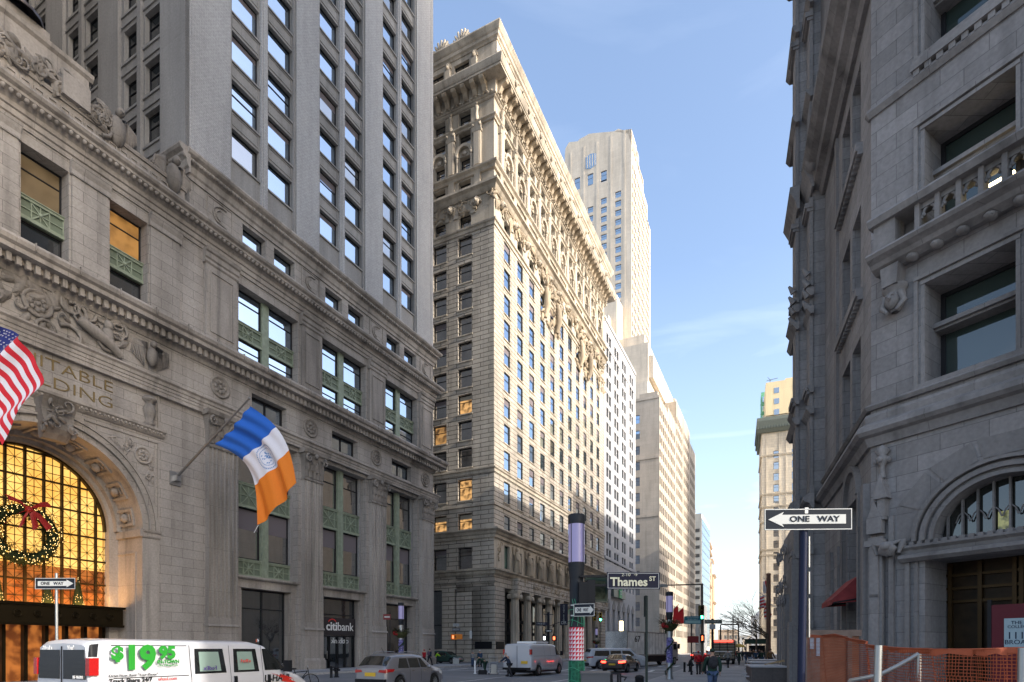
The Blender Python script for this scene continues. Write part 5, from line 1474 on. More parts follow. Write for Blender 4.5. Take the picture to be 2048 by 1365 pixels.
# gothic buttress shafts on the pavilions
b = MB()
for i, (t, o) in enumerate(OFF):
    for (z0, z1, e) in ((0, 3.2, .42), (3.2, 6.4, .3), (6.4, 8.4, .22), (9.3, 22.7, .14), (24.1, 45, .14), (45, 90, .1)):
        b.box(G, -t - .9, -t + .0 + .06, -o - e, -o + .0, z0, z1, 0)
    for z in (6.4, 13.8, 18.6, 22.2, 31, 40): b.box(G, -t - 1.0, -t + .14, -o - .34, -o, z, z + .22, 0); b.box(G, -t - .95, -t + .1, -o - .26, -o, z - .14, z, 0)
    for k in range(4):
        b.tube([G(-t + .12, -o - .22, 17.6 + .5 * k), G(-t + .2, -o - .45, 17.9 + .5 * k)], [.16, .05], 6)
for t in (12.6, 13.9, 15.2, 16.4): 
    for z, e in ((4.6, .5), (5.4, .45), (7.2, .4)):
        relief(b, G, -t - .35, -t + .35, z - .3, z + .3, -1.05 - e * .3, 7, .2, 0, .22, int(t * 10 + z))
    b.box(G, -t - .3, -t + .3, -1.3, -.9, 0, 4.0, 0); b.prism(G, [(-t - .3, 4.0), (-t + .3, 4.0), (-t, 4.8)], -1.3, -.9, 0)
b.build('buttress', M_GOT, go_)
# oriel-like carved bracket high on the street side
b = MB()
b.box(G, -8.3, -6.8, -.55, 0, 24.4, 27, 0); b.ball((-7.5, -.45, 23.9), .5, .5, .6, 8, 6, 0, G, .3); relief(b, G, -8.2, -6.9, 23.4, 24.4, -.3, 12, .25, 0, .3, 44)
b.box(G, -6.8, -.3, -.5, 0, 27.0, 27.6, 0)
b.box(G, -8.4, -5.6, -.18, 0, 24.1, 60, 0); b.box(G, -5.6, -5.2, -.1, 0, 9.4, 22.6, 0)
b.build('carved_bracket', M_GOT, go_)
# balcony
b = MB()
bp = [(-.1, 13.55), (-.1, 13.95), (.72, 13.95), (.78, 13.86), (.7, 13.78), (.5, 13.7), (.4, 13.6), (.15, 13.5)]
b.mould(R1, .25, 8.6, [(q + .1, z) for q, z in bp])
b.box(R1, .4, 1.0, -.68, -.08, 13.95, 14.75, 0)
b.mould(R1, .3, 8.6, [(0, 14.75), (0, 14.98), (.86, 14.98), (.9, 14.9), (.8, 14.75)])
x = 1.5
while x < 8.4:
    b.box(R1, x, x + .12, -.66, -.3, 13.95, 14.75, 0)
    if x < 8:
        for s_ in (-1, 1):
            b.tube([R1(x + .31 + s_ * .19, -.5, 14.35), R1(x + .31 + s_ * .12, -.5, 14.55), R1(x + .31, -.5, 14.66)], [.045, .05, .03], 5)
            b.ball((x + .31 + s_ * .12, -.5, 14.42), .05, .06, .05, 6, 4, 0, R1)
        b.box(R1, x + .12, x + .5, -.56, -.44, 14.6, 14.75, 0); b.box(R1, x + .12, x + .5, -.6, -.42, 13.95, 14.02, 0)
    x += .5
x = 1.3
while x < 8.4: b.ball((x, -.3, 13.5), .16, .24, .1, 8, 5, 0, R1); x += .62
# corbel with a mask
b.prism(R1, [(.5, 13.5), (1.0, 13.5), (.95, 12.9), (.55, 12.9)][::-1], -.5, 0, 0)
b.lathe(R1, .75, -.12, 12.2, [(.1, 0), (.26, .2), (.3, .45), (.27, .6), (.34, .66), (.34, .76)], 10, 0)
b.ball((.75, -.3, 12.5), .2, .2, .26, 9, 7, 0, R1); b.tube([R1(.75, -.48, 12.55), R1(.75, -.56, 12.45)], [.04, .06], 6)
for s_ in (-1, 1): b.ball((.75 + s_ * .08, -.47, 12.6), .04, .04, .03, 6, 4, 0, R1); b.tube([R1(.75 + s_ * .2, -.3, 12.7), R1(.75 + s_ * .3, -.25, 12.4), R1(.75 + s_ * .12, -.35, 12.15)], [.09, .1, .05], 6)
b.build('balcony', M_GOT, go_)
b = MB(); q = emit('warm_ceiling_lamp', (1, .82, .45), 4); b.box(R1, 2.9, 3.5, .2, .32, 14.55, 14.72, 0); b.build('balcony_lamp', q, go_)
# entrance arch, battlement band, tracery and doors
b = MB()
for r_, w_, h_ in ((ARR, .12, .08), (ARR + .2, .14, .14), (ARR + .42, .1, .2)):
    rows = [[R1(ACX + (r_ + a_) * math.cos(PI * k / 24), y_, 5.1 + (r_ + a_) * .92 * math.sin(PI * k / 24)) for k in range(25)] for a_, y_ in ((0, .02), (0, -h_), (w_, -h_), (w_, .02))]
    b.grid(rows, 0, smooth=False)
b.mould(R1, .9, 8, [(0, 4.55), (0, 5.0), (.2, 5.0), (.2, 4.93), (.1, 4.85), (.08, 4.75), (.3, 4.7), (.32, 4.6), (.2, 4.5), (.05, 4.5)])
x = .95
while x < 7.9: b.box(R1, x, x + .12, -.2, -.05, 5.0, 5.09, 0); x += .21
for k in range(7):                                      # voussoir joints as thin raised stones
    a = PI * (k + .5) / 7; r0, r1 = ARR + .62, ARR + 1.25
    rows = [[R1(ACX + r * math.cos(a + d), -.03, 5.1 + r * .92 * math.sin(a + d)) for d in (-.2, .2)] for r in (r0, r1)]
    b.grid(rows, 0, smooth=False)
# corner shaft with pinnacle and grotesque
b.box(R1, .02, .42, -.22, 0, 0, 5.4, 0); b.box(R1, .1, .34, -.3, -.22, 0, 5.2, 0); b.box(R1, .55, .7, -.12, 0, 0, 6.0, 0); b.box(R1, 1.0, 1.12, -.1, 0, 0, 4.5, 0); b.box(R1, 1.25, 1.34, -.08, 0, 0, 4.5, 0)
b.box(R1, -.05, .5, -.34, 0, 5.1, 5.3, 0); b.box(R1, .0, .44, -.3, 0, 5.5, 5.9, 0); b.prism(R1, [(-.02, 5.9), (.46, 5.9), (.22, 6.5)], -.3, 0, 0)
b.box(R1, .3, .52, -.26, 0, 5.9, 7.0, 0); b.prism(R1, [(.2, 6.55), (.62, 6.55), (.41, 7.3)], -.34, 0, 0)
b.lathe(R1, .41, -.16, 7.2, [(.1, 0), (.07, .4), (.16, .5), (.2, .62), (.1, .7), (.22, .85), (.12, .95), (.001, 1.05)], 8, 0)
for k in range(4): b.ball((.41 + .18 * math.cos(k * 1.57), -.16 + .18 * math.sin(k * 1.57), 7.75), .09, .09, .09, 6, 4, 0, R1)
b.ball((.62, -.3, 4.95), .3, .3, .22, 9, 6, 0, R1, .2); b.ball((.66, -.52, 5.02), .15, .16, .14, 8, 6, 0, R1)
for s_ in (-1, 1): b.tube([R1(.62 + s_ * .15, -.3, 5.1), R1(.62 + s_ * .4, -.25, 5.15), R1(.62 + s_ * .3, -.3, 4.8)], [.09, .12, .05], 6)
b.box(R1, .1, .34, -.3, 0, 3.5, 3.6, 0); b.box(G, -.5, -.1, -.2, 0, 0, 7.2, 0); b.box(G, -1.3, -1.1, -.15, 0, 0, 7.2, 0); b.box(G, -4.1, -3.8, -.15, 0, 0, 7.4, 0)
rows = [[G(-2.55 + (r_) * math.cos(PI * k / 16), y_, 7.2 + r_ * 1.0 * math.sin(PI * k / 16)) for k in range(17)] for r_, y_ in ((1.05, 0), (1.05, -.15), (1.25, -.18), (1.3, 0))]; b.grid(rows, 0, smooth=False)
for t in (4.9, 6.4): b.box(G, -t - .07, -t + .07, -.12, 0, 2.5, 5.2, 0); b.ball((-t, -.08, 4.2), .16, .12, .2, 7, 5, 0, G); b.prism(G, [(-t - .15, 5.2), (-t + .15, 5.2), (-t, 6.0)], -.12, 0, 0)
b.build('entrance_moulding', M_GOT, go_)
b = MB()
pts = [R1(ACX + ARR * math.cos(PI * k / 24), .55, 5.1 + ARR * .92 * math.sin(PI * k / 24)) for k in range(25)]
b.face(pts, 0)
for k in range(-4, 5):
    x = ACX + k * .36
    zt = 5.1 + .92 * math.sqrt(max(0, ARR ** 2 - (k * .36) ** 2)); b.box(R1, x - .025, x + .025, .4, .5, 5.1, max(zt, 5.12), 1)
    if abs(k) < 4:
        for s_ in (-1, 1): b.tube([R1(x + s_ * .17, .45, 5.55), R1(x + s_ * .1, .45, 5.75), R1(x, .45, 5.85)], .02, 5, 1)
        if k in (-1, 1, 2): b.face([R1(x + .06, .53, 5.2), R1(x + .3, .53, 5.2), R1(x + .3, .53, 5.7), R1(x + .06, .53, 5.7)], 2)
b.build('arch_tracery', [glass('leaded_glass', (.02, .022, .02), .08), M_GOT, emit('dim_leaf_light', (.5, .5, .2), .16, noise=.9, nscale=5, c2=(.05, .05, .02))], go_)
b = MB()
dk = plain('dark_timber', (.022, .013, .006), .45, noise=.3, nscale=3)
b.face([R1(ACX - 1.85, 1.5, 0), R1(ACX + 1.85, 1.5, 0), R1(ACX + 1.85, 1.5, 4.55), R1(ACX - 1.85, 1.5, 4.55)], 0)
for x in (1.55, 2.3, 3.1, 3.25, 4.2, 5.1): b.box(R1, x, x + .1, 1.36, 1.5, 0, 4.5, 1)
for z in (3.3, 3.7, 4.1): b.box(R1, 1.5, 5.2, 1.4, 1.5, z, z + .08, 1)
b.build('entrance_door', [dk, plain('bronze_brown', (.045, .026, .01), .4, metal=.3)], go_)
b = MB(); b.box(R1, 2.75, 4.8, 1.0, 1.05, .3, 3.15, 0); b.box(R1, 2.66, 2.75, .98, 1.07, .0, 3.3, 1)
bp_ = b.build('maroon_hoarding', [plain('maroon_board', (.10, .006, .015), .5), M_FR], go_)
b = MB(); b.box(R1, 3.05, 4.1, .95, 1.0, 1.95, 2.75, 0); bd = b.build('notice_board', plain('pale_blue_board', (.32, .42, .46), .5), bp_)
ink = plain('dark_ink', (.02, .03, .06), .6)
for s_, z, h in (('THE RETAIL', 2.62, .11), ('COLLECTION AT', 2.51, .09), ('111-115', 2.26, .22), ('BROADWAY', 2.08, .14)): text_mesh(s_, h * 1.25, R1, 3.56, .945, z, ink, bd, .003, 'board_lettering')
b = MB()
pa, pb_ = -3.6, -1.45; q0, q1, q2 = .8, 3.62, 4.42
for k in range(8):
    u0, u1 = k / 8, (k + 1) / 8; xa, xb = pa + (pb_ - pa) * u0, pa + (pb_ - pa) * u1; sg = lambda u: .05 * math.sin(PI * ((u * 4) % 1))
    b.grid([[G(x, -.05 - q0 * v, q2 + (q1 - q2) * v - sg(uu) * math.sin(PI * v)) for x, uu in ((xa, u0), ((xa + xb) / 2, (u0 + u1) / 2), (xb, u1))] for v in (0, .25, .5, .75, 1)], 0)
    b.face([G(xa, -.05 - q0, q1), G(xb, -.05 - q0, q1), G(xb, -.06 - q0, q1 - .16), G((xa + xb) / 2, -.05 - q0, q1 - .2), G(xa, -.06 - q0, q1 - .16)], 0)
for x in (pa, pb_): b.face([G(x, -.05, q2), G(x, -.05 - q0, q1), G(x, -.05 - q0, q1 - .14), G(x, -.05, q1 - .1)], 0)
for x in (pa, (pa + pb_) / 2, pb_): b.bar(G(x, -.05, q1), G(x, -.03 - q0, q1 - .12), .05, .05, 1)
b.build('red_awning', [plain('red_canvas', (.20, .03, .03), .8, noise=.25, nscale=3), M_BLK], go_)
b = MB(); b.box(G, -3.6, -1.5, .68, .72, .3, 7.2, 0)
for x in (-3.6, -2.6, -1.6): b.box(G, x, x + .08, .6, .68, .3, 7.2, 1)
b.build('street_side_window', [M_GLD, M_FR], go_)
wG.finish(100)

# ================================================================ far right: tall cream tower and neighbours
YD = 205.0
D0 = ((1523.5 - PX0) / F0 * YD, YD)
DN = Fr(D0[0], D0[1], .93, -.3676)           # face turned to the camera
td = thing('distant_cream_tower', 'distant narrow cream tower with a dark projecting cornice, just left of the grey gothic building', 'building', (D0[0], D0[1], 0))
b = MB(); wD = Wins(td)
zc0, zc1 = zat(868, YD), zat(848, YD); zt_ = zat(764, YD)
def hr(x): return x
od = []
r_ = 0; z = zat(905, YD)
while z > 6:
    for x in (4.8, 10.8, 17, 23): od.append((x - .95, x + .95, z - 2.6, z, .4)); wD.add(DN, x, z - 2.6, 1.9, 2.6, .4, style='sash', gl=M_GL if x > 8 and z > 40 else M_GLM, ft=.1)
    z -= 4.05
facade(b, DN, 0, 30, 0, zc0, od)
b.box(DN, 0, 30, .01, 25, 0, zc0, 0, skip='f')

b.box(DN, 1.2, 30, 2, 22, zc1, zat(830, YD), 0)
b.build('wall', M_TW, td)
b = MB()
for k, z in enumerate([zc0 - 8, zc0 - 22, zc0 - 26.5, zc0 - 42, 48, 36, 18, 10]): b.mould(DN, -.5, 30, [(0, z - .5), (0, z), (.5, z), (.3, z - .5)]); b.box(DN, -.5, 0, 0, 20, z - .5, z, 0)
for x in (1.6, 5.8, 8, 12.5): b.box(DN, x - .2, x + .2, -.2, 0, 0, zc0, 0)
b.build('string_course', M_TW, td)
b = MB(); b.mould(DN, -1.7, 30, [(0, zc0), (0, zc1 + 1.2), (2.6, zc1 + 1.2), (2.7, zc1), (2.0, zc0 + 1.0), (.9, zc0)]); b.box(DN, -1.7, 0, -2.6, 24, zc1, zc1 + 1.2, 0); b.box(DN, -.9, 0, 0, 24, zc0, zc1, 0)
x = -1.4
while x < 28: b.box(DN, x, x + .35, -2.3, -.4, zc0 + 1.0, zc0 + 1.9, 0); x += .9
y = 0
while y < 22: b.box(DN, -1.5, -.2, y, y + .35, zc0 + .9, zc0 + 1.9, 0); y += .9
b.build('dark_cornice', plain('verdigris_cornice', (.13, .15, .13), .7, noise=.2), td)
b = MB(); b.box(DN, 1.4, 30, 1.5, 20, zat(830, YD), zt_, 0)
for k in range(3):
    for x in (5.0, 11.2, 17.5): b.box(DN, x - .85, x + .85, 1.42, 1.5, zt_ - 5.6 - 3.9 * k - 2.2 + 3.5, zt_ - 5.6 - 3.9 * k + 3.5 - .2, 1)
b.box(DN, 8, 12, 4, 8, zt_, zt_ + 1.6, 0)
b.build('penthouse', [stone('pale_yellow_render', (.72, .60, .38), bw=8, bh=8, mortar=.01, var=.02, stain=.08), M_GLM], td)
b = MB()
b.tube([DN(3, 5, zt_), DN(3, 5, zt_ + 2.5)], .12, 5); b.tube([DN(1.8, 5, zt_ + 2.2), DN(5.6, 5, zt_ + 2.6)], .1, 5); b.tube([DN(2.2, 5, zt_ + 3.4), DN(3.4, 5, zt_ + 2)], .08, 5)
b.build('roof_mast', M_FRG, td)
wD.finish(100)
YH = 212.0
b = MB(); HN = Fr((1523.5 - PX0) / F0 * YH, YH, .93, -.3676)
b.box(HN, 0, 3.4, 6, 14, 0, zat(772, YH), 0)
z = 50
while z < zat(780, YH):
    for x in (.5, 1.9): b.box(HN, x, x + .9, 5.9, 6, z, z + 2, 1)
    b.box(HN, -.3, 3.4, 5.8, 6, z - 1.2, z - .9, 0); z += 3.6
tg = b.build('green_glass_tower', [plain('green_cladding', (.16, .42, .27), .4), M_GLB], None, HN(0, 6, 0))
tag(tg, 'slim green clad tower showing behind the left side of the cream penthouse', 'building')
# white building with a pitched roof and the flags further along
YB = 300.0
FB_ = Fr((1503 - PX0) / F0 * YB, YB, .93, -.3676)
tb_ = thing('distant_white_building', 'small white classical building with a sloping roof at the far end of the right side', 'building', (FB_(0, 0, 0)[0], FB_(0, 0, 0)[1], 0))
b = MB(); hb = zat(1232, YB)
b.box(FB_, 0, 22, 0, 12, 0, hb, 0); b.mould(FB_, -.5, 22, [(0, hb - .8), (0, hb), (.6, hb), (.4, hb - .8)]); b.mould(FB_, 0, 22, [(0, hb - 8), (0, hb - 7.4), (.5, hb - 7.4), (.3, hb - 8)])
b.prism(FB_, [(1.5, hb), (22, hb), (22, hb + 7), (7, hb + 7)], .5, 11, 2)
for k in range(8):
    for j in range(3 if k < 8 else 1): b.box(FB_, 1.4 + 2.3 * k, 2.6 + 2.3 * k, -.06, 0, 4 + 4.3 * j, 6.4 + 4.3 * j, 1)
for k in range(8): b.box(FB_, 1.4 + 2.3 * k, 2.6 + 2.3 * k, -.06, 0, hb - 6.5, hb - 2, 1)
b.build('wall', [M_WB, M_GLM, plain('slate_grey', (.25, .26, .3), .6)], tb_)
YC = 150.0
b = MB(); FC = Fr((1490 - PX0) / F0 * YC, YC, .93, -.3676)
b.box(FC, 0, 6, 0, 3, 3.2, 4.3, 0); b.box(FC, .2, .4, .2, .4, 0, 3.2, 1); b.box(FC, 5.4, 5.6, .2, .4, 0, 3.2, 1); b.box(FC, -.2, 6.2, -.2, 3.2, 4.3, 4.5, 1)
b.box(FC, 1, 5, 2.6, 2.9, .3, 2.8, 1)
ts_ = b.build('subway_canopy', [plain('dark_green_canopy', (.03, .06, .045), .5), M_BLK], None, FC(0, 0, 0))
tag(ts_, 'dark green flat canopy over the far pavement at the end of the street', 'canopy')

# beyond: low grey blocks closing the end of the street
for i, (px, Y, w, h) in enumerate(((1436, 360, 12, 14), (1447, 420, 16, 11), (1462, 460, 18, 9), (1478, 430, 12, 12), (1486, 380, 14, 8))):
    Fb = Fr((px - PX0) / F0 * Y, Y, .93, -.3676); b = MB()
    b.box(Fb, 0, w, 0, 12, 0, h, 0); b.mould(Fb, 0, w, [(0, h - .8), (0, h), (.5, h), (.3, h - .8)])
    for k in range(int(w / 3)):
        for j in range(int(h / 3.6)): b.box(Fb, .8 + 3 * k, 2.2 + 3 * k, -.05, 0, 1 + 3.6 * j, 3.2 + 3.6 * j, 1)
    o = b.build('far_building', [(M_CR2, M_CON, M_WB, M_CR, M_TW)[i], M_GLD], None, Fb(0, 0, 0))
    tag(o, ['small buff block at the far end of the avenue beside the tan building', 'low pale concrete block at the very end of the avenue', 'widest low white block in the haze at the end of the avenue', 'cream block showing left of the green canopy at the end of the avenue', 'lowest stone block behind the green canopy'][i], 'building', 'low blocks closing the avenue')
# ================================================================ ground
def curbdir(): return (.381, .9246)
K = Fr(8, 32, .381, .9246)
def asphalt():
    m, nt, b = _mat('asphalt'); L = nt.links.new
    tc = N(nt, 'ShaderNodeTexCoord'); n1 = N(nt, 'ShaderNodeTexNoise'); n1.inputs['Scale'].default_value = .25; n1.inputs['Detail'].default_value = 8
    n2 = N(nt, 'ShaderNodeTexNoise'); n2.inputs['Scale'].default_value = 60; n2.inputs['Detail'].default_value = 4
    L(tc.outputs['Object'], n1.inputs['Vector']); L(tc.outputs['Object'], n2.inputs['Vector'])
    r = N(nt, 'ShaderNodeValToRGB'); r.color_ramp.elements[0].position = .38; r.color_ramp.elements[0].color = (.13, .135, .145, 1); r.color_ramp.elements[1].position = .62; r.color_ramp.elements[1].color = (.18, .185, .195, 1)
    L(n1.outputs['Fac'], r.inputs['Fac']); L(r.outputs['Color'], b.inputs['Base Color'])
    bp = N(nt, 'ShaderNodeBump'); bp.inputs['Strength'].default_value = .5; bp.inputs['Distance'].default_value = .01
    L(n2.outputs['Fac'], bp.inputs['Height']); L(bp.outputs['Normal'], b.inputs['Normal']); b.inputs['Roughness'].default_value = .75
    return m
b = MB(); b.face([(-3000, -400, 0), (3000, -400, 0), (3000, 4000, 0), (-3000, 4000, 0)]); struct(b.build('road', asphalt()))
m_pave = stone('pavement_slab', (.32, .32, .325), bw=1.5, bh=1.5, mortar=.02, mdark=.6, var=.06, stain=.2, sq=0.)
m_kerb = plain('granite_kerb', (.33, .32, .31), .8, noise=.15, nscale=5)
def pavement(name, F_, x0, x1, y0, y1, kside):
    b = MB(); b.box(F_, x0, x1, y0, y1, 0.0, .15, 0, skip='b')
    if kside == 'f': b.box(F_, x0, x1, y0 - .18, y0, 0, .154, 1, skip='b')
    else: b.box(F_, x0, x1, y1, y1 + .18, 0, .154, 1, skip='b')
    struct(b.build(name, [m_pave, m_kerb]))
pavement('pavement', E, -75, 1.0, -5.6, .02, 'f')
pavement('pavement', S, -1.2, 420, -5.4, .02, 'f')
pavement('pavement', K, -60, 28, -70, 0, 'k')
pavement('pavement', Fr(31.5, 64, .40, .9165), 0, 400, -60, 0, 'k')
def strip(mb, p, q, w, z=.006):
    p = Vector((*p, z)); q = Vector((*q, z)); t = (q - p).normalized(); n = Vector((-t.y, t.x, 0)) * w / 2
    mb.face([tuple(p - n), tuple(q - n), tuple(q + n), tuple(p + n)][::1])
m_line = plain('road_paint', (.62, .62, .60), .7, noise=.3, nscale=3)
b = MB()
dd = Vector((.381, .9246))
def lane(x, y, a, c, w=.14): p = Vector((x, y)); strip(b, p + dd * a, p + dd * c, w)
lane(-3.1, 32, -25, 12.5); lane(2.24, 32, -25, 4.5); lane(4.6, 37.8, 0, 6)
lane(-3.1, 32, 30, 60, .12); lane(3.0, 46.5, 14, 60, .12); lane(10, 60, 0, 90, .12)
for (p, q, w) in (((-9.5, 51), (12.5, 45.2), .3), ((-7.5, 56), (14, 50.3), .3), ((-2.5, 43.6), (6.8, 41.6), .4)): strip(b, p, q, w)
for k in range(9): strip(b, (-8 + k * 2.4, 50.9 - .62 * k + .3), (-6.7 + k * 2.4, 54.9 - .62 * k), .35)
for k in range(8): strip(b, (15.5 + 1.5 * k, 59.6 - .3 * k), (17.2 + 1.5 * k, 63.6 - .3 * k), .4)
struct(b.build('road_markings', m_line))
b = MB()
for Y in (30.5, 36.4, 41.5, 46.2, 54.2): strip(b, (Y * (1395 - PX0) / F0 + .5, Y + .6), (Y * (1512 - PX0) / F0 + 2, Y - .4), .12, .155)
struct(b.build('pavement_joints', plain('pale_joint', (.48, .48, .48), .8)))
b = MB()
for x, y, r in ((-1.2, 30, .35), (4.9, 41, .35), (-8, 47, .35), (9.5, 58, .35)):
    b.face([(x + r * math.cos(2 * PI * k / 20), y + r * math.sin(2 * PI * k / 20), .006) for k in range(20)])
struct(b.build('road_manholes', plain('iron_cover', (.03, .03, .03), .5, metal=.5)))

# ================================================================ vehicles
def interp(pts, x):
    if x <= pts[0][0]: return pts[0][1]
    for (a, va), (c, vc) in zip(pts, pts[1:]):
        if x <= c:
            t = (x - a) / (c - a) if c > a else 1; return va + (vc - va) * t
    return pts[-1][1]
class Car:
    def __init__(s, name, label, cat, pos, heading, L, W_, roof, belt, zb, paint, wheels, Rw=.33, wr=.82, group=None, width=None, rim=True):
        a = math.radians(heading); dx, dy = math.sin(a), math.cos(a)
        s.F = Fr(pos[0], pos[1], dx, dy); s.L = L; s.W = W_ / 2; s.roof = roof; s.belt = belt; s.zb = zb; s.wh = wheels; s.Rw = Rw; s.wr = wr
        s.width = width or [(0, .8), (.1, .9), (.3, .97), (.7, 1), (L - .9, 1), (L - .3, .93), (L, .8)]
        s.t = thing(name, label, cat, (pos[0], pos[1], 0), group)
        xs = sorted(set([round(L * k / 70, 3) for k in range(71)] + [p[0] for p in roof] + [p[0] for p in belt]))
        q = MB(); rows = []
        for x in xs: rows.append([s.P(x, i) for i in range(-12, 13)])
        q.grid([[s.F(*p) for p in r] for r in rows], 0, smooth=True, flip=True)
        q.face([s.F(*p) for p in rows[0]], 0); q.face([s.F(*p) for p in rows[-1]][::-1], 0)
        s.body = q.build('body', paint, s.t)
        q = MB(); q.box(s.F, .25, L - .25, -s.W * .82, s.W * .82, .22, .62, 0); q.build('underbody', M_BLK, s.t)
        for xw in wheels:
            for sg in (-1, 1):
                q = MB(); yw = sg * (s.W - .12)
                prof = [(Rw * .62, .11), (Rw * .95, .11), (Rw, .07), (Rw, -.07), (Rw * .95, -.11), (Rw * .62, -.11)]
                rows = [[s.F(xw + r * math.cos(2 * PI * k / 24), yw + h, Rw + r * math.sin(2 * PI * k / 24)) for k in range(24)] for r, h in prof]
                q.grid(rows, 0, closed=True)
                for hh in (sg * .08,):
                    q.face([s.F(xw + Rw * .63 * math.cos(2 * PI * k / 24), yw + hh * .2, Rw + Rw * .63 * math.sin(2 * PI * k / 24)) for k in range(24)], 0)
                    for k in range(10 if rim else 0):
                        a_ = 2 * PI * k / 10; q.bar(s.F(xw + .03 * math.cos(a_), yw + hh, Rw + .03 * math.sin(a_)), s.F(xw + Rw * .62 * math.cos(a_), yw + hh, Rw + Rw * .62 * math.sin(a_)), .035, .03, 1)
                    rows = [[s.F(xw + r * math.cos(2 * PI * k / 24), yw + hh * f, Rw + r * math.sin(2 * PI * k / 24)) for k in range(24)] for r, f in ((Rw * .66, 1.), (Rw * .6, 1.2), (Rw * .56, .6))]
                    q.grid(rows, 1, closed=True); q.ball((xw, yw + hh, Rw), .07, .03, .07, 8, 4, 1, s.F)
                q.build('wheel', [M_RUB, M_STEELP], s.t)
    def P(s, x, i):
        sg = -1 if i < 0 else 1; i = abs(i)
        zr = interp(s.roof, x); zs = min(interp(s.belt, x), zr); zb = s.zb if not isinstance(s.zb, list) else interp(s.zb, x); w = s.W * interp(s.width, x)
        for xw in s.wh:
            d = abs(x - xw); Ra = s.Rw + .07
            if d < Ra: zb = max(zb, s.Rw + math.sqrt(Ra * Ra - d * d))
        full = max(.001, s.maxg()); g = (zr - zs) / full; wt = w * (s.wr * min(1, g * 1.3) + .93 * max(0, 1 - g * 1.3))
        zb = min(zb, zs - .05)
        # 12..: bottom -> roof centre at 0
        T = [(0, zr + .03), (wt * .45, zr + .02), (wt * .82, zr - .005), (wt * .97, zr - .05 * min(1, g * 2 + .15)), (None, .75), (None, .4), (w * .975, zs + .001), (w * .995, zs - .06), (w, zb + .7 * (zs - zb)), (w, zb + .4 * (zs - zb)), (w * .985, zb + .12 * (zs - zb)), (w * .93, zb), (w * .6, zb)][i]
        if T[0] is None:
            z1 = zr - .05 * min(1, g * 2 + .15); f = T[1]; return (x, sg * (w * .975 + (wt * .97 - w * .975) * f), zs + (z1 - zs) * f)
        return (x, sg * T[0], T[1])
    def maxg(s): return max(z - interp(s.belt, x) for x, z in s.roof)
    def side(s, x, z, off=.012, sg=-1):
        """point on the flank at height z"""
        pr = [s.P(x, i * 1) for i in (3, 4, 5, 6, 7, 8, 9, 10, 11)]
        zz = [p[2] for p in pr]; z = min(max(z, zz[-1]), zz[0])
        for p, q in zip(pr, pr[1:]):
            if q[2] <= z <= p[2]:
                t = (z - q[2]) / (p[2] - q[2]) if p[2] > q[2] else 0; y = q[1] + (p[1] - q[1]) * t; return s.F(x, sg * (y + off), z)
        return s.F(x, sg * (pr[-1][1] + off), z)
    def patch(s, pts, mat, name, sg=None, off=.012, n=8):
        """four corners (x,z) on the flank: lower rear, lower front, upper front, upper rear"""
        for g in ((-1, 1) if sg is None else (sg,)):
            q = MB(); (a, b_, c, d) = pts; rows = []
            for j in range(5):
                v = j / 4
                rows.append([s.side(a[0] * (1 - u) * (1 - v) + b_[0] * u * (1 - v) + c[0] * u * v + d[0] * (1 - u) * v, a[1] * (1 - u) * (1 - v) + b_[1] * u * (1 - v) + c[1] * u * v + d[1] * (1 - u) * v, off, g) for u in [k / n for k in range(n + 1)]])
            q.grid(rows, 0, smooth=True); q.build(name, mat, s.t)
    def top(s, x0, x1, mat, name, i0=3, off=.012):
        q = MB(); rows = []
        for k in range(9):
            x = x0 + (x1 - x0) * k / 8; r = []
            for i in range(-i0, i0 + 1): p = s.P(x, i); r.append(s.F(p[0] + (-off if x0 < s.L / 2 else off), p[1], p[2] + off))
            rows.append(r)
        q.grid(rows, 0, smooth=True); return q.build(name, mat, s.t)
    def box(s, x0, x1, y0, y1, z0, z1, mat, name, both=False):
        for sg in ((1, -1) if both else (1,)):
            q = MB(); q.box(s.F, x0, x1, min(sg * y0, sg * y1), max(sg * y0, sg * y1), z0, z1); q.build(name, mat, s.t)
M_CG = glass('car_glass', (.012, .014, .014), .12, .02)
M_TL = emit('tail_lamp_lit', (1., .04, .02), 5); M_TLO = plain('tail_lamp', (.32, .01, .01), .2, coat=.6)
M_PLATE = plain('yellow_plate', (.55, .35, .03), .5); M_CHR = plain('chrome', (.6, .6, .6), .15, metal=1.)
M_HL = plain('headlamp', (.55, .58, .6), .1, coat=1.)
def text_on(c, txt, size, x, z, mat, name='lettering', rear=False, y=0., xs=1., shear=0., bold=0., mirror=False, rot=False):
    if rear: Fq = Fr(*c.F(-.02, y, 0)[:2], -c.F.n[0], -c.F.n[1]); 
    else: Fq = Fr(*c.F(x, -c.W - .005, 0)[:2], c.F.d[0], c.F.d[1])
    return text_mesh(txt, size, Fq, 0, -.012, z, mat, c.t, .004, name, xs=xs, font_shear=shear, bold=bold, mirror=mirror)
VW = [(0, .93), (.06, .985), (.3, 1), (4.6, 1), (5.2, .96), (5.6, .86), (5.7, .78)]
def van(name, label, pos, heading, windows=False, width=2.0, k=1.0):
    c = Car(name, label, 'van', pos, heading, 5.7, width, [(0, 1.98), (.1, 2.06), (.4, 2.09), (3.7, 2.08), (4.1, 2.0), (4.95, 1.28), (5.3, 1.18), (5.6, 1.02), (5.7, .88)], [(0, 1.27), (4.6, 1.27), (5.2, 1.12), (5.7, .8)], [(0, .42), (.2, .36), (5.5, .3), (5.7, .4)], M_WHTP, (1.15, 4.65), .37, .9, width=VW)
    if k != 1: c.t.scale = (k, k, k)
    return c
uh = van('rental_van', 'white rental van with a large green price on its side, nearest vehicle at lower left', (-9.0, 11.3), 26)
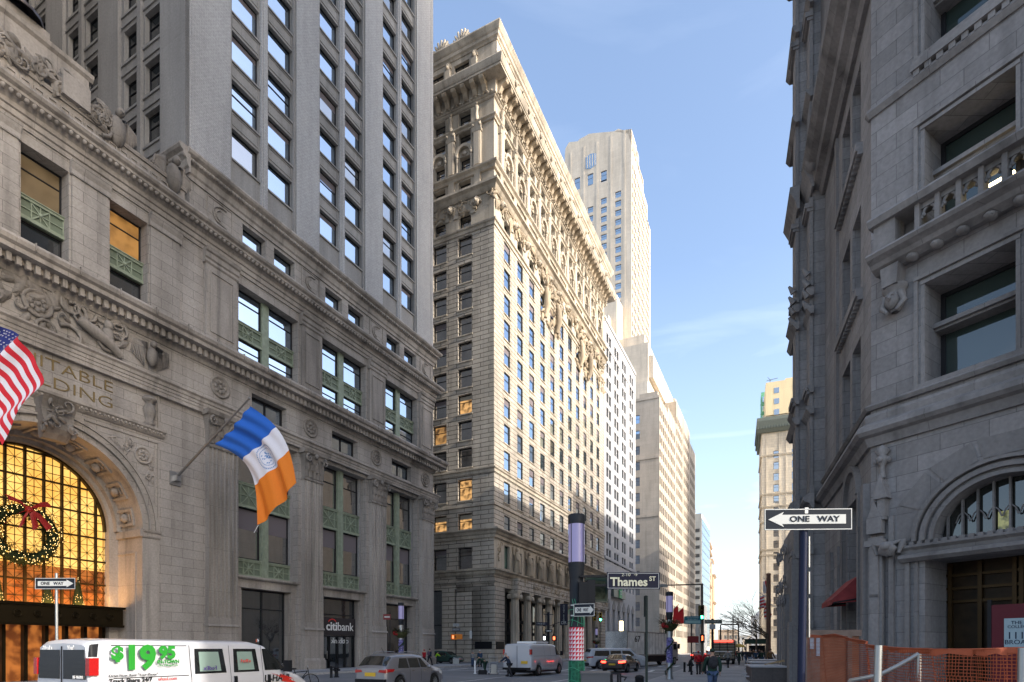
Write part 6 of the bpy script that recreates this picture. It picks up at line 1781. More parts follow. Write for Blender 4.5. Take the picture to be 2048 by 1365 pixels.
G_GRN = plain('green_vinyl', (.01, .20, .015), .6); G_BLK = plain('dark_vinyl', (.02, .02, .02), .5); G_RED = plain('red_vinyl', (.5, .03, .02), .4); G_PAPER = plain('pale_green_paper', (.19, .27, .24), .7)
for (x0, x1) in ((2.15, 2.95), (3.15, 3.88)): uh.patch([(x0, 1.33), (x1, 1.33), (x1 - .06, 1.9), (x0 + .03, 1.9)], M_CG, 'side_window'); uh.patch([(x0 + .12, 1.38), (x1 - .14, 1.38), (x1 - .18, 1.83), (x0 + .12, 1.83)], G_PAPER, 'paper_in_window', -1, .017)
uh.patch([(4.05, 1.35), (4.78, 1.35), (4.2, 1.9), (4.02, 1.9)], M_CG, 'front_door_window')
uh.top(4.16, 4.92, M_CG, 'windscreen')
def xpx(c, px):
    """distance along the flank where an image column meets it"""
    a = (px - PX0) / F0; p = c.F(0, -c.W, 0); d = c.F.d
    return (p[0] - a * p[1]) / (a * d[1] - d[0])
def vt(t_, size, px, z, mat, **kw): return text_on(uh, t_, size, xpx(uh, px), z, mat, **kw)
vt('$', .36, 234, 1.80, G_GRN, name='price_lettering', bold=.02, xs=1.15); vt('19', .66, 279, 1.70, G_GRN, name='price_lettering', bold=.032, xs=.98); vt('95', .36, 334, 1.81, G_GRN, name='price_lettering', bold=.02, xs=1.0)
vt('IN-TOWN', .105, 336, 1.62, G_GRN, bold=.004); vt('Plus Mileage/Fees', .06, 336, 1.545, G_GRN)
vt('Drive Now, Rent "Your Phone"', .075, 268, 1.36, G_BLK); vt('Truck Share 24/7', .12, 262, 1.255, G_BLK, bold=.003); vt('uhaul.com', .1, 335, 1.255, G_RED)
vt('U-HAUL', .25, 555, 1.13, G_BLK, name='brand_lettering', bold=.006, xs=.95, shear=.1)
text_on(uh, 'FedEx', .14, 2.5, 1.45, plain('purple_ink', (.06, .02, .2), .6), mirror=True); text_on(uh, 'FedEx', .12, 3.45, 1.6, G_RED)
q = MB(); Fv = Fr(*uh.F(4.2, -uh.W - .005, 0)[:2], *uh.F.d)
q.prism(Fv, [(0, 1.28), (.35, 1.17), (.3, 1.24), (.75, 1.1), (.55, 1.1), (.95, .95), (.35, 1.05), (.4, 1.12)][::-1], -.02, -.012); q.build('red_slash', G_RED, uh.t)
uh.patch([(.42, 1.3), (2.0, 1.3), (2.0, 1.315), (.42, 1.315)], M_CHR, 'panel_bead', -1); uh.patch([(.42, 1.96), (2.0, 1.96), (2.0, 1.975), (.42, 1.975)], M_CHR, 'panel_bead', -1)
for x in (2.05, 3.05, 3.98, 4.98): uh.patch([(x, .5), (x + .012, .5), (x + .012, 1.98 if x < 4.5 else 1.2), (x, 1.98 if x < 4.5 else 1.2)], M_BLK, 'door_seam')
for x in (3.12, 4.1): uh.patch([(x, 1.02), (x + .1, 1.02), (x + .1, 1.24), (x, 1.24)], M_BLK, 'door_handle', None, .03)
q = MB(); q.tube([uh.F(4.55, -1.0, 1.35), uh.F(4.58, -1.2, 1.4)], .03, 6); q.box(uh.F, 4.5, 4.62, -1.32, -1.12, 1.3, 1.6); q.build('wing_mirror', M_BLK, uh.t)
def rear_van(c, wins=True):
    for sg in (-1, 1):
        q = MB(); y0, y1 = sg * .06, sg * .86
        if wins:
            rows = [[c.F(-.012 - .03 * 0, y0 + (y1 * (1 - .06 * (z > 1.7)) - y0) * u, z) for u in (0, .5, 1)] for z in (1.3, 1.5, 1.75, 1.88)]
            q.grid(rows, 0); q.build('rear_door_window', M_CG, c.t)
        q = MB(); q.box(c.F, -.03, .14, min(sg * .88, sg * 1.01), max(sg * .88, sg * 1.01), 1.38, 1.72); q.build('tail_light', M_TLO, c.t)
    q = MB(); q.box(c.F, -.015, 0.0, -.012, .012, .55, 1.95); q.build('door_seam', M_BLK, c.t)
    q = MB(); q.box(c.F, -.2, .02, -.95, .95, .42, .56); q.build('rear_bumper', M_BLK if not wins else M_CHR, c.t)
rear_van(uh); 
text_on(uh, 'Need a', .12, 0, 1.92, M_WHT, rear=True, y=.48, shear=.2); text_on(uh, 'Van?', .12, 0, 1.92, M_WHT, rear=True, y=-.36, shear=.2)
text_on(uh, 'BE 4660 E', .085, 0, 1.34, M_WHT, rear=True, y=-.62); text_on(uh, 'Truck Share 24/7', .085, 0, 1.12, G_BLK, rear=True, y=-.35); text_on(uh, 'uhaul.com', .085, 0, 1.12, G_RED, rear=True, y=-.82); text_on(uh, '$19.95', .16, 0, .98, G_GRN, rear=True, y=.45, bold=.008); text_on(uh, 'Drive Now, Rent "Your Phone"', .05, 0, 1.14, G_BLK, rear=True, y=.48)
for sg in (-1, 1): uh.patch([(0.02, 1.74), (.16, 1.74), (.2, 2.0), (.05, 1.98)], M_BLK, 'rear_pillar_cap', sg, .01)

cv = van('cargo_van', 'plain white windowless cargo van with its rear doors towards the camera, roof rack on top', (.35, 39.0), 27, width=2.1, k=1.08)
rear_van(cv, False); cv.patch([(4.05, 1.35), (4.8, 1.35), (4.2, 1.9), (4.02, 1.9)], M_CG, 'front_door_window'); cv.top(4.16, 4.92, M_CG, 'windscreen')
q = MB(); q.box(cv.F, 1.4, 3.4, -.7, .7, 2.12, 2.25); q.build('roof_box', M_WHT, cv.t)
q = MB(); q.box(cv.F, -.04, 0, -.75, -.3, .8, .98); q.build('number_plate', M_PLATE, cv.t)
for x in (2.05, 3.05, 3.98): cv.patch([(x, .5), (x + .02, .5), (x + .02, 1.98), (x, 1.98)], M_FRG, 'door_seam')
cv.patch([(.3, 1.28), (3.9, 1.28), (3.9, 1.3), (.3, 1.3)], M_FRG, 'panel_bead')
q = MB(); q.tube([cv.F(4.55, -1.0, 1.35), cv.F(4.58, -1.2, 1.4)], .03, 6); q.box(cv.F, 4.5, 4.62, -1.32, -1.12, 1.3, 1.6); q.build('wing_mirror', M_BLK, cv.t)

def suv(name, label, pos, heading, paint, L=4.55, Wd=1.86, H=1.68, group=None, long=False, lights=M_TLO):
    k = L / 4.55; h = H / 1.68
    roof = [(0, 1.05 * h), (.08 * k, 1.12 * h), (.55 * k, 1.58 * h), (.9 * k, 1.66 * h), (2.1 * k, 1.68 * h), (2.75 * k, 1.6 * h), (3.5 * k, 1.12 * h), (4.2 * k, .98 * h), (4.5 * k, .8 * h), (4.55 * k, .7 * h)]
    if long: roof = [(0, 1.1 * h), (.05, 1.2 * h), (.35, 1.6 * h), (.6, 1.67 * h), (3.0 * k, 1.68 * h), (3.35 * k, 1.62 * h), (3.85 * k, 1.14 * h), (4.4 * k, 1.05 * h), (4.52 * k, .85 * h), (4.55 * k, .7 * h)]
    c = Car(name, label, 'car', pos, heading, L, Wd, roof, [(0, 1.02 * h), (3.4 * k, .98 * h), (4.3 * k, .85 * h), (L, .6 * h)], [(0, .4), (.25, .28), (L - .3, .25), (L, .35)], paint, (.92 * k, 3.62 * k), .35 * h, .8, group)
    xr = .75 * k if not long else .55
    xe = 3.05 * k if not long else 3.6 * k
    seg = [(xr, 1.55 * k, xr + .25, 1.5 * k), (1.62 * k, 2.4 * k, 1.6 * k, 2.35 * k), (2.48 * k, xe, 2.42 * k, xe - .45 * k)]
    if long: seg = [(xr, 1.6 * k, xr + .15, 1.6 * k), (1.7 * k, 2.55 * k, 1.7 * k, 2.5 * k), (2.62 * k, xe, 2.6 * k, xe - .4 * k)]
    for (a, b_, d, e) in seg: c.patch([(a, 1.06 * h), (b_, 1.05 * h), (e, 1.48 * h), (d, 1.48 * h)], M_CG, 'side_window')
    c.top(.13 * k, .52 * k if not long else .33, M_CG, 'rear_window'); c.top(2.8 * k if not long else 3.38 * k, 3.45 * k if not long else 3.83 * k, M_CG, 'windscreen')
    for sg in (-1, 1):
        c.patch([(.0, .88 * h), (.42, .92 * h), (.5, 1.03 * h), (.02, 1.03 * h)], lights, 'tail_light', sg, .02)
        c.patch([(L - .55, .72 * h), (L - .12, .66 * h), (L - .16, .78 * h), (L - .6, .86 * h)], M_HL, 'headlight', sg, .02)
        q = MB(); q.ball((2.95 * k if not long else 3.5 * k, sg * (c.W + .1), 1.08 * h), .1, .12, .08, 8, 5, 0, c.F); q.build('wing_mirror', paint, c.t)
    for sg in (-1, 1): q = MB(); q.prism(Fr(*c.F(-.015, 0, 0)[:2], -c.F.n[0], -c.F.n[1]), [(sg * .44, .9 * h), (sg * .8, .86 * h), (sg * .8, 1.0 * h), (sg * .5, 1.0 * h)][::sg], -.02, .06); q.build('tail_light', lights, c.t)
    q = MB(); q.box(c.F, -.02, .02, -.5, .5, .93 * h, .95 * h); q.build('hatch_trim', M_CHR, c.t)
    q = MB(); q.box(c.F, -.03, .02, -.28, .28, .72, .88); q.build('number_plate', M_PLATE, c.t)
    q = MB(); q.box(c.F, -.05, .1, -c.W * .86, c.W * .86, .38, .6); q.build('bumper_trim', M_BLK, c.t)
    for x in (1.58 * k, 2.44 * k, 3.3 * k): c.patch([(x, .4), (x + .015, .4), (x + .015, .98 * h), (x, .98 * h)], M_BLK, 'door_seam')
    for x in (1.7 * k, 2.6 * k): c.patch([(x, .92 * h), (x + .2, .92 * h), (x + .2, .95 * h), (x, .95 * h)], M_CHR, 'door_handle', None, .03)
    return c
sv = suv('silver_suv', 'silver compact car with a yellow rear plate and roof rails, beside the rental van', (-6.07, 24.2), 25.5, plain('silver_paint', (.26, .26, .28), .3, metal=.6, coat=.4))
for sg in (-1, 1):
    q = MB(); q.tube([sv.F(1.0, sg * .66, 1.68), sv.F(1.2, sg * .68, 1.76), sv.F(2.5, sg * .68, 1.75), sv.F(2.7, sg * .66, 1.64)], .018, 6); q.build('roof_rail', M_CHR, sv.t)
q = MB(); q.tube([sv.F(.95, 0, 1.68), sv.F(.75, 0, 1.95)], .01, 5); q.build('aerial', M_BLK, sv.t)
ws = suv('white_suv', 'long white sport utility car crossing behind the decorated lamp post', (6.9, 53.2), 80, M_WHTP, 5.8, 2.05, 1.95, long=True)
gs = suv('dark_green_car', 'dark green car facing the street beside the side-street traffic pole', (-10.6, 74.3), 117, plain('dark_green_paint', (.03, .07, .055), .25, coat=.8), 4.6, 1.85, 1.62)
q = MB(); q.box(gs.F, 4.5, 4.64, -.5, .5, .5, .72); q.build('grille', M_CHR, gs.t)
def sedan(name, label, pos, heading, paint, lights=M_TLO, group=None, k=1.):
    L = 4.8 * k
    c = Car(name, label, 'car', pos, heading, L, 1.85 * k, [(0, .82), (.05, 1.0), (.75, 1.08), (1.45, 1.4), (2.1, 1.46), (2.7, 1.42), (3.5, 1.02), (4.4, .86), (4.75, .7), (L, .62)], [(0, .95), (3.4, .93), (4.4, .8), (L, .55)], [(0, .4), (.3, .24), (L - .3, .22), (L, .32)], paint, (1.0, 3.85), .33, .76, group)
    for (a, b_, d, e) in ((1.15, 1.9, 1.5, 1.9), (2.0, 3.2, 2.0, 2.75)): c.patch([(a, .98), (b_, .97), (e, 1.33), (d, 1.33)], M_CG, 'side_window')
    c.top(.85, 1.4, M_CG, 'rear_window'); c.top(2.75, 3.42, M_CG, 'windscreen')
    for sg in (-1, 1): c.patch([(.0, .8), (.32, .82), (.3, .95), (.0, .95)], lights, 'tail_light', sg, .02); q = MB(); q.box(c.F, -.03, .02, min(sg * .52, sg * .84), max(sg * .52, sg * .84), .78, .92); q.build('tail_light', lights, c.t)
    if lights is M_TL: q = MB(); q.box(c.F, .84, .9, -.22, .22, 1.09, 1.13); q.build('brake_light', lights, c.t)
    q = MB(); q.box(c.F, -.04, .0, -.26, .26, .6, .74); q.build('number_plate', M_PLATE, c.t)
    for sg in (-1, 1): q = MB(); q.ball((2.95, sg * (c.W + .08), 1.0), .09, .1, .07, 8, 5, 0, c.F); q.build('wing_mirror', paint, c.t)
    return c
sedan('dark_sedan', 'dark brown sedan with its brake lights lit, in front of the white car', (7.9, 44.6), 27, plain('dark_brown_paint', (.05, .035, .035), .25, metal=.3, coat=.8), M_TL, k=1.1)
sedan('distant_car', 'far white car queueing past the box truck, leftmost of the queue', (24.5, 88), 22, M_WHTP, M_TL, 'cars queueing down the avenue')
sedan('distant_car', 'far red car queueing behind the traffic light pole', (30.0, 92), 22, plain('maroon_paint', (.2, .02, .02), .3, coat=.6), M_TL, 'cars queueing down the avenue')
sedan('distant_car', 'far grey car furthest down the avenue, right of the red one', (38.5, 110), 22, plain('silver_paint', (.42, .42, .44)), M_TL, 'cars queueing down the avenue')

# box truck
h_ = math.radians(39); tp_ = ((1254 - PX0) / F0 * 58, 58)
Ft = Fr(tp_[0], tp_[1], math.sin(h_), math.cos(h_))
tr = thing('box_truck', 'white box truck with the number 67 on its grubby body', 'truck', (tp_[0], tp_[1], 0))
b = MB(); gw = plain('grubby_white', (.82, .81, .78), .55, noise=.16, nscale=1.3)
b.box(Ft, 0, 11, 0, 2.5, 1.15, 3.72, 0)
for x in (0, 10.9): b.box(Ft, x, x + .1, -.03, 2.53, 1.1, 3.76, 1)
b.box(Ft, .1, 10.9, -.03, 0, 3.62, 3.72, 1); b.box(Ft, .1, 10.9, -.03, 0, 1.15, 1.3, 1)
for x in (4.0, 4.12): b.box(Ft, x, x + .04, -.03, 0, 1.3, 3.62, 2)
for x in (.12, 2.4): b.box(Ft, x, x + .02, -.02, 0, 1.3, 3.62, 1)
b.build('cargo_box', [gw, M_STEELP, M_BLK], tr)
b = MB()
for x in range(8): b.box(Ft, 4.3 + .82 * x, 4.31 + .82 * x, -.015, 0, 1.3, 3.62, 0)
b.build('panel_joint', M_FRG, tr)
text_mesh('67', .95, Ft, 2.3, -.02, 2.9, M_BLK, tr, .01, 'number_lettering', xs=1.4)
b = MB(); b.box(Ft, .3, 11.4, .2, 2.3, .6, 1.15); b.box(Ft, 4.6, 9.4, .05, .3, .45, 1.1); b.build('chassis', M_BLK, tr)
b = MB(); b.prism(Ft, [(11.2, .9), (13.3, .9), (13.3, 1.7), (13.0, 2.75), (11.2, 2.8)], .1, 2.4, 0); b.build('cab', M_WHTP, tr)
b = MB(); b.prism(Ft, [(11.9, 1.8), (12.95, 1.8), (12.75, 2.5), (11.9, 2.5)], .085, .095, 0); b.build('cab_window', M_CG, tr)
b = MB(); b.face([Ft(13.32, .2, 1.75), Ft(13.32, 2.3, 1.75), Ft(13.04, 2.3, 2.65), Ft(13.04, .2, 2.65)]); b.build('windscreen', M_CG, tr)
b = MB(); b.box(Ft, 12.9, 13.05, -.25, .0, 1.9, 2.5); b.build('wing_mirror', M_BLK, tr)
for x in (1.9, 3.1, 12.4):
    for y in (.3, 2.1):
        q = MB(); rows = [[Ft(x + r * math.cos(2 * PI * k / 20), y + h, .5 + r * math.sin(2 * PI * k / 20)) for k in range(20)] for r, h in ((.001, -.1), (.28, -.1), (.3, -.18), (.5, -.15), (.5, .15), (.001, .15))]
        q.grid(rows, lambda a, b_: 1 if a < 2 else 0, closed=True); q.build('wheel', [M_RUB, M_STEELP], tr)
# fire-engine-like truck seen from behind
Fb = Fr((1447 - PX0) / F0 * 70, 70, math.sin(math.radians(22)), math.cos(math.radians(22)))
bt = thing('utility_truck', 'beige and brown truck seen from behind with a red strip across its top', 'truck', Fb(0, 0, 0))
b = MB(); b.box(Fb, 0, 8, -1.35, 1.35, .6, 3.0, 0); b.build('body', plain('beige_paint', (.30, .25, .18), .5, noise=.2), bt)
b = MB()
for z in (1.0, 1.35, 1.7, 2.05, 2.4): b.box(Fb, -.08, 0, -1.28, 1.28, z, z + .09, 0)
for y in (-1.3, -.43, .43, 1.3): b.box(Fb, -.06, 0, y - .05, y + .05, .7, 2.8, 0)
for k in range(5): b.ball((-.06, -.9 + .45 * k, .95), .05, .12, .1, 7, 4, 1, Fb)
b.build('rear_rack', [plain('dark_shelf', (.05, .045, .04), .6), M_CHR], bt)
b = MB(); b.box(Fb, -.1, 0, -1.1, 1.1, 2.72, 2.95); b.build('light_strip', emit('red_strip', (1, .08, .05), 1.2), bt)
b = MB(); b.box(Fb, -.25, .2, -1.35, 1.35, .45, .7); b.build('rear_bumper', M_BLK, bt)
b = MB(); b.box(Fb, -.09, 0, -1.0, 1.0, 1.5, 1.62); b.build('reflective_strip', M_WHT, bt)
for x in (1.5, 6.5):
    for y in (-1.1, 1.1):
        q = MB(); rows = [[Fb(x + r * math.cos(2 * PI * k / 18), y + h, .48 + r * math.sin(2 * PI * k / 18)) for k in range(18)] for r, h in ((.001, -.15), (.48, -.15), (.48, .15), (.001, .15))]; q.grid(rows, 0, closed=True); q.build('wheel', M_RUB, bt)
# ================================================================ street furniture
lav = emit('lavender_diffuser', (.30, .28, .52), .19)
def lamp_post(px, Y, label, wreath=False, deco=None, r=.17, wz=3.15):
    x, y, _ = gp(px, Y); F_ = Fr(x, y, 1, 0); t = thing('street_lamp', label, 'street lamp', (x, y, 0), 'cylinder lamps along the avenue')
    dk = plain('graphite_metal', (.022, .025, .03), .5)
    b = MB(); b.lathe(F_, 0, 0, 0, [(r * 1.25, 0), (r * 1.25, .25), (r, .3), (r, 3.5), (r * .95, 3.6)], 18); b.build('post', M_STEELP if wreath else dk, t)
    b = MB(); b.lathe(F_, 0, 0, 3.55, [(r * .95, 0), (r * 1.05, .15), (r * 1.2, .45)], 18); b.lathe(F_, 0, 0, 4.93, [(r * 1.18, 0), (r * 1.22, .02), (r * 1.22, .22), (r * 1.1, .24), (.001, .24)], 18)
    for k in range(4):
        a = PI / 4 + PI / 2 * k; b.tube([F_(r * 1.2 * math.cos(a), r * 1.2 * math.sin(a), 3.95), F_(r * 1.2 * math.cos(a), r * 1.2 * math.sin(a), 5.0)], .01, 5)
    b.build('lamp_housing', dk, t)
    b = MB(); b.lathe(F_, 0, 0, 3.98, [(r * 1.15, 0), (r * 1.15, .96)], 18); b.build('lamp_diffuser', lav, t)
    R = random.Random(int(px))
    if wreath:
        b = MB()
        for k in range(420):
            a = R.uniform(0, 2 * PI); rr = R.uniform(.1, .55); z = wz + R.gauss(0, .1) + .12 * (rr > .3)
            p = Vector(F_(rr * math.cos(a), rr * math.sin(a), z)); d = Vector((math.cos(a), math.sin(a), R.uniform(-.5, .7))).normalized() * R.uniform(.15, .38); u = Vector((-math.sin(a), math.cos(a), .3)) * .03
            b.face([tuple(p - u), tuple(p + u), tuple(p + d)])
        rows = [[F_(q * math.cos(2 * PI * k / 12), q * math.sin(2 * PI * k / 12), wz + h) for k in range(12)] for q, h in ((.18, -.35), (.42, -.15), (.5, .05), (.2, .1))]
        b.grid(rows, 0, closed=True)
        b.build('evergreen_basket', plain('dry_evergreen', (.05, .055, .025), .85, noise=.3), t)
        b = MB(); b.ball(F_(-.38, -.22, wz), .16, .14, .17, n=7, k=5); b.ball(F_(-.22, -.32, wz - .06), .12, n=7, k=5); b.build('red_bow', bow, t)
        b = MB()
        for k in range(300):
            z = wz - .3 - R.random() * (wz - .7); a = z * 5.2 + R.gauss(0, .18); p = Vector(F_((r + .02) * math.cos(a), (r + .02) * math.sin(a), z)); d = Vector((math.cos(a) * R.uniform(.3, 1), math.sin(a), R.uniform(-.9, .3))).normalized() * R.uniform(.08, .2); u = Vector((-math.sin(a), math.cos(a), .5)) * .022
            b.face([tuple(p - u), tuple(p + u), tuple(p + d)])
        b.tube([F_((r + .03) * math.cos(z * 5.2), (r + .03) * math.sin(z * 5.2), z) for z in [.7 + (wz - 1) * k / 60 for k in range(61)]], .035, 5)
        b.build('garland', plain('garland_green', (.025, .05, .02), .8), t)
        b = MB(); b.lathe(F_, 0, 0, 1.1, [(r + .01, 0), (r + .01, 1.45)], 16)
        b.build('purple_wrap', plain('violet_wrap', (.12, .11, .28), .6, noise=.5, nscale=9), t)
        b = MB()
        for k in range(60): a = R.uniform(0, 6.28); b.ball(F_((r + .015) * math.cos(a), (r + .015) * math.sin(a), R.uniform(1.1, 2.5)), .016, n=4, k=3)
        o = b.build('bead_lights', M_WHT, t); o['kind'] = 'stuff'
    return t, F_
t1, L1 = lamp_post(1153, 13.8, 'near cylinder street lamp whose post is wrapped in red and white triangles and green lights')
r = .185
red, wht, grn = plain('yarn_red', (.42, .015, .04), .8, noise=.15, nscale=20), plain('yarn_white', (.55, .52, .55), .8, noise=.1, nscale=20), plain('yarn_green', (.012, .085, .05), .8, noise=.4, nscale=14)
b = MB(); n = 14
def cyl(a, z, rr=r): return L1(rr * math.cos(a), rr * math.sin(a), z)
for j in range(8):
    for k in range(n):
        a0, a1 = 2 * PI * k / n, 2 * PI * (k + 1) / n; z0, z1 = 1.62 + .1 * j, 1.72 + .1 * j
        b.face([cyl(a0, z0), cyl(a1, z0), cyl(a1, z1)], 1); b.face([cyl(a0, z0), cyl(a1, z1), cyl(a0, z1)], 0)
b.build('knitted_wrap', [red, wht], t1)
b = MB(); rows = [[cyl(2 * PI * k / 28, z) for k in range(28)] for z in (.25, .6, 1.0, 1.3, 1.61)]
b.grid(rows, lambda a, k: 1 if (17 < k < 20 and a == 1) else 0, closed=True); b.build('green_wrap', [grn, red, wht], t1)
b = MB(); R_ = random.Random(9)
for s_ in range(5): b.tube([cyl(4.0 + s_ * .55 + .25 * math.sin(z * 5 + s_), z, r + .01) for z in [2.45 + .05 * k for k in range(14)]], .006, 4)
for z in (2.55, 2.8, .5, .8, 1.1, 1.4): b.tube([cyl(a, z + .05 * math.sin(a * 2), r + .012) for a in [2 * PI * k / 20 for k in range(21)]], .005, 4)
for s_ in range(8): b.tube([cyl(s_ * .8, z, r + .012) for z in (.3, .9, 1.6)], .005, 4)
b.build('green_string_lights', emit('mint_string', (.03, .4, .24), .12), t1)
lamp_post(1339, 32.5, 'cylinder street lamp with a garland-wound violet post and evergreen basket beside the red banners', True, wz=3.25)
lamp_post(802, 40.0, 'cylinder street lamp with evergreen basket before the rightmost shopfront of the granite block', True, wz=3.0)
lamp_post(1193, 86, 'small far cylinder street lamp with a flower basket before the tan tower colonnade', True, wz=2.9)

# street name signs on the near lamp
def sign_board(F_, x0, x1, z0, z1, y, face, border, th=.02, bw=.02):
    b = MB(); b.box(F_, x0, x1, y, y + th, z0, z1, 0)
    for q in ((x0 + bw, x1 - bw, z0 + bw, z0 + bw * 1.6), (x0 + bw, x1 - bw, z1 - bw * 1.6, z1 - bw), (x0 + bw, x0 + bw * 1.6, z0 + bw, z1 - bw), (x1 - bw * 1.6, x1 - bw, z0 + bw, z1 - bw)): b.box(F_, q[0], q[1], y - .004, y, q[2], q[3], 1)
    return b
navy = plain('sign_blue_black', (.012, .013, .03), .35); sgreen = plain('sign_teal_dark', (.012, .035, .03), .3)
refl_w = plain('sign_white', (.42, .43, .42), .5)
Ysg = 13.6
FT_ = Fr(*gp(1170, Ysg)[:2], 1, .03)
st = thing('street_name_sign', 'wide dark street sign lettered Thames St with an arrow, clamped to the near lamp post', 'street sign', FT_(0, 0, 3.3))
b = sign_board(FT_, .52, 1.80, 3.33, 3.74, -.05, navy, refl_w); b.build('sign_panel', [navy, refl_w], st)
text_mesh('Thames', .285, FT_, 1.05, -.062, 3.50, plain('sign_letter_cream', (.62, .60, .45), .5), st, .003, 'street_lettering', bold=.007)
text_mesh('ST', .15, FT_, 1.62, -.062, 3.58, MATS['sign_letter_cream'], st, .003, 'street_lettering', bold=.003)
text_mesh('2-10  \u2192', .1, FT_, 1.07, -.062, 3.675, MATS['sign_letter_cream'], st, .003, 'house_number_lettering', xs=1.2)
FT2 = Fr(*gp(1170, Ysg + .25)[:2], 1, .35)
b = sign_board(FT2, .0, .64, 3.05, 3.70, 0, sgreen, plain('dull_edge', (.13, .14, .13), .5)); b.box(FT2, .13, .56, -.006, 0, 3.14, 3.58, 2); b.build('back_sign_panel', [sgreen, MATS['dull_edge'], plain('dull_green_panel', (.035, .045, .03), .6, noise=.5, nscale=12)], st)
b = MB(); b.box(FT_, -.12, .55, -.02, .06, 3.4, 3.46); b.box(FT_, -.12, .55, -.02, .06, 3.62, 3.67); b.build('bracket', M_BLK, st)
b = MB()
for (dx, z0, z1, w) in ((-.02, 2.95, 3.5, .14), (.16, 3.0, 3.55, .12)):
    b.box(FT_, dx - w, dx + w * .6, -.1, .25, z0, z1)
for k in range(3): b.ball((.16, .1, 3.05 + .18 * k), .12, .12, .1, 8, 5, 0, FT_)
tag(b.build('traffic_signal', M_BLK, None, FT_(.1, 0, 3.2)), 'black rear of a traffic signal bolted to the near lamp post under the street sign', 'traffic light')
def arrow_sign(F_, w, h, y, right, name='one_way_sign', parent=None):
    b = MB(); b.box(F_, -w / 2, w / 2, y, y + .012, -h / 2, h / 2, 0)
    e = h * .04
    for q in ((-w / 2, w / 2, h / 2 - e, h / 2), (-w / 2, w / 2, -h / 2, -h / 2 + e), (-w / 2, -w / 2 + e, -h / 2 + e, h / 2 - e), (w / 2 - e, w / 2, -h / 2 + e, h / 2 - e)): b.box(F_, q[0], q[1], y - .004, y, q[2], q[3], 1)
    s_ = 1 if right else -1
    pts = [(-s_ * w * .43, -h * .22), (s_ * w * .3, -h * .22), (s_ * w * .28, -h * .36), (s_ * w * .46, 0), (s_ * w * .28, h * .36), (s_ * w * .3, h * .22), (-s_ * w * .43, h * .22)]
    if s_ < 0: pts = pts[::-1]
    b.prism(F_, pts, y - .006, y, 1)
    o = b.build('sign_panel', [plain('sign_black', (.012, .015, .022), .35), refl_w], parent)
    text_mesh('ONE   WAY', h * .38, F_, -s_ * w * .07, y - .01, 0, MATS['sign_black'], parent, .002, 'arrow_lettering', xs=.6 * w / (5.0 * h * .42), bold=h * .008)
# foreground sign at right
Yq = 6.4
FQ = Fr(*gp(1611, Yq)[:2], 1, -.0); FQ.o = (FQ.o[0], FQ.o[1], zat(1041.5, Yq))
t = thing('one_way_sign', 'large black and white one-way sign pointing left on the foreground pole at right', 'road sign', gp(1602, Yq))
FQt = Fr(FQ.o[0], FQ.o[1], 1, -.04, FQ.o[2]); FQt2 = FQt
arrow_sign(FQt2, .96, .235, -.06, False, parent=t)
b = MB(); xa, ya, _ = gp(1598, Yq); xb, yb, _ = gp(1608, Yq)
b.tube([(xa, ya, 0), (xb, yb, zat(1018, Yq))], .042, 12)
for z in (.8, 1.0, 1.2, 1.4, 1.6, 1.9, 2.2, 2.6): pass
b.build('pole', M_BLUEBLK, t)
b = MB()
for z0, z1 in ((2.03, 2.5), (2.52, 2.8), (2.82, 3.2)): b.box(W, xb + .045, xb + .058, ya - .02, ya + .02, z0 - .0, z1 - .03)
b.box(W, xb - .02, xb + .02, ya - .06, ya - .04, zat(1030, Yq), zat(1018, Yq)); b.build('bracket_rail', M_STEELP, t)
# one-way on the near lamp (end-on)
FO = Fr(*gp(1168, 13.4)[:2], .94, -.34); FO.o = (FO.o[0], FO.o[1], zat(1221, 13.5))
t = thing('one_way_sign', 'dim one-way sign pointing right on the near decorated lamp post', 'road sign', FO(0, 0, 0)); arrow_sign(FO, .50, .30, 0, True, parent=t)
b = MB(); b.box(FO, -.33, -.2, .02, .05, -.14, -.11); b.box(FO, -.33, -.2, .02, .05, .11, .14); b.build('bracket', M_STEEL, t)
# one-way beyond the van at left
FL = Fr(*gp(113.5, 14.5)[:2], 1, -.02); FL.o = (FL.o[0], FL.o[1], zat(1168, 14.5))
t = thing('one_way_sign', 'one-way sign pointing right in front of the golden arch, above the rental van', 'road sign', gp(115, 14.5)); arrow_sign(FL, 1.04, .28, -.05, True, parent=t)
b = MB(); x_, y_, _ = gp(113, 14.5); b.tube([(x_ + .02, y_, 0), (x_, y_, zat(1147, 14.5))], .032, 8); b.build('pole', M_STEELP, t)
# slim post
b = MB(); x_, y_, _ = gp(1293, 15); b.box(Fr(x_, y_, 1, 0), -.03, .03, -.02, .02, .1, zat(1192, 15)); b.box(Fr(x_, y_, 1, 0), -.05, .05, -.05, .05, 0, .2); b.box(Fr(x_, y_, 1, 0), -.045, -.03, -.12, .12, 2.75, zat(1192, 15))
tag(b.build('sign_post', plain('weathered_green_post', (.02, .03, .028), .5), None, (x_, y_, 0)), 'slim dark post seen edge-on, between the sedan and the garlanded lamp', 'sign post')

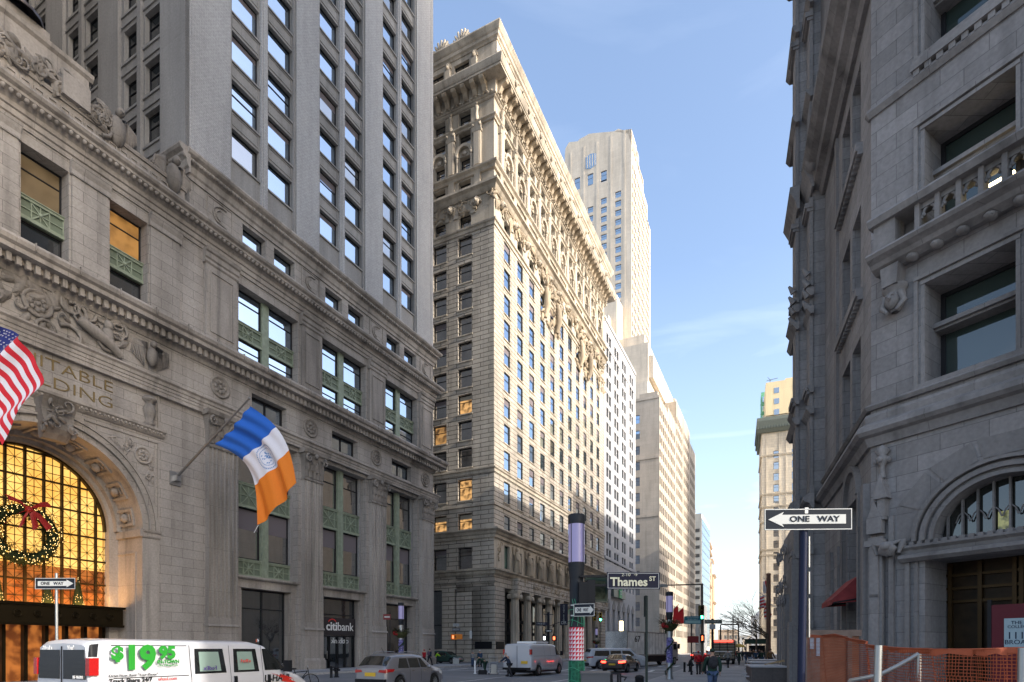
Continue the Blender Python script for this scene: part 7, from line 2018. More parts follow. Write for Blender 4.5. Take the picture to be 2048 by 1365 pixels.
# mast-arm traffic light
def signal_head(F_, x, y, z, lit=None, s=1., parent=None, yellow=True, face=-1):
    b = MB(); ym = plain('signal_yellow', (.38, .25, .02), .5); 
    for k in range(3):
        zz = z + (2 - k) * .35 * s
        b.box(F_, x - .17 * s, x + .17 * s, y - .12 * s, y + .12 * s, zz, zz + .34 * s, 0)
        rows = [[F_(x + .14 * s * math.cos(2 * PI * q / 12), y - .12 * s - h, zz + .17 * s + .14 * s * math.sin(2 * PI * q / 12)) for q in range(12)] for h in (0, .16 * s)]; b.grid(rows, 0, closed=True)
    b.build('signal_head', ym if yellow else plain('signal_olive', (.08, .065, .02), .6), parent)
    for k, (nm, c) in enumerate((('red', (1, .05, .03)), ('amber', (1, .5, .05)), ('green', (.05, 1., .45)))):
        zz = z + (2 - k) * .35 * s + .17 * s
        b = MB(); b.disc(F_, x, y - .13 * s, zz, [(.12 * s, 0), (.08 * s, .03), (.001, .05)], 12); b.build('signal_lens', emit('signal_' + nm + '_lit', c, 9) if lit == nm else plain('signal_lens_dark', (.03, .02, .015), .3), parent)
def mast(px, Y, armpx, armpy, label, sigx, lit, sigz, head=True, H=None, olive=False):
    x, y, _ = gp(px, Y); F_ = Fr(x, y, 1, 0); t = thing('traffic_light', label, 'traffic light', (x, y, 0), 'traffic lights on mast arms')
    zt = zat(armpy, Y); xa = (armpx - PX0) / F0 * Y - x
    b = MB(); b.lathe(F_, 0, 0, 0, [(.2, 0), (.16, .5), (.11, .6), (.09, zt + .05), (.001, zt + .06)], 12); b.tube([F_(0, 0, zt), F_(xa, 0, zt - .08)], [.06, .04], 8); b.build('mast', plain('weathered_brown_mast', (.09, .075, .06), .6), t)
    if head:
        b = MB(); b.prism(F_, [(xa - .35, zt - .2), (xa + .35, zt - .2), (xa + .25, zt + .0), (xa - .2, zt + .02)], -.14, .14); b.build('luminaire', M_STEELP, t)
    signal_head(F_, sigx, -.25, sigz, lit, 1.0, t, not olive); return t, F_
t, Fm = mast(1404, 41.7, 1326, 1169, 'green traffic light on a tall brown mast near the pedestrians, street lamp on its arm', -.15, 'green', zat(1240, 41.7), olive=True)
b = MB(); b.box(Fm, -.2, .1, -.3, -.12, 2.35, 2.95, 0); b.box(Fm, -.13, -.03, -.32, -.3, 2.5, 2.85, 1); b.build('walk_signal', [M_BLK, emit('hand_orange', (1, .15, .05), 1.6)], t)
t, Fm2 = mast(1160, 68, 1204, 1221, 'traffic lights showing green hung from a mast arm behind the near lamp post', 2.4, 'green', zat(1243, 68), head=False)
signal_head(Fm2, 1.75, -.1, zat(1242, 68), None, 1.0, t)
# pedestrian signal poles
def pole_signs(px, Y, ztop, label, cat='signal pole', group=None, r=.05, name='signal_pole'):
    x, y, _ = gp(px, Y); F_ = Fr(x, y, 1, 0); t = thing(name, label, cat, (x, y, 0), group); b = MB(); b.lathe(F_, 0, 0, 0, [(r * 2, 0), (r * 1.8, .3), (r, .4), (r, ztop), (.001, ztop)], 10); b.build('pole', M_BLK, t); return t, F_
t, F_ = pole_signs(1097, 50, 5.15, 'black corner pole with street blades and walk signals, behind the white cargo van', r=.11)
b = MB(); b.box(F_, -.45, .45, -.1, -.07, 4.9, 4.97); b.box(F_, -1.1, -.1, -.12, -.09, 3.95, 4.25); b.build('street_blade', navy, t)
text_mesh('PINE ST', .2, F_, -.62, -.125, 4.1, refl_w, t, .003, 'blade_lettering')
b = MB(); b.box(F_, -.28, .32, -.16, -.13, 3.35, 3.6, 0); b.prism(F_, [(-.2, 3.43), (.12, 3.43), (.12, 3.38), (.28, 3.475), (.12, 3.57), (.12, 3.52), (-.2, 3.52)], -.165, -.16, 1); b.build('arrow_plate', [M_BLK, refl_w], t)
for x0, c, nm in ((-.55, (.9, .95, 1), 'walk_white'), (.3, (1, .12, .05), 'hand_orange')):
    b = MB(); b.box(F_, x0, x0 + .4, -.3, .0, 2.6, 3.05, 0); b.box(F_, x0 + .08, x0 + .26, -.32, -.3, 2.68, 2.98, 1); b.build('walk_signal', [M_BLK, emit(nm, c, 2)], t)
t, F_ = pole_signs(912, 66, 3.0, 'pole with an orange pedestrian signal box on a pale block at the side street')
b = MB(); b.box(F_, -.58, .1, -.25, .1, 2.95, 3.6, 0); b.box(F_, .1, .75, -.2, .15, 3.0, 3.6, 0); b.box(F_, -.4, -.25, -.28, -.25, 3.1, 3.45, 1); b.box(F_, -.05, .02, -.28, -.25, 3.1, 3.45, 2); b.build('signal_box', [plain('safety_orange', (.7, .2, .01), .5), emit('hand_orange', (1, .15, .05), 1.6), M_BLK], t)
b = MB(); b.box(F_, -.32, .38, -.1, -.07, 4.5, 4.85, 0); b.box(F_, -.45, .5, -.1, -.07, 3.95, 4.3, 1); b.box(F_, -.02, .02, -.06, -.02, 3, 4.9, 1); b.build('sign_plate', [plain('dull_white_plate', (.3, .31, .31), .6), plain('dull_grey_plate', (.1, .1, .11), .6)], t)
text_mesh('ONE WAY', .17, F_, 0, -.11, 4.12, refl_w, t, .003, 'arrow_lettering'); text_mesh('NO', .2, F_, 0, -.11, 4.67, M_BLK, t, .003, 'plate_lettering')
b = MB(); b.box(F_, -.35, .35, -.3, .3, .0, .75); b.build('concrete_base', plain('pale_concrete', (.4, .4, .38), .8), t)
t, F_ = pole_signs(944, 66, 4.0, 'thin post with a small white parking plate before the tan tower side wall', 'sign post', name='parking_sign', r=.03)
b = MB(); b.box(F_, -.28, .0, -.07, -.04, 3.1, 4.0); b.build('sign_plate', refl_w, t)
t, F_ = pole_signs(780, 42, zat(1222, 42), 'small maroon street plate on a slim black pole by the bank corner', 'sign post', name='maroon_sign', r=.035)
b = MB(); b.box(F_, -.48, .06, -.08, -.05, zat(1240, 42), zat(1229, 42), 0); b.box(F_, -.4, 0, -.085, -.08, zat(1236, 42), zat(1233, 42), 1); b.build('sign_plate', [plain('maroon_plate', (.16, .02, .02), .5), refl_w], t)
t, F_ = pole_signs(1383, 38, zat(1232, 38), 'slim pole with a teal bus sign above a small red plate, left of the mast', 'sign post', name='bus_sign', r=.04)
b = MB(); b.box(F_, -.52, .62, -.1, -.07, zat(1248.5, 38), zat(1233, 38), 0); b.box(F_, -.45, .55, -.104, -.1, zat(1247, 38), zat(1241.5, 38), 1); b.build('sign_plate', [plain('teal_plate', (.02, .13, .16), .5), plain('pale_teal_plate', (.25, .38, .36), .5)], t)
text_mesh('NO STOPPING', .12, F_, .05, -.105, zat(1235.5, 38), refl_w, t, .003, 'plate_lettering'); text_mesh('BUSES ONLY', .12, F_, .05, -.105, zat(1239.5, 38), refl_w, t, .003, 'plate_lettering')
b = MB(); b.box(F_, -.3, .45, -.1, -.07, 2.3, 2.75); b.build('red_plate', plain('maroon_plate', (.16, .02, .02), .5), t)
t, F_ = pole_signs(1425, 50, zat(1238, 50), 'brown pole with a grey street-name blade and small box lamp, right of the mast', 'sign post', name='street_blade_post', r=.11)
b = MB(); b.box(F_, -.75, .8, -.16, -.12, zat(1248, 50), zat(1240, 50)); b.build('street_blade', plain('blade_grey', (.13, .14, .12), .5), t); text_mesh('RECTOR ST', .22, F_, 0, -.165, zat(1244, 50), refl_w, t, .003, 'blade_lettering')
b = MB(); b.box(F_, -.2, .2, -.2, .2, zat(1259, 50), zat(1249, 50)); b.build('box_lamp', plain('frosted_box', (.4, .4, .4), .6), t)
# blade sign on the colonnade
BSF = Fr(*gp(1120, 84)[:2], 1, -.1); b = MB(); b.box(BSF, 0, 1.15, 0, .2, zat(1251, 84), zat(1208, 84)); b.bar(BSF(1.15, .1, zat(1244, 84)), BSF(3.0, .9, zat(1236, 84)), .08, .08, 0); b.bar(BSF(-1.6, .8, zat(1252, 84)), BSF(.3, .1, zat(1243, 84)), .08, .08, 0)
o = b.build('hanging_shop_sign', navy, None, BSF(0, 0, 6)); tag(o, 'tall narrow dark hanging sign with pale script on the colonnade', 'sign')
for i, ch in enumerate('DUANE READE'): text_mesh(ch, .32, BSF, .57, -.02, 8.3 - i * .24, refl_w, o, .01, 'script_lettering')
text_mesh('DR', .6, BSF, .57, -.02, 5.75, refl_w, o, .01, 'script_lettering')
# wall lantern on the white brick building
b = MB(); P_ = gp(1242.5, 84, 0); Fw = Fr(P_[0], P_[1], 1, 0); b.lathe(Fw, 0, 0, zat(1271, 84), [(.28, 0), (.28, 2.1)], 10, 0); b.lathe(Fw, 0, 0, 0, [(.18, 0), (.1, .4), (.1, zat(1271, 84))], 8, 1); b.lathe(Fw, 0, 0, zat(1271, 84) + 2.1, [(.34, 0), (.001, .25)], 10, 1)
tag(b.build('lit_lantern', [emit('lantern_glow', (1, .8, .45), 3), M_BLK], None, P_), 'lit lantern on a post beside the box truck', 'lantern')
# red banners
t = thing('red_banners', 'pair of red banners with stepped tops hanging beside the garlanded lamp', 'banner', gp(1350, 150))
BFr = Fr(*gp(1332, 150)[:2], 1, -.1)
b = MB(); ks = 150 / F0
def bp(px, py): return ((px - 1332) * ks, zat(py, 150))
b.prism(BFr, [bp(1347, 1218), bp(1355, 1211), bp(1356, 1224), bp(1366, 1216), bp(1367, 1248), bp(1345, 1248)][::-1], 0, .15); b.prism(BFr, [bp(1332, 1231), bp(1338, 1227), bp(1339, 1244), bp(1332, 1240)][::-1], 0, .15)
b.build('banner_cloth', plain('banner_red', (.5, .015, .02), .6), t)
b = MB(); b.bar(BFr(*[bp(1346, 1217)[0], -.1, bp(1346, 1219)[1]]), BFr(bp(1357, 1209)[0], -.1, bp(1357, 1209)[1]), .12); b.bar(BFr(bp(1356, 1224)[0], -.1, bp(1356, 1225)[1]), BFr(bp(1367, 1214)[0], -.1, bp(1367, 1214)[1]), .12); b.bar(BFr(bp(1367, 1216)[0], -.1, bp(1367, 1250)[1]), BFr(bp(1367, 1216)[0], .8, bp(1367, 1216)[1]), .1); b.build('banner_pole', M_STEELP, t)

# hydrants, bollards, posts
def hydrant(px, Y, label, h=.85):
    x, y, _ = gp(px, Y); F_ = Fr(x, y, 1, 0, .15); b = MB(); s = h / .85
    b.lathe(F_, 0, 0, 0, [(.17 * s, 0), (.17 * s, .05 * s), (.12 * s, .07 * s), (.11 * s, .52 * s), (.16 * s, .54 * s), (.16 * s, .6 * s), (.13 * s, .64 * s), (.1 * s, .76 * s), (.04 * s, .8 * s), (.04 * s, .85 * s), (.001, .85 * s)], 14)
    for sg in (-1, 1): b.tube([F_(0, 0, .46 * s), F_(sg * .22 * s, 0, .46 * s)], .06 * s, 8)
    b.tube([F_(0, 0, .42 * s), F_(0, -.24 * s, .42 * s)], .08 * s, 8)
    tag(b.build('fire_hydrant', M_BLK, None, (x, y, .15)), label, 'fire hydrant', 'black fire hydrants')
hydrant(673, 34.5, 'black fire hydrant beside a bollard in front of the bank doors'); hydrant(1381, 42.8, 'black fire hydrant at the foot of the bus sign pole near the red-jacketed pair', .95)
def bollard(px, Y, label, h=.8, r=.09, dome=False):
    x, y, _ = gp(px, Y); F_ = Fr(x, y, 1, 0, .15); b = MB()
    b.lathe(F_, 0, 0, 0, [(r * 1.15, 0), (r * 1.15, .06), (r, .08), (r, h - .1), (r * 1.1, h - .09), (r * (.7 if dome else 1.05), h - .02), (.001, h)], 14)
    tag(b.build('bollard', M_BLK, None, (x, y, .15)), label, 'bollard', 'black bollards')
bollard(662.5, 34.0, 'plain black bollard immediately left of the bank-side hydrant', .72, .08); bollard(1369, 42.5, 'black bollard just left of the hydrant by the red-jacketed pair', .75, .08); bollard(1279, 17.5, 'fat black domed bollard at the bottom edge, between the sedan and the slim post', .95, .14, True)
b = MB(); x_, y_, _ = gp(950, 43); b.lathe(Fr(x_, y_, 1, 0), 0, 0, 0, [(.12, 0), (.1, .05), (.05, .07), (.05, 1.0), (.001, 1.02)], 10, 0); tag(b.build('delineator_post', M_WHT, None, (x_, y_, 0)), 'white flexible road post beside the man bending over the hand truck', 'road post')
# dark street cabinet at the bottom edge
x_, y_, _ = gp(1200, 12.6); F_ = Fr(x_, y_, 1, -.1); t = thing('street_cabinet', 'dark metal bin top with black tubular frame at the bottom edge beside the near lamp', 'bin', (x_, y_, 0))
b = MB(); b.box(F_, -.42, .2, -.3, .3, .15, 1.34); b.mould(F_, -.44, .22, [(.32, 1.34), (.32, 1.38), (-.2, 1.4), (-.32, 1.38), (-.32, 1.34)]); b.build('cabinet_body', plain('grey_cabinet', (.06, .065, .075), .5), t)
b = MB()
for x in (.24, .42): 
    for y in (-.3, .3): b.tube([F_(x, y, .15), F_(x, y, 1.36)], .022, 6)
b.tube([F_(.2, -.3, 1.36), F_(.44, -.3, 1.36)], .022, 6); b.tube([F_(.44, -.3, 1.3), F_(.55, -.32, 1.28), F_(.5, -.35, 1.22)], .018, 6); b.build('tubular_frame', M_BLK, t)
# bicycle behind the rental van
x_, y_, _ = gp(596, 24); FBk = Fr(x_, y_, .95, .31, .15); t = thing('bicycle', 'parked bicycle partly hidden behind the front of the rental van', 'bicycle', (x_, y_, .15))
for xw in (-.5, .5):
    b = MB(); b.tube([FBk(xw + .33 * math.cos(a), 0, .34 + .33 * math.sin(a)) for a in [2 * PI * k / 24 for k in range(25)]], .02, 6)
    for k in range(10): a = 2 * PI * k / 10; b.tube([FBk(xw, 0, .34), FBk(xw + .32 * math.cos(a), 0, .34 + .32 * math.sin(a))], .003, 3)
    b.build('wheel', M_RUB, t)
b = MB()
for p, q in (((-.5, .34), (-.15, .75)), ((-.5, .34), (0, .3)), ((0, .3), (-.15, .85)), ((0, .3), (.38, .8)), ((-.15, .75), (.38, .8)), ((.38, .95), (.5, .34))): b.tube([FBk(p[0], 0, p[1]), FBk(q[0], 0, q[1])], .018, 6)
b.build('frame', M_BLK, t)
b = MB(); b.tube([FBk(.38, -.3, 1.02), FBk(.4, 0, .96), FBk(.38, .3, 1.02)], .016, 6); b.build('handlebar', M_STEELP, t); b = MB(); b.ball((-.18, 0, .9), .14, .07, .04, 8, 4, 0, FBk); b.build('saddle', M_BLK, t)
# hand truck
x_, y_, _ = gp(987, 42); Fh = Fr(x_, y_, 1, .1); b = MB()
for x in (-.28, .28): b.tube([Fh(x, 0, .15), Fh(x, .1, 1.3)], .025, 6)
for z in (.3, .6, .9, 1.28): b.tube([Fh(-.28, .02 + z * .06, z), Fh(.28, .02 + z * .06, z)], .02, 6)
b.box(Fh, -.3, .3, -.4, 0, .06, .1); 
for x in (-.34, .34): b.tube([Fh(x - .04, .08, .13), Fh(x + .04, .08, .13)], .13, 12)
b.box(Fh, -.2, .2, -.32, -.02, .1, .75)
tag(b.build('hand_truck', M_STEEL, None, (x_, y_, 0)), 'metal hand truck loaded with a case behind the white cargo van', 'hand truck')
b = MB(); b.box(Fh, -1.15, -.5, -.3, .2, 0, .28); b.box(Fh, -1.1, -.55, -.25, .15, .28, .34); tag(b.build('tool_crate', M_BLK, None, Fh(-.8, 0, 0)), 'low black crate on the road at the bending man feet', 'crate')

# planters of the right pavement
m_gr = stone('brown_granite', (.105, .09, .085), bw=2.5, bh=1.2, mortar=.006, mdark=.6, var=.05, stain=.1, rough=.5)
for i, (Y, x0, x1, lab) in enumerate(((29.5, 1503, 1569, 'nearest brown granite planter wall with a pale coping, against the grey building'), (37.5, 1504, 1566, 'middle brown granite planter wall behind the nearest one'), (46, 1506, 1560, 'furthest low granite planter wall before the pedestrians'))):
    b = MB(); X0, X1 = (x0 - PX0) / F0 * Y, (x1 - PX0) / F0 * Y; FP = Fr(X0, Y, .95, -.31, .15)
    b.box(FP, 0, X1 - X0, 0, 3.4, 0, .78, 0); b.box(FP, -.08, X1 - X0, -.08, 3.45, .78, .86, 1)
    for k in range(3): b.box(FP, -.3, -.08, .4 + k * 1.1, .6 + k * 1.1, .25 + .1 * (k % 2), .32 + .1 * (k % 2), 1)
    if i == 0:
        b.bar(FP(.9, 1.5, .92), FP(1.75, 1.2, 1.16), .05, .05, 2); b.bar(FP(.75, 1.2, .9), FP(1.7, .9, 1.1), .05, .05, 2)
    tag(b.build('planter_wall', [m_gr, plain('pale_coping', (.42, .41, .42), .6), plain('raw_timber', (.34, .25, .14), .7)], None, (X0, Y, .15)), lab, 'planter', 'granite planter walls')

# works enclosure: plywood, posts, orange net
b = MB(); ply = plain('reddish_plywood', (.20, .085, .05), .75, noise=.25, nscale=2.2)
FHd = Fr(*gp(1612, 15.7)[:2], 1, -.06)
t = thing('plywood_hoarding', 'reddish plywood hoarding with a timber rail standing before the arched entrance', 'hoarding', FHd(0, 0, 0))
b.box(FHd, .38, 1.42, 0, .04, .1, 2.25, 0); b.build('board', ply, t)
b = MB(); b.box(FHd, -.0, 1.46, -.06, .0, 2.25, 2.42, 0); b.box(FHd, .0, .38, 0, .05, .1, 2.3, 0); b.box(FHd, 1.08, 1.2, -.08, -.0, .1, 2.25, 0); b.build('timber_frame', plain('grey_brown_timber', (.15, .11, .09), .8, noise=.2, nscale=4), t)
b = MB(); b.box(FHd, .1, .2, -.03, -.0, 1.9, 2.2, 0); b.box(FHd, .27, .36, -.03, 0, 1.7, 2.2, 0); b.build('torn_notice', plain('pale_blue_paper', (.3, .4, .48), .7), t)
def netmat():
    m = bpy.data.materials.new('orange_net'); m.use_nodes = True; nt = m.node_tree; nt.nodes.clear(); L = nt.links.new
    o = N(nt, 'ShaderNodeOutputMaterial'); mx = N(nt, 'ShaderNodeMixShader'); tr_ = N(nt, 'ShaderNodeBsdfTransparent'); d = N(nt, 'ShaderNodeBsdfDiffuse'); d.inputs[0].default_value = (.27, .07, .035, 1)
    uv = N(nt, 'ShaderNodeUVMap'); br = N(nt, 'ShaderNodeTexBrick'); br.offset = 0; br.inputs['Scale'].default_value = 1; br.inputs['Brick Width'].default_value = .035; br.inputs['Row Height'].default_value = .035; br.inputs['Mortar Size'].default_value = .0046; br.inputs['Mortar Smooth'].default_value = 0
    L(uv.outputs['UV'], br.inputs['Vector']); L(br.outputs['Fac'], mx.inputs[0]); L(tr_.outputs[0], mx.inputs[1]); L(d.outputs[0], mx.inputs[2]); L(mx.outputs[0], o.inputs[0]); return m
m_net = netmat(); m_netrim = plain('orange_net_hem', (.34, .08, .035), .7)
pts = [(1612, 15.0, 1268), (1640, 14.4, 1272), (1668, 13, 1268), (1712, 10.5, 1279), (1753, 8.2, 1292), (1800, 7.2, 1296), (1870, 6.3, 1299), (1960, 5.7, 1299), (2046, 5.3, 1296), (2150, 5.0, 1292)]
NP = []
for k in range(len(pts) - 1):
    for j in range(6):
        u = j / 6; px, Y, py = [pts[k][i] * (1 - u) + pts[k + 1][i] * u for i in range(3)]
        NP.append((px, Y, py))
t = thing('orange_safety_net', 'orange plastic safety netting slung across the lower right in front of the arched entrance', 'safety net', gp(1800, 7.2))
b = MB(); rows = []
for i, (px, Y, py) in enumerate(NP):
    x, y, _ = gp(px, Y); zt = zat(py, Y); rows.append([(x + .05 * math.sin(i * .9 + z * 3), y + .06 * math.sin(i * 1.3 + z * 4), .15 + (zt - .15) * z) for z in [k / 6 for k in range(7)]])
b.grid(rows, 0, smooth=True); b.build('net_mesh', m_net, t)
b = MB(); b.grid([[(r_[-1][0], r_[-1][1] - .01, r_[-1][2] - .06 - .015 * math.sin(i * 2.1)), (r_[-1][0], r_[-1][1] - .012, r_[-1][2])] for i, r_ in enumerate(rows)], 0); b.tube([r_[-1] for r_ in rows], .008, 4); b.build('net_hem', m_netrim, t)
def steel_post(px0, px1, Y, py, label, r=.037):
    b = MB(); xa, ya, _ = gp(px0, Y); xb, yb, _ = gp(px1, Y); b.tube([(xa, ya, .1), (xb, yb, zat(py, Y))], r, 12); b.tube([(xa, ya, .1), (xa, ya, .16)], .1, 12)
    tag(b.build('steel_post', M_STEELP, None, (xa, ya, .1)), label, 'post', 'steel posts holding the orange net')
steel_post(1747, 1757, 6.0, 1291, 'slightly leaning steel post holding the orange net, left of the doorway'); steel_post(2040, 2046, 5.2, 1296, 'steel post holding the orange net at the right edge of the photo')
b = MB(); b.tube([gp(1700, 7.4, zat(1362, 7.4)), gp(1760, 7.0, zat(1350, 7.0)), gp(1800, 6.9, zat(1330, 6.9)), gp(1838, 6.8, zat(1308, 6.8))], .028, 8)
b.tube([gp(1700, 7.4, zat(1362, 7.4)), gp(1690, 7.5, .15)], .028, 8); b.tube([gp(1838, 6.8, zat(1308, 6.8)), gp(1840, 6.8, .15)], .028, 8)
tag(b.build('sloping_rail', M_STEEL, None, gp(1760, 7)), 'pale curved handrail sloping up behind the orange net', 'handrail')
FSt = Fr(*gp(1713, 8.8)[:2], 1, -.35); b = MB()
for k in range(2): b.box(FSt, -.0 + .3 * k, 1.5, -.3 + .5 * k, 1.2, .15 + .45 * k, .6 + .4 * k)
b.box(FSt, 1.5, 6, -1.2, 1.0, .15, 1.3)
tag(b.build('site_barrier', plain('brown_barrier', (.11, .06, .03), .7, noise=.3, nscale=3), None, FSt(0, 0, .15)), 'low brown boarded barrier behind the orange net at the lower right', 'barrier')

# bare trees and flags down the right side
def bare_tree(px, Y, H, label, seed, lean=-.2):
    x, y, _ = gp(px, Y); t = thing('bare_tree', label, 'tree', (x, y, 0), 'bare street trees'); R = random.Random(seed)
    tk = plain('bark', (.10, .075, .055), .9, noise=.2); b = MB(); top = Vector((x + .1, y, H * .45)); b.tube([(x, y, 0), (x + .03, y, H * .2), tuple(top)], [.2, .16, .12], 8); b.build('trunk', tk, t)
    b = MB()
    def br(p, d, L, r, n):
        q = p + d * L * .5 + Vector((R.uniform(-.1, .1), R.uniform(-.1, .1), R.uniform(0, .1))) * L; e = p + d * L
        b.tube([tuple(p), tuple(q), tuple(e)], [r, r * .75, r * .5], 5 if n > 1 else 4, caps=False)
        if n > 0:
            for k in range(3):
                dd_ = (d + Vector((R.gauss(lean * .5, .5), R.gauss(0, .45), R.uniform(-.25, .4)))).normalized(); br(q if k == 0 else e, dd_, L * R.uniform(.55, .8), r * .55, n - 1)
    for k in range(6): br(top + Vector((0, 0, -.3 * k * .5)), Vector((R.uniform(-1, .4) + lean, R.uniform(-.6, .6), R.uniform(.3, 1))).normalized(), H * .28, .07, 4)
    b.build('branches', tk, t)
bare_tree(1533, 56, 7.5, 'nearer bare street tree against the grey building corner, its twigs reaching left', 4, -.5); bare_tree(1512, 92, 9, 'further bare street tree beyond the pedestrians on the right side', 8)
fm = [plain('flag_red', (.55, .02, .035)), plain('flag_white', (.68, .68, .74))]
for i, (px, Y, py0, py1, lab) in enumerate(((1537, 95, 1160, 1185, 'small red and white flag, upper one high on the right side of the avenue'), (1531, 88, 1190, 1215, 'small striped flag hanging below the upper one on the right side'), (1541, 80, 1205, 1235, 'lowest small flag near the bare tree on the right side'))):
    x, y, z = gp(px, Y, zat(py0, Y)); z1 = zat(py1, Y); b = MB(); h = z - z1
    b.grid([[(x - .9 * u - .1 * math.sin(v * 5), y + .2 * math.sin(v * 6 + u * 3), z + .5 * u * 0 - h * v - .3 * u) for u in (0, .25, .5, .75, 1)] for v in [k / 8 for k in range(9)]], lambda a, c: (a + i) % 2 if i else (c // 2) % 2, smooth=True)
    b.tube([(x + 1.2, y + .2, z - .9), (x - .95, y, z + .35)], .05, 6, 1)
    tag(b.build('distant_flag', fm, None, (x, y, z)), lab, 'flag', 'flags down the right side')
b = MB(); x_, y_, _ = gp(1537, 70); b.lathe(Fr(x_, y_, 1, 0), 0, 0, 0, [(.35, 0), (.28, .5), (.26, 11), (.3, 11.2), (.001, 11.3)], 12); tag(b.build('brown_pole', plain('brown_wood', (.14, .08, .06), .8), None, (x_, y_, 0)), 'thick brown pole at the corner of the grey building', 'pole')
# street lights at the far end
for i, (px, Y, pyt, ar) in enumerate(((1466, 150, 1230, 0), (1477, 120, 1249, -1), (1441, 115, 1250, 1), (1456, 160, 1258, 0))):
    x, y, _ = gp(px, Y); zt = zat(pyt, Y); b = MB(); b.tube([(x, y, 0), (x, y, zt)], [.22, .14], 8)
    if ar: b.tube([(x, y, zt), (x + ar * 3.6 * (1 if ar > 0 else 1.0), y, zt)], .09, 6)
    tag(b.build('tall_street_pole', plain('weathered_brown_mast', (.09, .075, .06), .6), None, (x, y, 0)), ['tallest bare pole against the white sky above the far truck', 'hooked pole right of the tallest one, arm to the left', 'pole with an arm to the right beside the tan building', 'short stubby pole left of the tallest one'][i], 'pole', 'poles at the end of the avenue')
x_, y_, _ = gp(1478, 75); b = MB(); b.lathe(Fr(x_, y_, 1, 0), 0, 0, 2.1, [(.9, 0), (.6, .3), (.001, .5)], 10); b.lathe(Fr(x_, y_, 1, 0), 0, 0, 0, [(.03, 0), (.03, 2.2)], 6); tag(b.build('yellow_umbrella', plain('yellow_canvas', (.6, .42, .08), .6), None, (x_, y_, 0)), 'yellow vendor umbrella behind the pedestrians', 'umbrella')

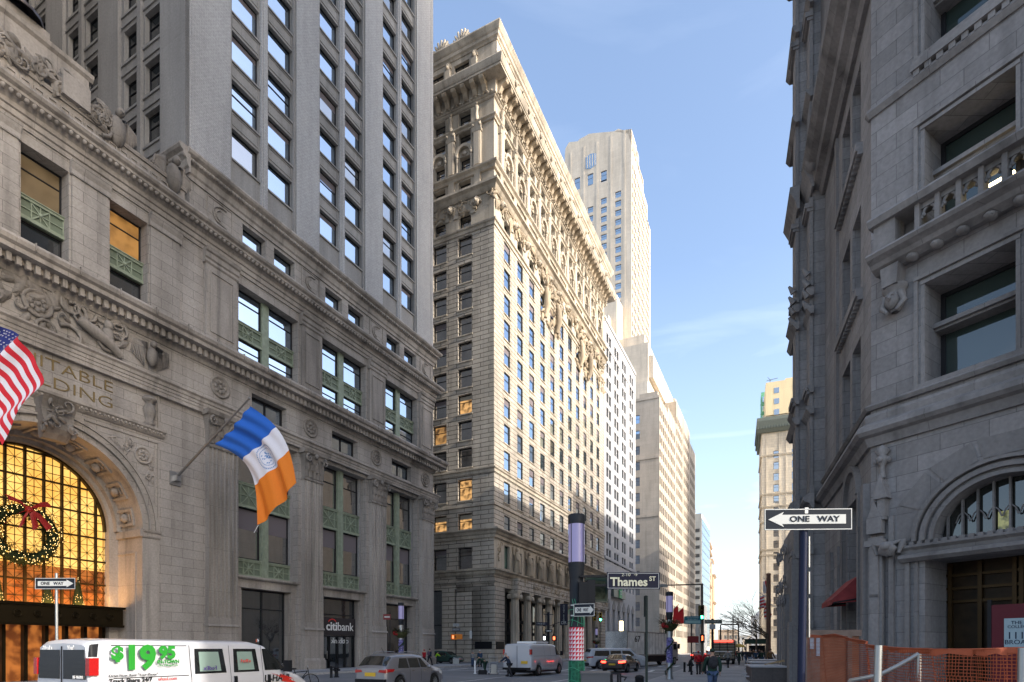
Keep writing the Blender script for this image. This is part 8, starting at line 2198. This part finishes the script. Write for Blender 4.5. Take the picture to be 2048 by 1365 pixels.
# ================================================================ people
def skin_mesh(joints, edges, sub=1):
    names = list(joints); me = bpy.data.meshes.new('s'); me.from_pydata([joints[n][:3] for n in names], [(names.index(a), names.index(b_)) for a, b_ in edges], [])
    o = bpy.data.objects.new('s', me); col.objects.link(o)
    md = o.modifiers.new('k', 'SKIN'); md.use_smooth_shade = True; md.branch_smoothing = .5
    for i, n in enumerate(names):
        r = joints[n][3]; me.skin_vertices[0].data[i].radius = (r, r) if not isinstance(r, tuple) else r
        me.skin_vertices[0].data[i].use_root = (i == 0)
    sd = o.modifiers.new('s', 'SUBSURF'); sd.levels = sub; sd.render_levels = sub
    dg = bpy.context.evaluated_depsgraph_get(); dg.update(); out = bpy.data.meshes.new_from_object(o.evaluated_get(dg))
    bpy.data.objects.remove(o); bpy.data.meshes.remove(me); return out
def person(px, Y, label, top, legs, hair, H=1.75, face=0., pose='stand', seed=0, z0=0.15, bag=None, coat=0., group=None, fingers=False, cap=None):
    """face: heading in degrees, 0 = walking away from the camera"""
    R = random.Random(seed); x, y, _ = gp(px, Y); a = math.radians(face); hx, hy = math.sin(a), math.cos(a)
    Fp = Fr(x, y, hy, -hx, z0)                    # x to the person's right, y forwards
    st_ = {'stand': .03, 'walk': .16, 'bend': .05, 'lean': .1}[pose]; lean = {'stand': 0.02, 'walk': .04, 'bend': 1.15, 'lean': .45}[pose]
    def up(xx, yy, zz):                          # bend the trunk at the hips
        dz = zz - .52; return (xx, yy * math.cos(lean) + dz * math.sin(lean), .52 + dz * math.cos(lean) - yy * math.sin(lean))
    J = {'pelvis': (0, 0, .53, (.088, .062))}
    J['spine'] = (*up(0, 0, .62), (.078, .056)); J['chest'] = (*up(0, .005, .72), (.092, .062)); J['nb'] = (*up(0, 0, .81), (.058, .045)); J['neck'] = (*up(0, .008, .85), .03)
    J['head'] = (*up(0, .02, .895), (.042, .05)); J['crown'] = (*up(0, .015, .955), (.034, .042))
    ar = {'stand': (.02, .05), 'walk': (.1, .12), 'bend': (.12, .2), 'lean': (.05, .25)}[pose]
    E_ = [('pelvis', 'spine'), ('spine', 'chest'), ('chest', 'nb'), ('nb', 'neck'), ('neck', 'head'), ('head', 'crown')]
    for s_, sg in (('r', 1), ('l', -1)):
        f = st_ * sg
        J['hip' + s_] = (sg * .052, 0, .49, .058); J['knee' + s_] = (sg * .058, f * .55 + .02, .285, .04); J['ank' + s_] = (sg * .058, f * 1.1 - (.05 if f < 0 else 0), .05, .026); J['toe' + s_] = (sg * .068, f * 1.1 + .085 - (.05 if f < 0 else 0), .018, .024)
        sh = up(sg * .105, 0, .795); 
        if pose == 'bend': el = (sh[0] + sg * .03, sh[1] + .06, sh[2] - .15); wr_ = (el[0] - sg * .02, el[1] + .08, el[2] - .12)
        elif pose == 'lean': el = (sh[0] + sg * .05, sh[1] + .1, sh[2] - .12); wr_ = (el[0] + sg * .01, el[1] + .11, el[2] - .05)
        else: el = (sg * .135, -f * .5 + lean * .1, .64); wr_ = (sg * .135, -f * .9 + ar[0], .505)
        J['sh' + s_] = (*sh, .04); J['el' + s_] = (*el, .029); J['wr' + s_] = (*wr_, .019)
        d = Vector(wr_) - Vector(el); d.normalize(); h1 = Vector(wr_) + d * .04; J['pm' + s_] = (*h1, (.02, .012))
        E_ += [('pelvis', 'hip' + s_), ('hip' + s_, 'knee' + s_), ('knee' + s_, 'ank' + s_), ('ank' + s_, 'toe' + s_), ('nb', 'sh' + s_), ('sh' + s_, 'el' + s_), ('el' + s_, 'wr' + s_), ('wr' + s_, 'pm' + s_)]
        side = Vector((0, 1, 0)).cross(d).normalized() if abs(d.y) < .9 else Vector((1, 0, 0))
        fw = d.cross(side).normalized()
        if fingers:
            for k in range(4):
                p0 = h1 + fw * (.017 - .0115 * k) ; L_ = (.04, .046, .043, .034)[k]
                p1 = p0 + d * L_ * .5; p2 = p1 + (d * .8 - side * sg * .5).normalized() * L_ * .5
                J[f'f{k}{s_}'] = (*(p0 + d * .008), .0056); J[f'g{k}{s_}'] = (*p1, .0052); J[f'h{k}{s_}'] = (*p2, .0044); E_ += [('pm' + s_, f'f{k}{s_}'), (f'f{k}{s_}', f'g{k}{s_}'), (f'g{k}{s_}', f'h{k}{s_}')]
            th = Vector(wr_) + d * .022 + fw * .026; J['th' + s_] = (*th, .0065); J['ti' + s_] = (*(th + d * .028 + fw * .008), .005); E_ += [('wr' + s_, 'th' + s_), ('th' + s_, 'ti' + s_)]
        else:
            J['ft' + s_] = (*(h1 + d * .035), (.018, .009)); E_.append(('pm' + s_, 'ft' + s_))
    S_ = H
    t = thing('person', label, 'person', (x, y, z0), group)
    def put(js, es, mat, name, grow=0., extra=None):
        J2 = {}
        for n in js:
            c = J[n]; r_ = c[3]; r_ = tuple((q + grow) * S_ for q in r_) if isinstance(r_, tuple) else (r_ + grow) * S_
            J2[n] = (c[0] * S_, c[1] * S_, c[2] * S_, r_)
        if extra: J2.update(extra)
        me = skin_mesh(J2, [e for e in es if e[0] in J2 and e[1] in J2], 1); b = MB(); b.v = [Fp(*v.co) for v in me.vertices]; b.f = [tuple(p.vertices) for p in me.polygons]; b.m = [0] * len(b.f); b.sm = [True] * len(b.f); bpy.data.meshes.remove(me)
        return b
    sk = plain('skin_tone', (.40, .24, .17), .6)
    b = put(list(J), E_, sk, 'body')
    h = J['head']; up_v = Vector(up(0, 0, 1)) - Vector(up(0, 0, 0)); fwd = Vector(up(0, 1, 0)) - Vector(up(0, 0, 0))
    hc = Vector(h[:3]) * S_
    for (dx, df, du, r_) in ((0, .056, -.0, .010), (.045, .0, .0, .012), (-.045, .0, .0, .012)):
        p = hc + Vector((dx * S_, 0, 0)) + fwd * df * S_ + up_v * du * S_; b.ball(tuple(p), r_ * S_, n=6, k=4, F=Fp)
    for dx in (-.017, .017): p = hc + Vector((dx * S_, 0, 0)) + fwd * .047 * S_ + up_v * .02 * S_; b.ball(tuple(p), .006 * S_, n=6, k=4, F=Fp, m=1)
    p = hc + fwd * .047 * S_ - up_v * .028 * S_; b.ball(tuple(p), .016 * S_, .008 * S_, .004 * S_, n=6, k=4, F=Fp, m=2)
    b.build('body', [sk, M_BLK, plain('lip', (.3, .1, .09), .6)], t)
    J['hem'] = (0, -.004, .465, (.098, .072)); ja = ['pelvis', 'hem', 'spine', 'chest', 'nb'] + [q + s_ for s_ in 'rl' for q in ('sh', 'el', 'wr')]
    put(ja, E_ + [('pelvis', 'hem')], top, 'jacket', .0125).build('jacket', top, t)
    jl = ['pelvis'] + [q + s_ for s_ in 'rl' for q in ('hip', 'knee', 'ank')]
    put(jl, E_, legs, 'trousers', .008).build('trousers', legs, t)
    b = MB()
    for s_ in 'rl':
        p0, p1 = J['ank' + s_], J['toe' + s_]; b.tube([Fp(p0[0] * S_, (p0[1] - .03) * S_, .03 * S_), Fp(p0[0] * S_, p0[1] * S_, .045 * S_), Fp(p1[0] * S_, p1[1] * S_, .03 * S_), Fp(p1[0] * S_, (p1[1] + .03) * S_, .02 * S_)], [.03 * S_, .04 * S_, .036 * S_, .018 * S_], 8)
    b.build('shoes', M_BLK, t)
    b = MB(); p = Vector(J['crown'][:3]) * S_ + up_v * -.012 * S_ - fwd * .01 * S_; b.ball(tuple(p), .047 * S_, .058 * S_, .045 * S_, n=12, k=8, F=Fp, jit=.03)
    if cap: 
        p2 = p + up_v * .005 * S_; b.ball(tuple(p2), .052 * S_, .06 * S_, .042 * S_, n=12, k=8, F=Fp, m=1)
    b.build('hair', [plain('hair_' + hair, {'dark': (.02, .014, .01), 'brown': (.07, .04, .02), 'grey': (.28, .27, .26), 'white': (.5, .5, .5)}[hair], .8), cap or M_BLK], t)
    if coat:
        b = MB(); rows = []
        for k in range(6):
            u = k / 5; z = .56 - coat * u; rows.append([Fp((.098 + .025 * u) * S_ * math.cos(2 * PI * j / 14), (.075 + .02 * u) * S_ * math.sin(2 * PI * j / 14), z * S_) for j in range(14)])
        b.grid(rows, 0, closed=True); b.build('coat_skirt', top, t)
    if bag:
        b = MB(); c = Vector(up(0, -.1, .70)) * S_; b.ball(tuple(c), .1 * S_, .07 * S_, .135 * S_, n=12, k=8, F=Fp, jit=.02); b.ball(tuple(c - fwd * .045 * S_ - up_v * .04 * S_), .075 * S_, .045 * S_, .07 * S_, n=10, k=6, F=Fp)
        for sx in (-1, 1): b.tube([Fp(*(Vector(up(sx * .06, -.07, .79)) * S_)), Fp(*(Vector(up(sx * .07, .0, .835)) * S_)), Fp(*(Vector(up(sx * .07, .07, .75)) * S_)), Fp(*(Vector(up(sx * .075, .0, .63)) * S_))], .012 * S_, 5)
        b.build('backpack', bag, t)
    return t
c_navy = plain('cloth_navy', (.025, .035, .06), .85, noise=.2); c_blk = plain('cloth_black', (.03, .03, .034), .85, noise=.2); c_grn = plain('cloth_forest', (.022, .045, .035), .85, noise=.2); c_red = plain('cloth_red', (.40, .012, .02), .8, noise=.1)
c_jean = plain('denim', (.05, .08, .15), .85, noise=.2); c_gry = plain('cloth_grey', (.22, .22, .22), .85); c_brn = plain('cloth_brown', (.12, .07, .03), .85, noise=.2); c_blu = plain('cloth_blue', (.03, .06, .11), .85); c_neon = plain('cloth_neon', (.35, .7, .02), .7)
person(1425, 20.5, 'man in dark green coat and blue jeans with a bulky dark backpack, walking away', c_grn, c_jean, 'dark', 1.79, 8, 'walk', 1, bag=c_blk, fingers=True, cap=c_grn)
person(1397, 38.5, 'person in a bright red jacket and dark trousers, left one of the red-jacketed pair', c_red, c_blk, 'dark', 1.62, 10, 'stand', 2, bag=c_red, cap=c_red, fingers=True); person(1414, 39.5, 'person in red half hidden beside the first red jacket, right one of the pair', c_red, c_blk, 'brown', 1.66, 20, 'walk', 3, cap=c_red)
person(1019, 38.4, 'grey-haired man in a dark navy jacket reaching towards the rear doors of the white van', c_navy, c_blk, 'grey', 1.74, -60, 'lean', 4, z0=0, fingers=True)
person(970, 43.0, 'man in a dark green top bending over the crate beside the hand truck', c_grn, c_grn, 'brown', 1.8, -50, 'bend', 5, z0=0, fingers=True, cap=c_grn)
person(945, 60, 'man in a grey jumper and jeans talking at the corner, left one of the pair', c_gry, c_jean, 'grey', 1.72, 150, 'stand', 6, z0=0); person(960, 58.5, 'man in a blue jacket with white hair, right one of the talking pair', c_blu, c_blk, 'white', 1.82, 200, 'stand', 7, z0=0)
person(848, 60.5, 'person in a red hooded jacket walking by the end of the granite block', c_red, c_blk, 'dark', 1.7, 25, 'walk', 8, cap=c_red); person(859, 59.5, 'person in a dark jacket with a purple grey backpack walking beside the red hood', c_navy, c_blk, 'dark', 1.8, 25, 'walk', 9, bag=plain('plum_bag', (.09, .06, .09), .8))
person(871, 69, 'person in a neon yellow jacket crouched near the green car', c_neon, c_blk, 'dark', 1.7, 90, 'lean', 10, z0=0)
crowd = [(1478, 62, c_grn, c_blk, 'dark', .3, 'person in a long dark coat, leftmost of the pedestrians on the right pavement', 190), (1492, 66, c_navy, c_jean, 'brown', 0, 'person in navy just behind the man in pale jeans', 0), (1500, 56, c_blk, plain('pale_denim', (.13, .18, .27), .85), 'grey', 0, 'person in a black jacket and pale blue jeans walking towards the camera', 185), (1512, 58, c_blu, c_blk, 'white', 0, 'person in a blue jacket with white hair among the pedestrians', 10),
         (1524, 57, c_grn, c_blu, 'dark', 0, 'person in a dark green jacket right of the blue jacket', 0), (1541, 52, c_brn, c_blk, 'dark', .25, 'person in a brown coat, rightmost of the pedestrians against the wall', 180), (1485, 84, c_blk, c_blk, 'dark', 0, 'distant person in black behind the leftmost coat', 0), (1507, 90, c_brn, c_jean, 'brown', 0, 'distant person in brown between the blue jacket and pale jeans', 0), (1519, 82, c_blk, c_blk, 'brown', 0, 'distant dark figure between the blue and green jackets', 0), (1532, 76, c_navy, c_jean, 'dark', 0, 'distant figure in navy left of the brown coat', 180), (1456, 52, c_gry, c_blk, 'brown', 0, 'person in a grey jacket walking away between the coated man and the crowd', 0), (1466, 72, c_red, c_jean, 'dark', 0, 'small figure in a red top between the far truck and the crowd', 190), (1472, 96, c_blk, c_jean, 'grey', 0, 'tiny far figure under the yellow umbrella', 0)]
for i, (px, Y, a_, b_, hr_, ct, lb, fc) in enumerate(crowd): person(px, Y, lb, a_, b_, hr_, 1.68 + .1 * ((i * 7) % 3) / 2, fc, 'walk', 20 + i, coat=ct, group='pedestrians on the right pavement')

# ================================================================ sky, sun, camera
SUN_PHI, SUN_EL = math.radians(-31), math.radians(25)
w = bpy.data.worlds.new('World'); scene.world = w; w.use_nodes = True; nt = w.node_tree; nt.nodes.clear(); L = nt.links.new
o = N(nt, 'ShaderNodeOutputWorld'); bg = N(nt, 'ShaderNodeBackground'); sk = N(nt, 'ShaderNodeTexSky'); sk.sky_type = 'NISHITA'; sk.sun_disc = False
sk.sun_elevation = SUN_EL; sk.sun_rotation = PI / 2 - SUN_PHI; sk.altitude = 10; sk.air_density = 1.0; sk.dust_density = 3.0; sk.ozone_density = 1.6
tc = N(nt, 'ShaderNodeTexCoord'); mp = N(nt, 'ShaderNodeMapping'); mp.inputs['Scale'].default_value = (2.0, 2.0, 9.0); mp.inputs['Rotation'].default_value = (0, math.radians(9), 0)
nz = N(nt, 'ShaderNodeTexNoise'); nz.inputs['Scale'].default_value = 1.6; nz.inputs['Detail'].default_value = 7; nz.inputs['Distortion'].default_value = .5
cr = N(nt, 'ShaderNodeMapRange'); cr.inputs[1].default_value = .56; cr.inputs[2].default_value = .82; cr.inputs[3].default_value = .16; cr.inputs[4].default_value = .75
sp_ = N(nt, 'ShaderNodeSeparateXYZ'); hz = N(nt, 'ShaderNodeMapRange'); hz.inputs[1].default_value = 0.02; hz.inputs[2].default_value = .55; hz.inputs[3].default_value = 1; hz.inputs[4].default_value = 0.1
ml = N(nt, 'ShaderNodeMath', operation='MULTIPLY'); mx = N(nt, 'ShaderNodeMixRGB'); mx.inputs[2].default_value = (5.6, 6.0, 6.6, 1)
L(tc.outputs['Generated'], mp.inputs[0]); L(mp.outputs[0], nz.inputs['Vector']); L(nz.outputs['Fac'], cr.inputs[0]); L(tc.outputs['Generated'], sp_.inputs[0]); L(sp_.outputs['Z'], hz.inputs[0])
L(cr.outputs[0], ml.inputs[0]); L(hz.outputs[0], ml.inputs[1]); L(ml.outputs[0], mx.inputs[0]); L(sk.outputs[0], mx.inputs[1]); L(mx.outputs[0], bg.inputs[0]); bg.inputs[1].default_value = .15; L(bg.outputs[0], o.inputs[0])
sl = bpy.data.lights.new('sun', 'SUN'); sl.energy = 2.0; sl.angle = math.radians(.5); sl.color = (1, .93, .83); so = bpy.data.objects.new('sun', sl); col.objects.link(so)
sv_ = Vector((math.cos(SUN_PHI) * math.cos(SUN_EL), math.sin(SUN_PHI) * math.cos(SUN_EL), math.sin(SUN_EL))); so.rotation_euler = sv_.to_track_quat('Z', 'Y').to_euler(); so.location = (60, 0, 140)
cd = bpy.data.cameras.new('camera'); cd.sensor_width = 36; cd.lens = 36 * F0 / 2048; cd.shift_y = (PY0 - 682.5) / 2048; cd.clip_end = 6000; cd.clip_start = .1
co = bpy.data.objects.new('camera', cd); col.objects.link(co); co.location = (0, 0, HC); co.rotation_euler = (PI / 2, 0, 0); scene.camera = co
scene.view_settings.view_transform = 'Standard'; scene.view_settings.look = 'None'; scene.view_settings.exposure = 1.45; scene.view_settings.gamma = 1
scene.cycles.max_bounces = 6; scene.cycles.diffuse_bounces = 3; scene.cycles.glossy_bounces = 3; scene.cycles.transparent_max_bounces = 6
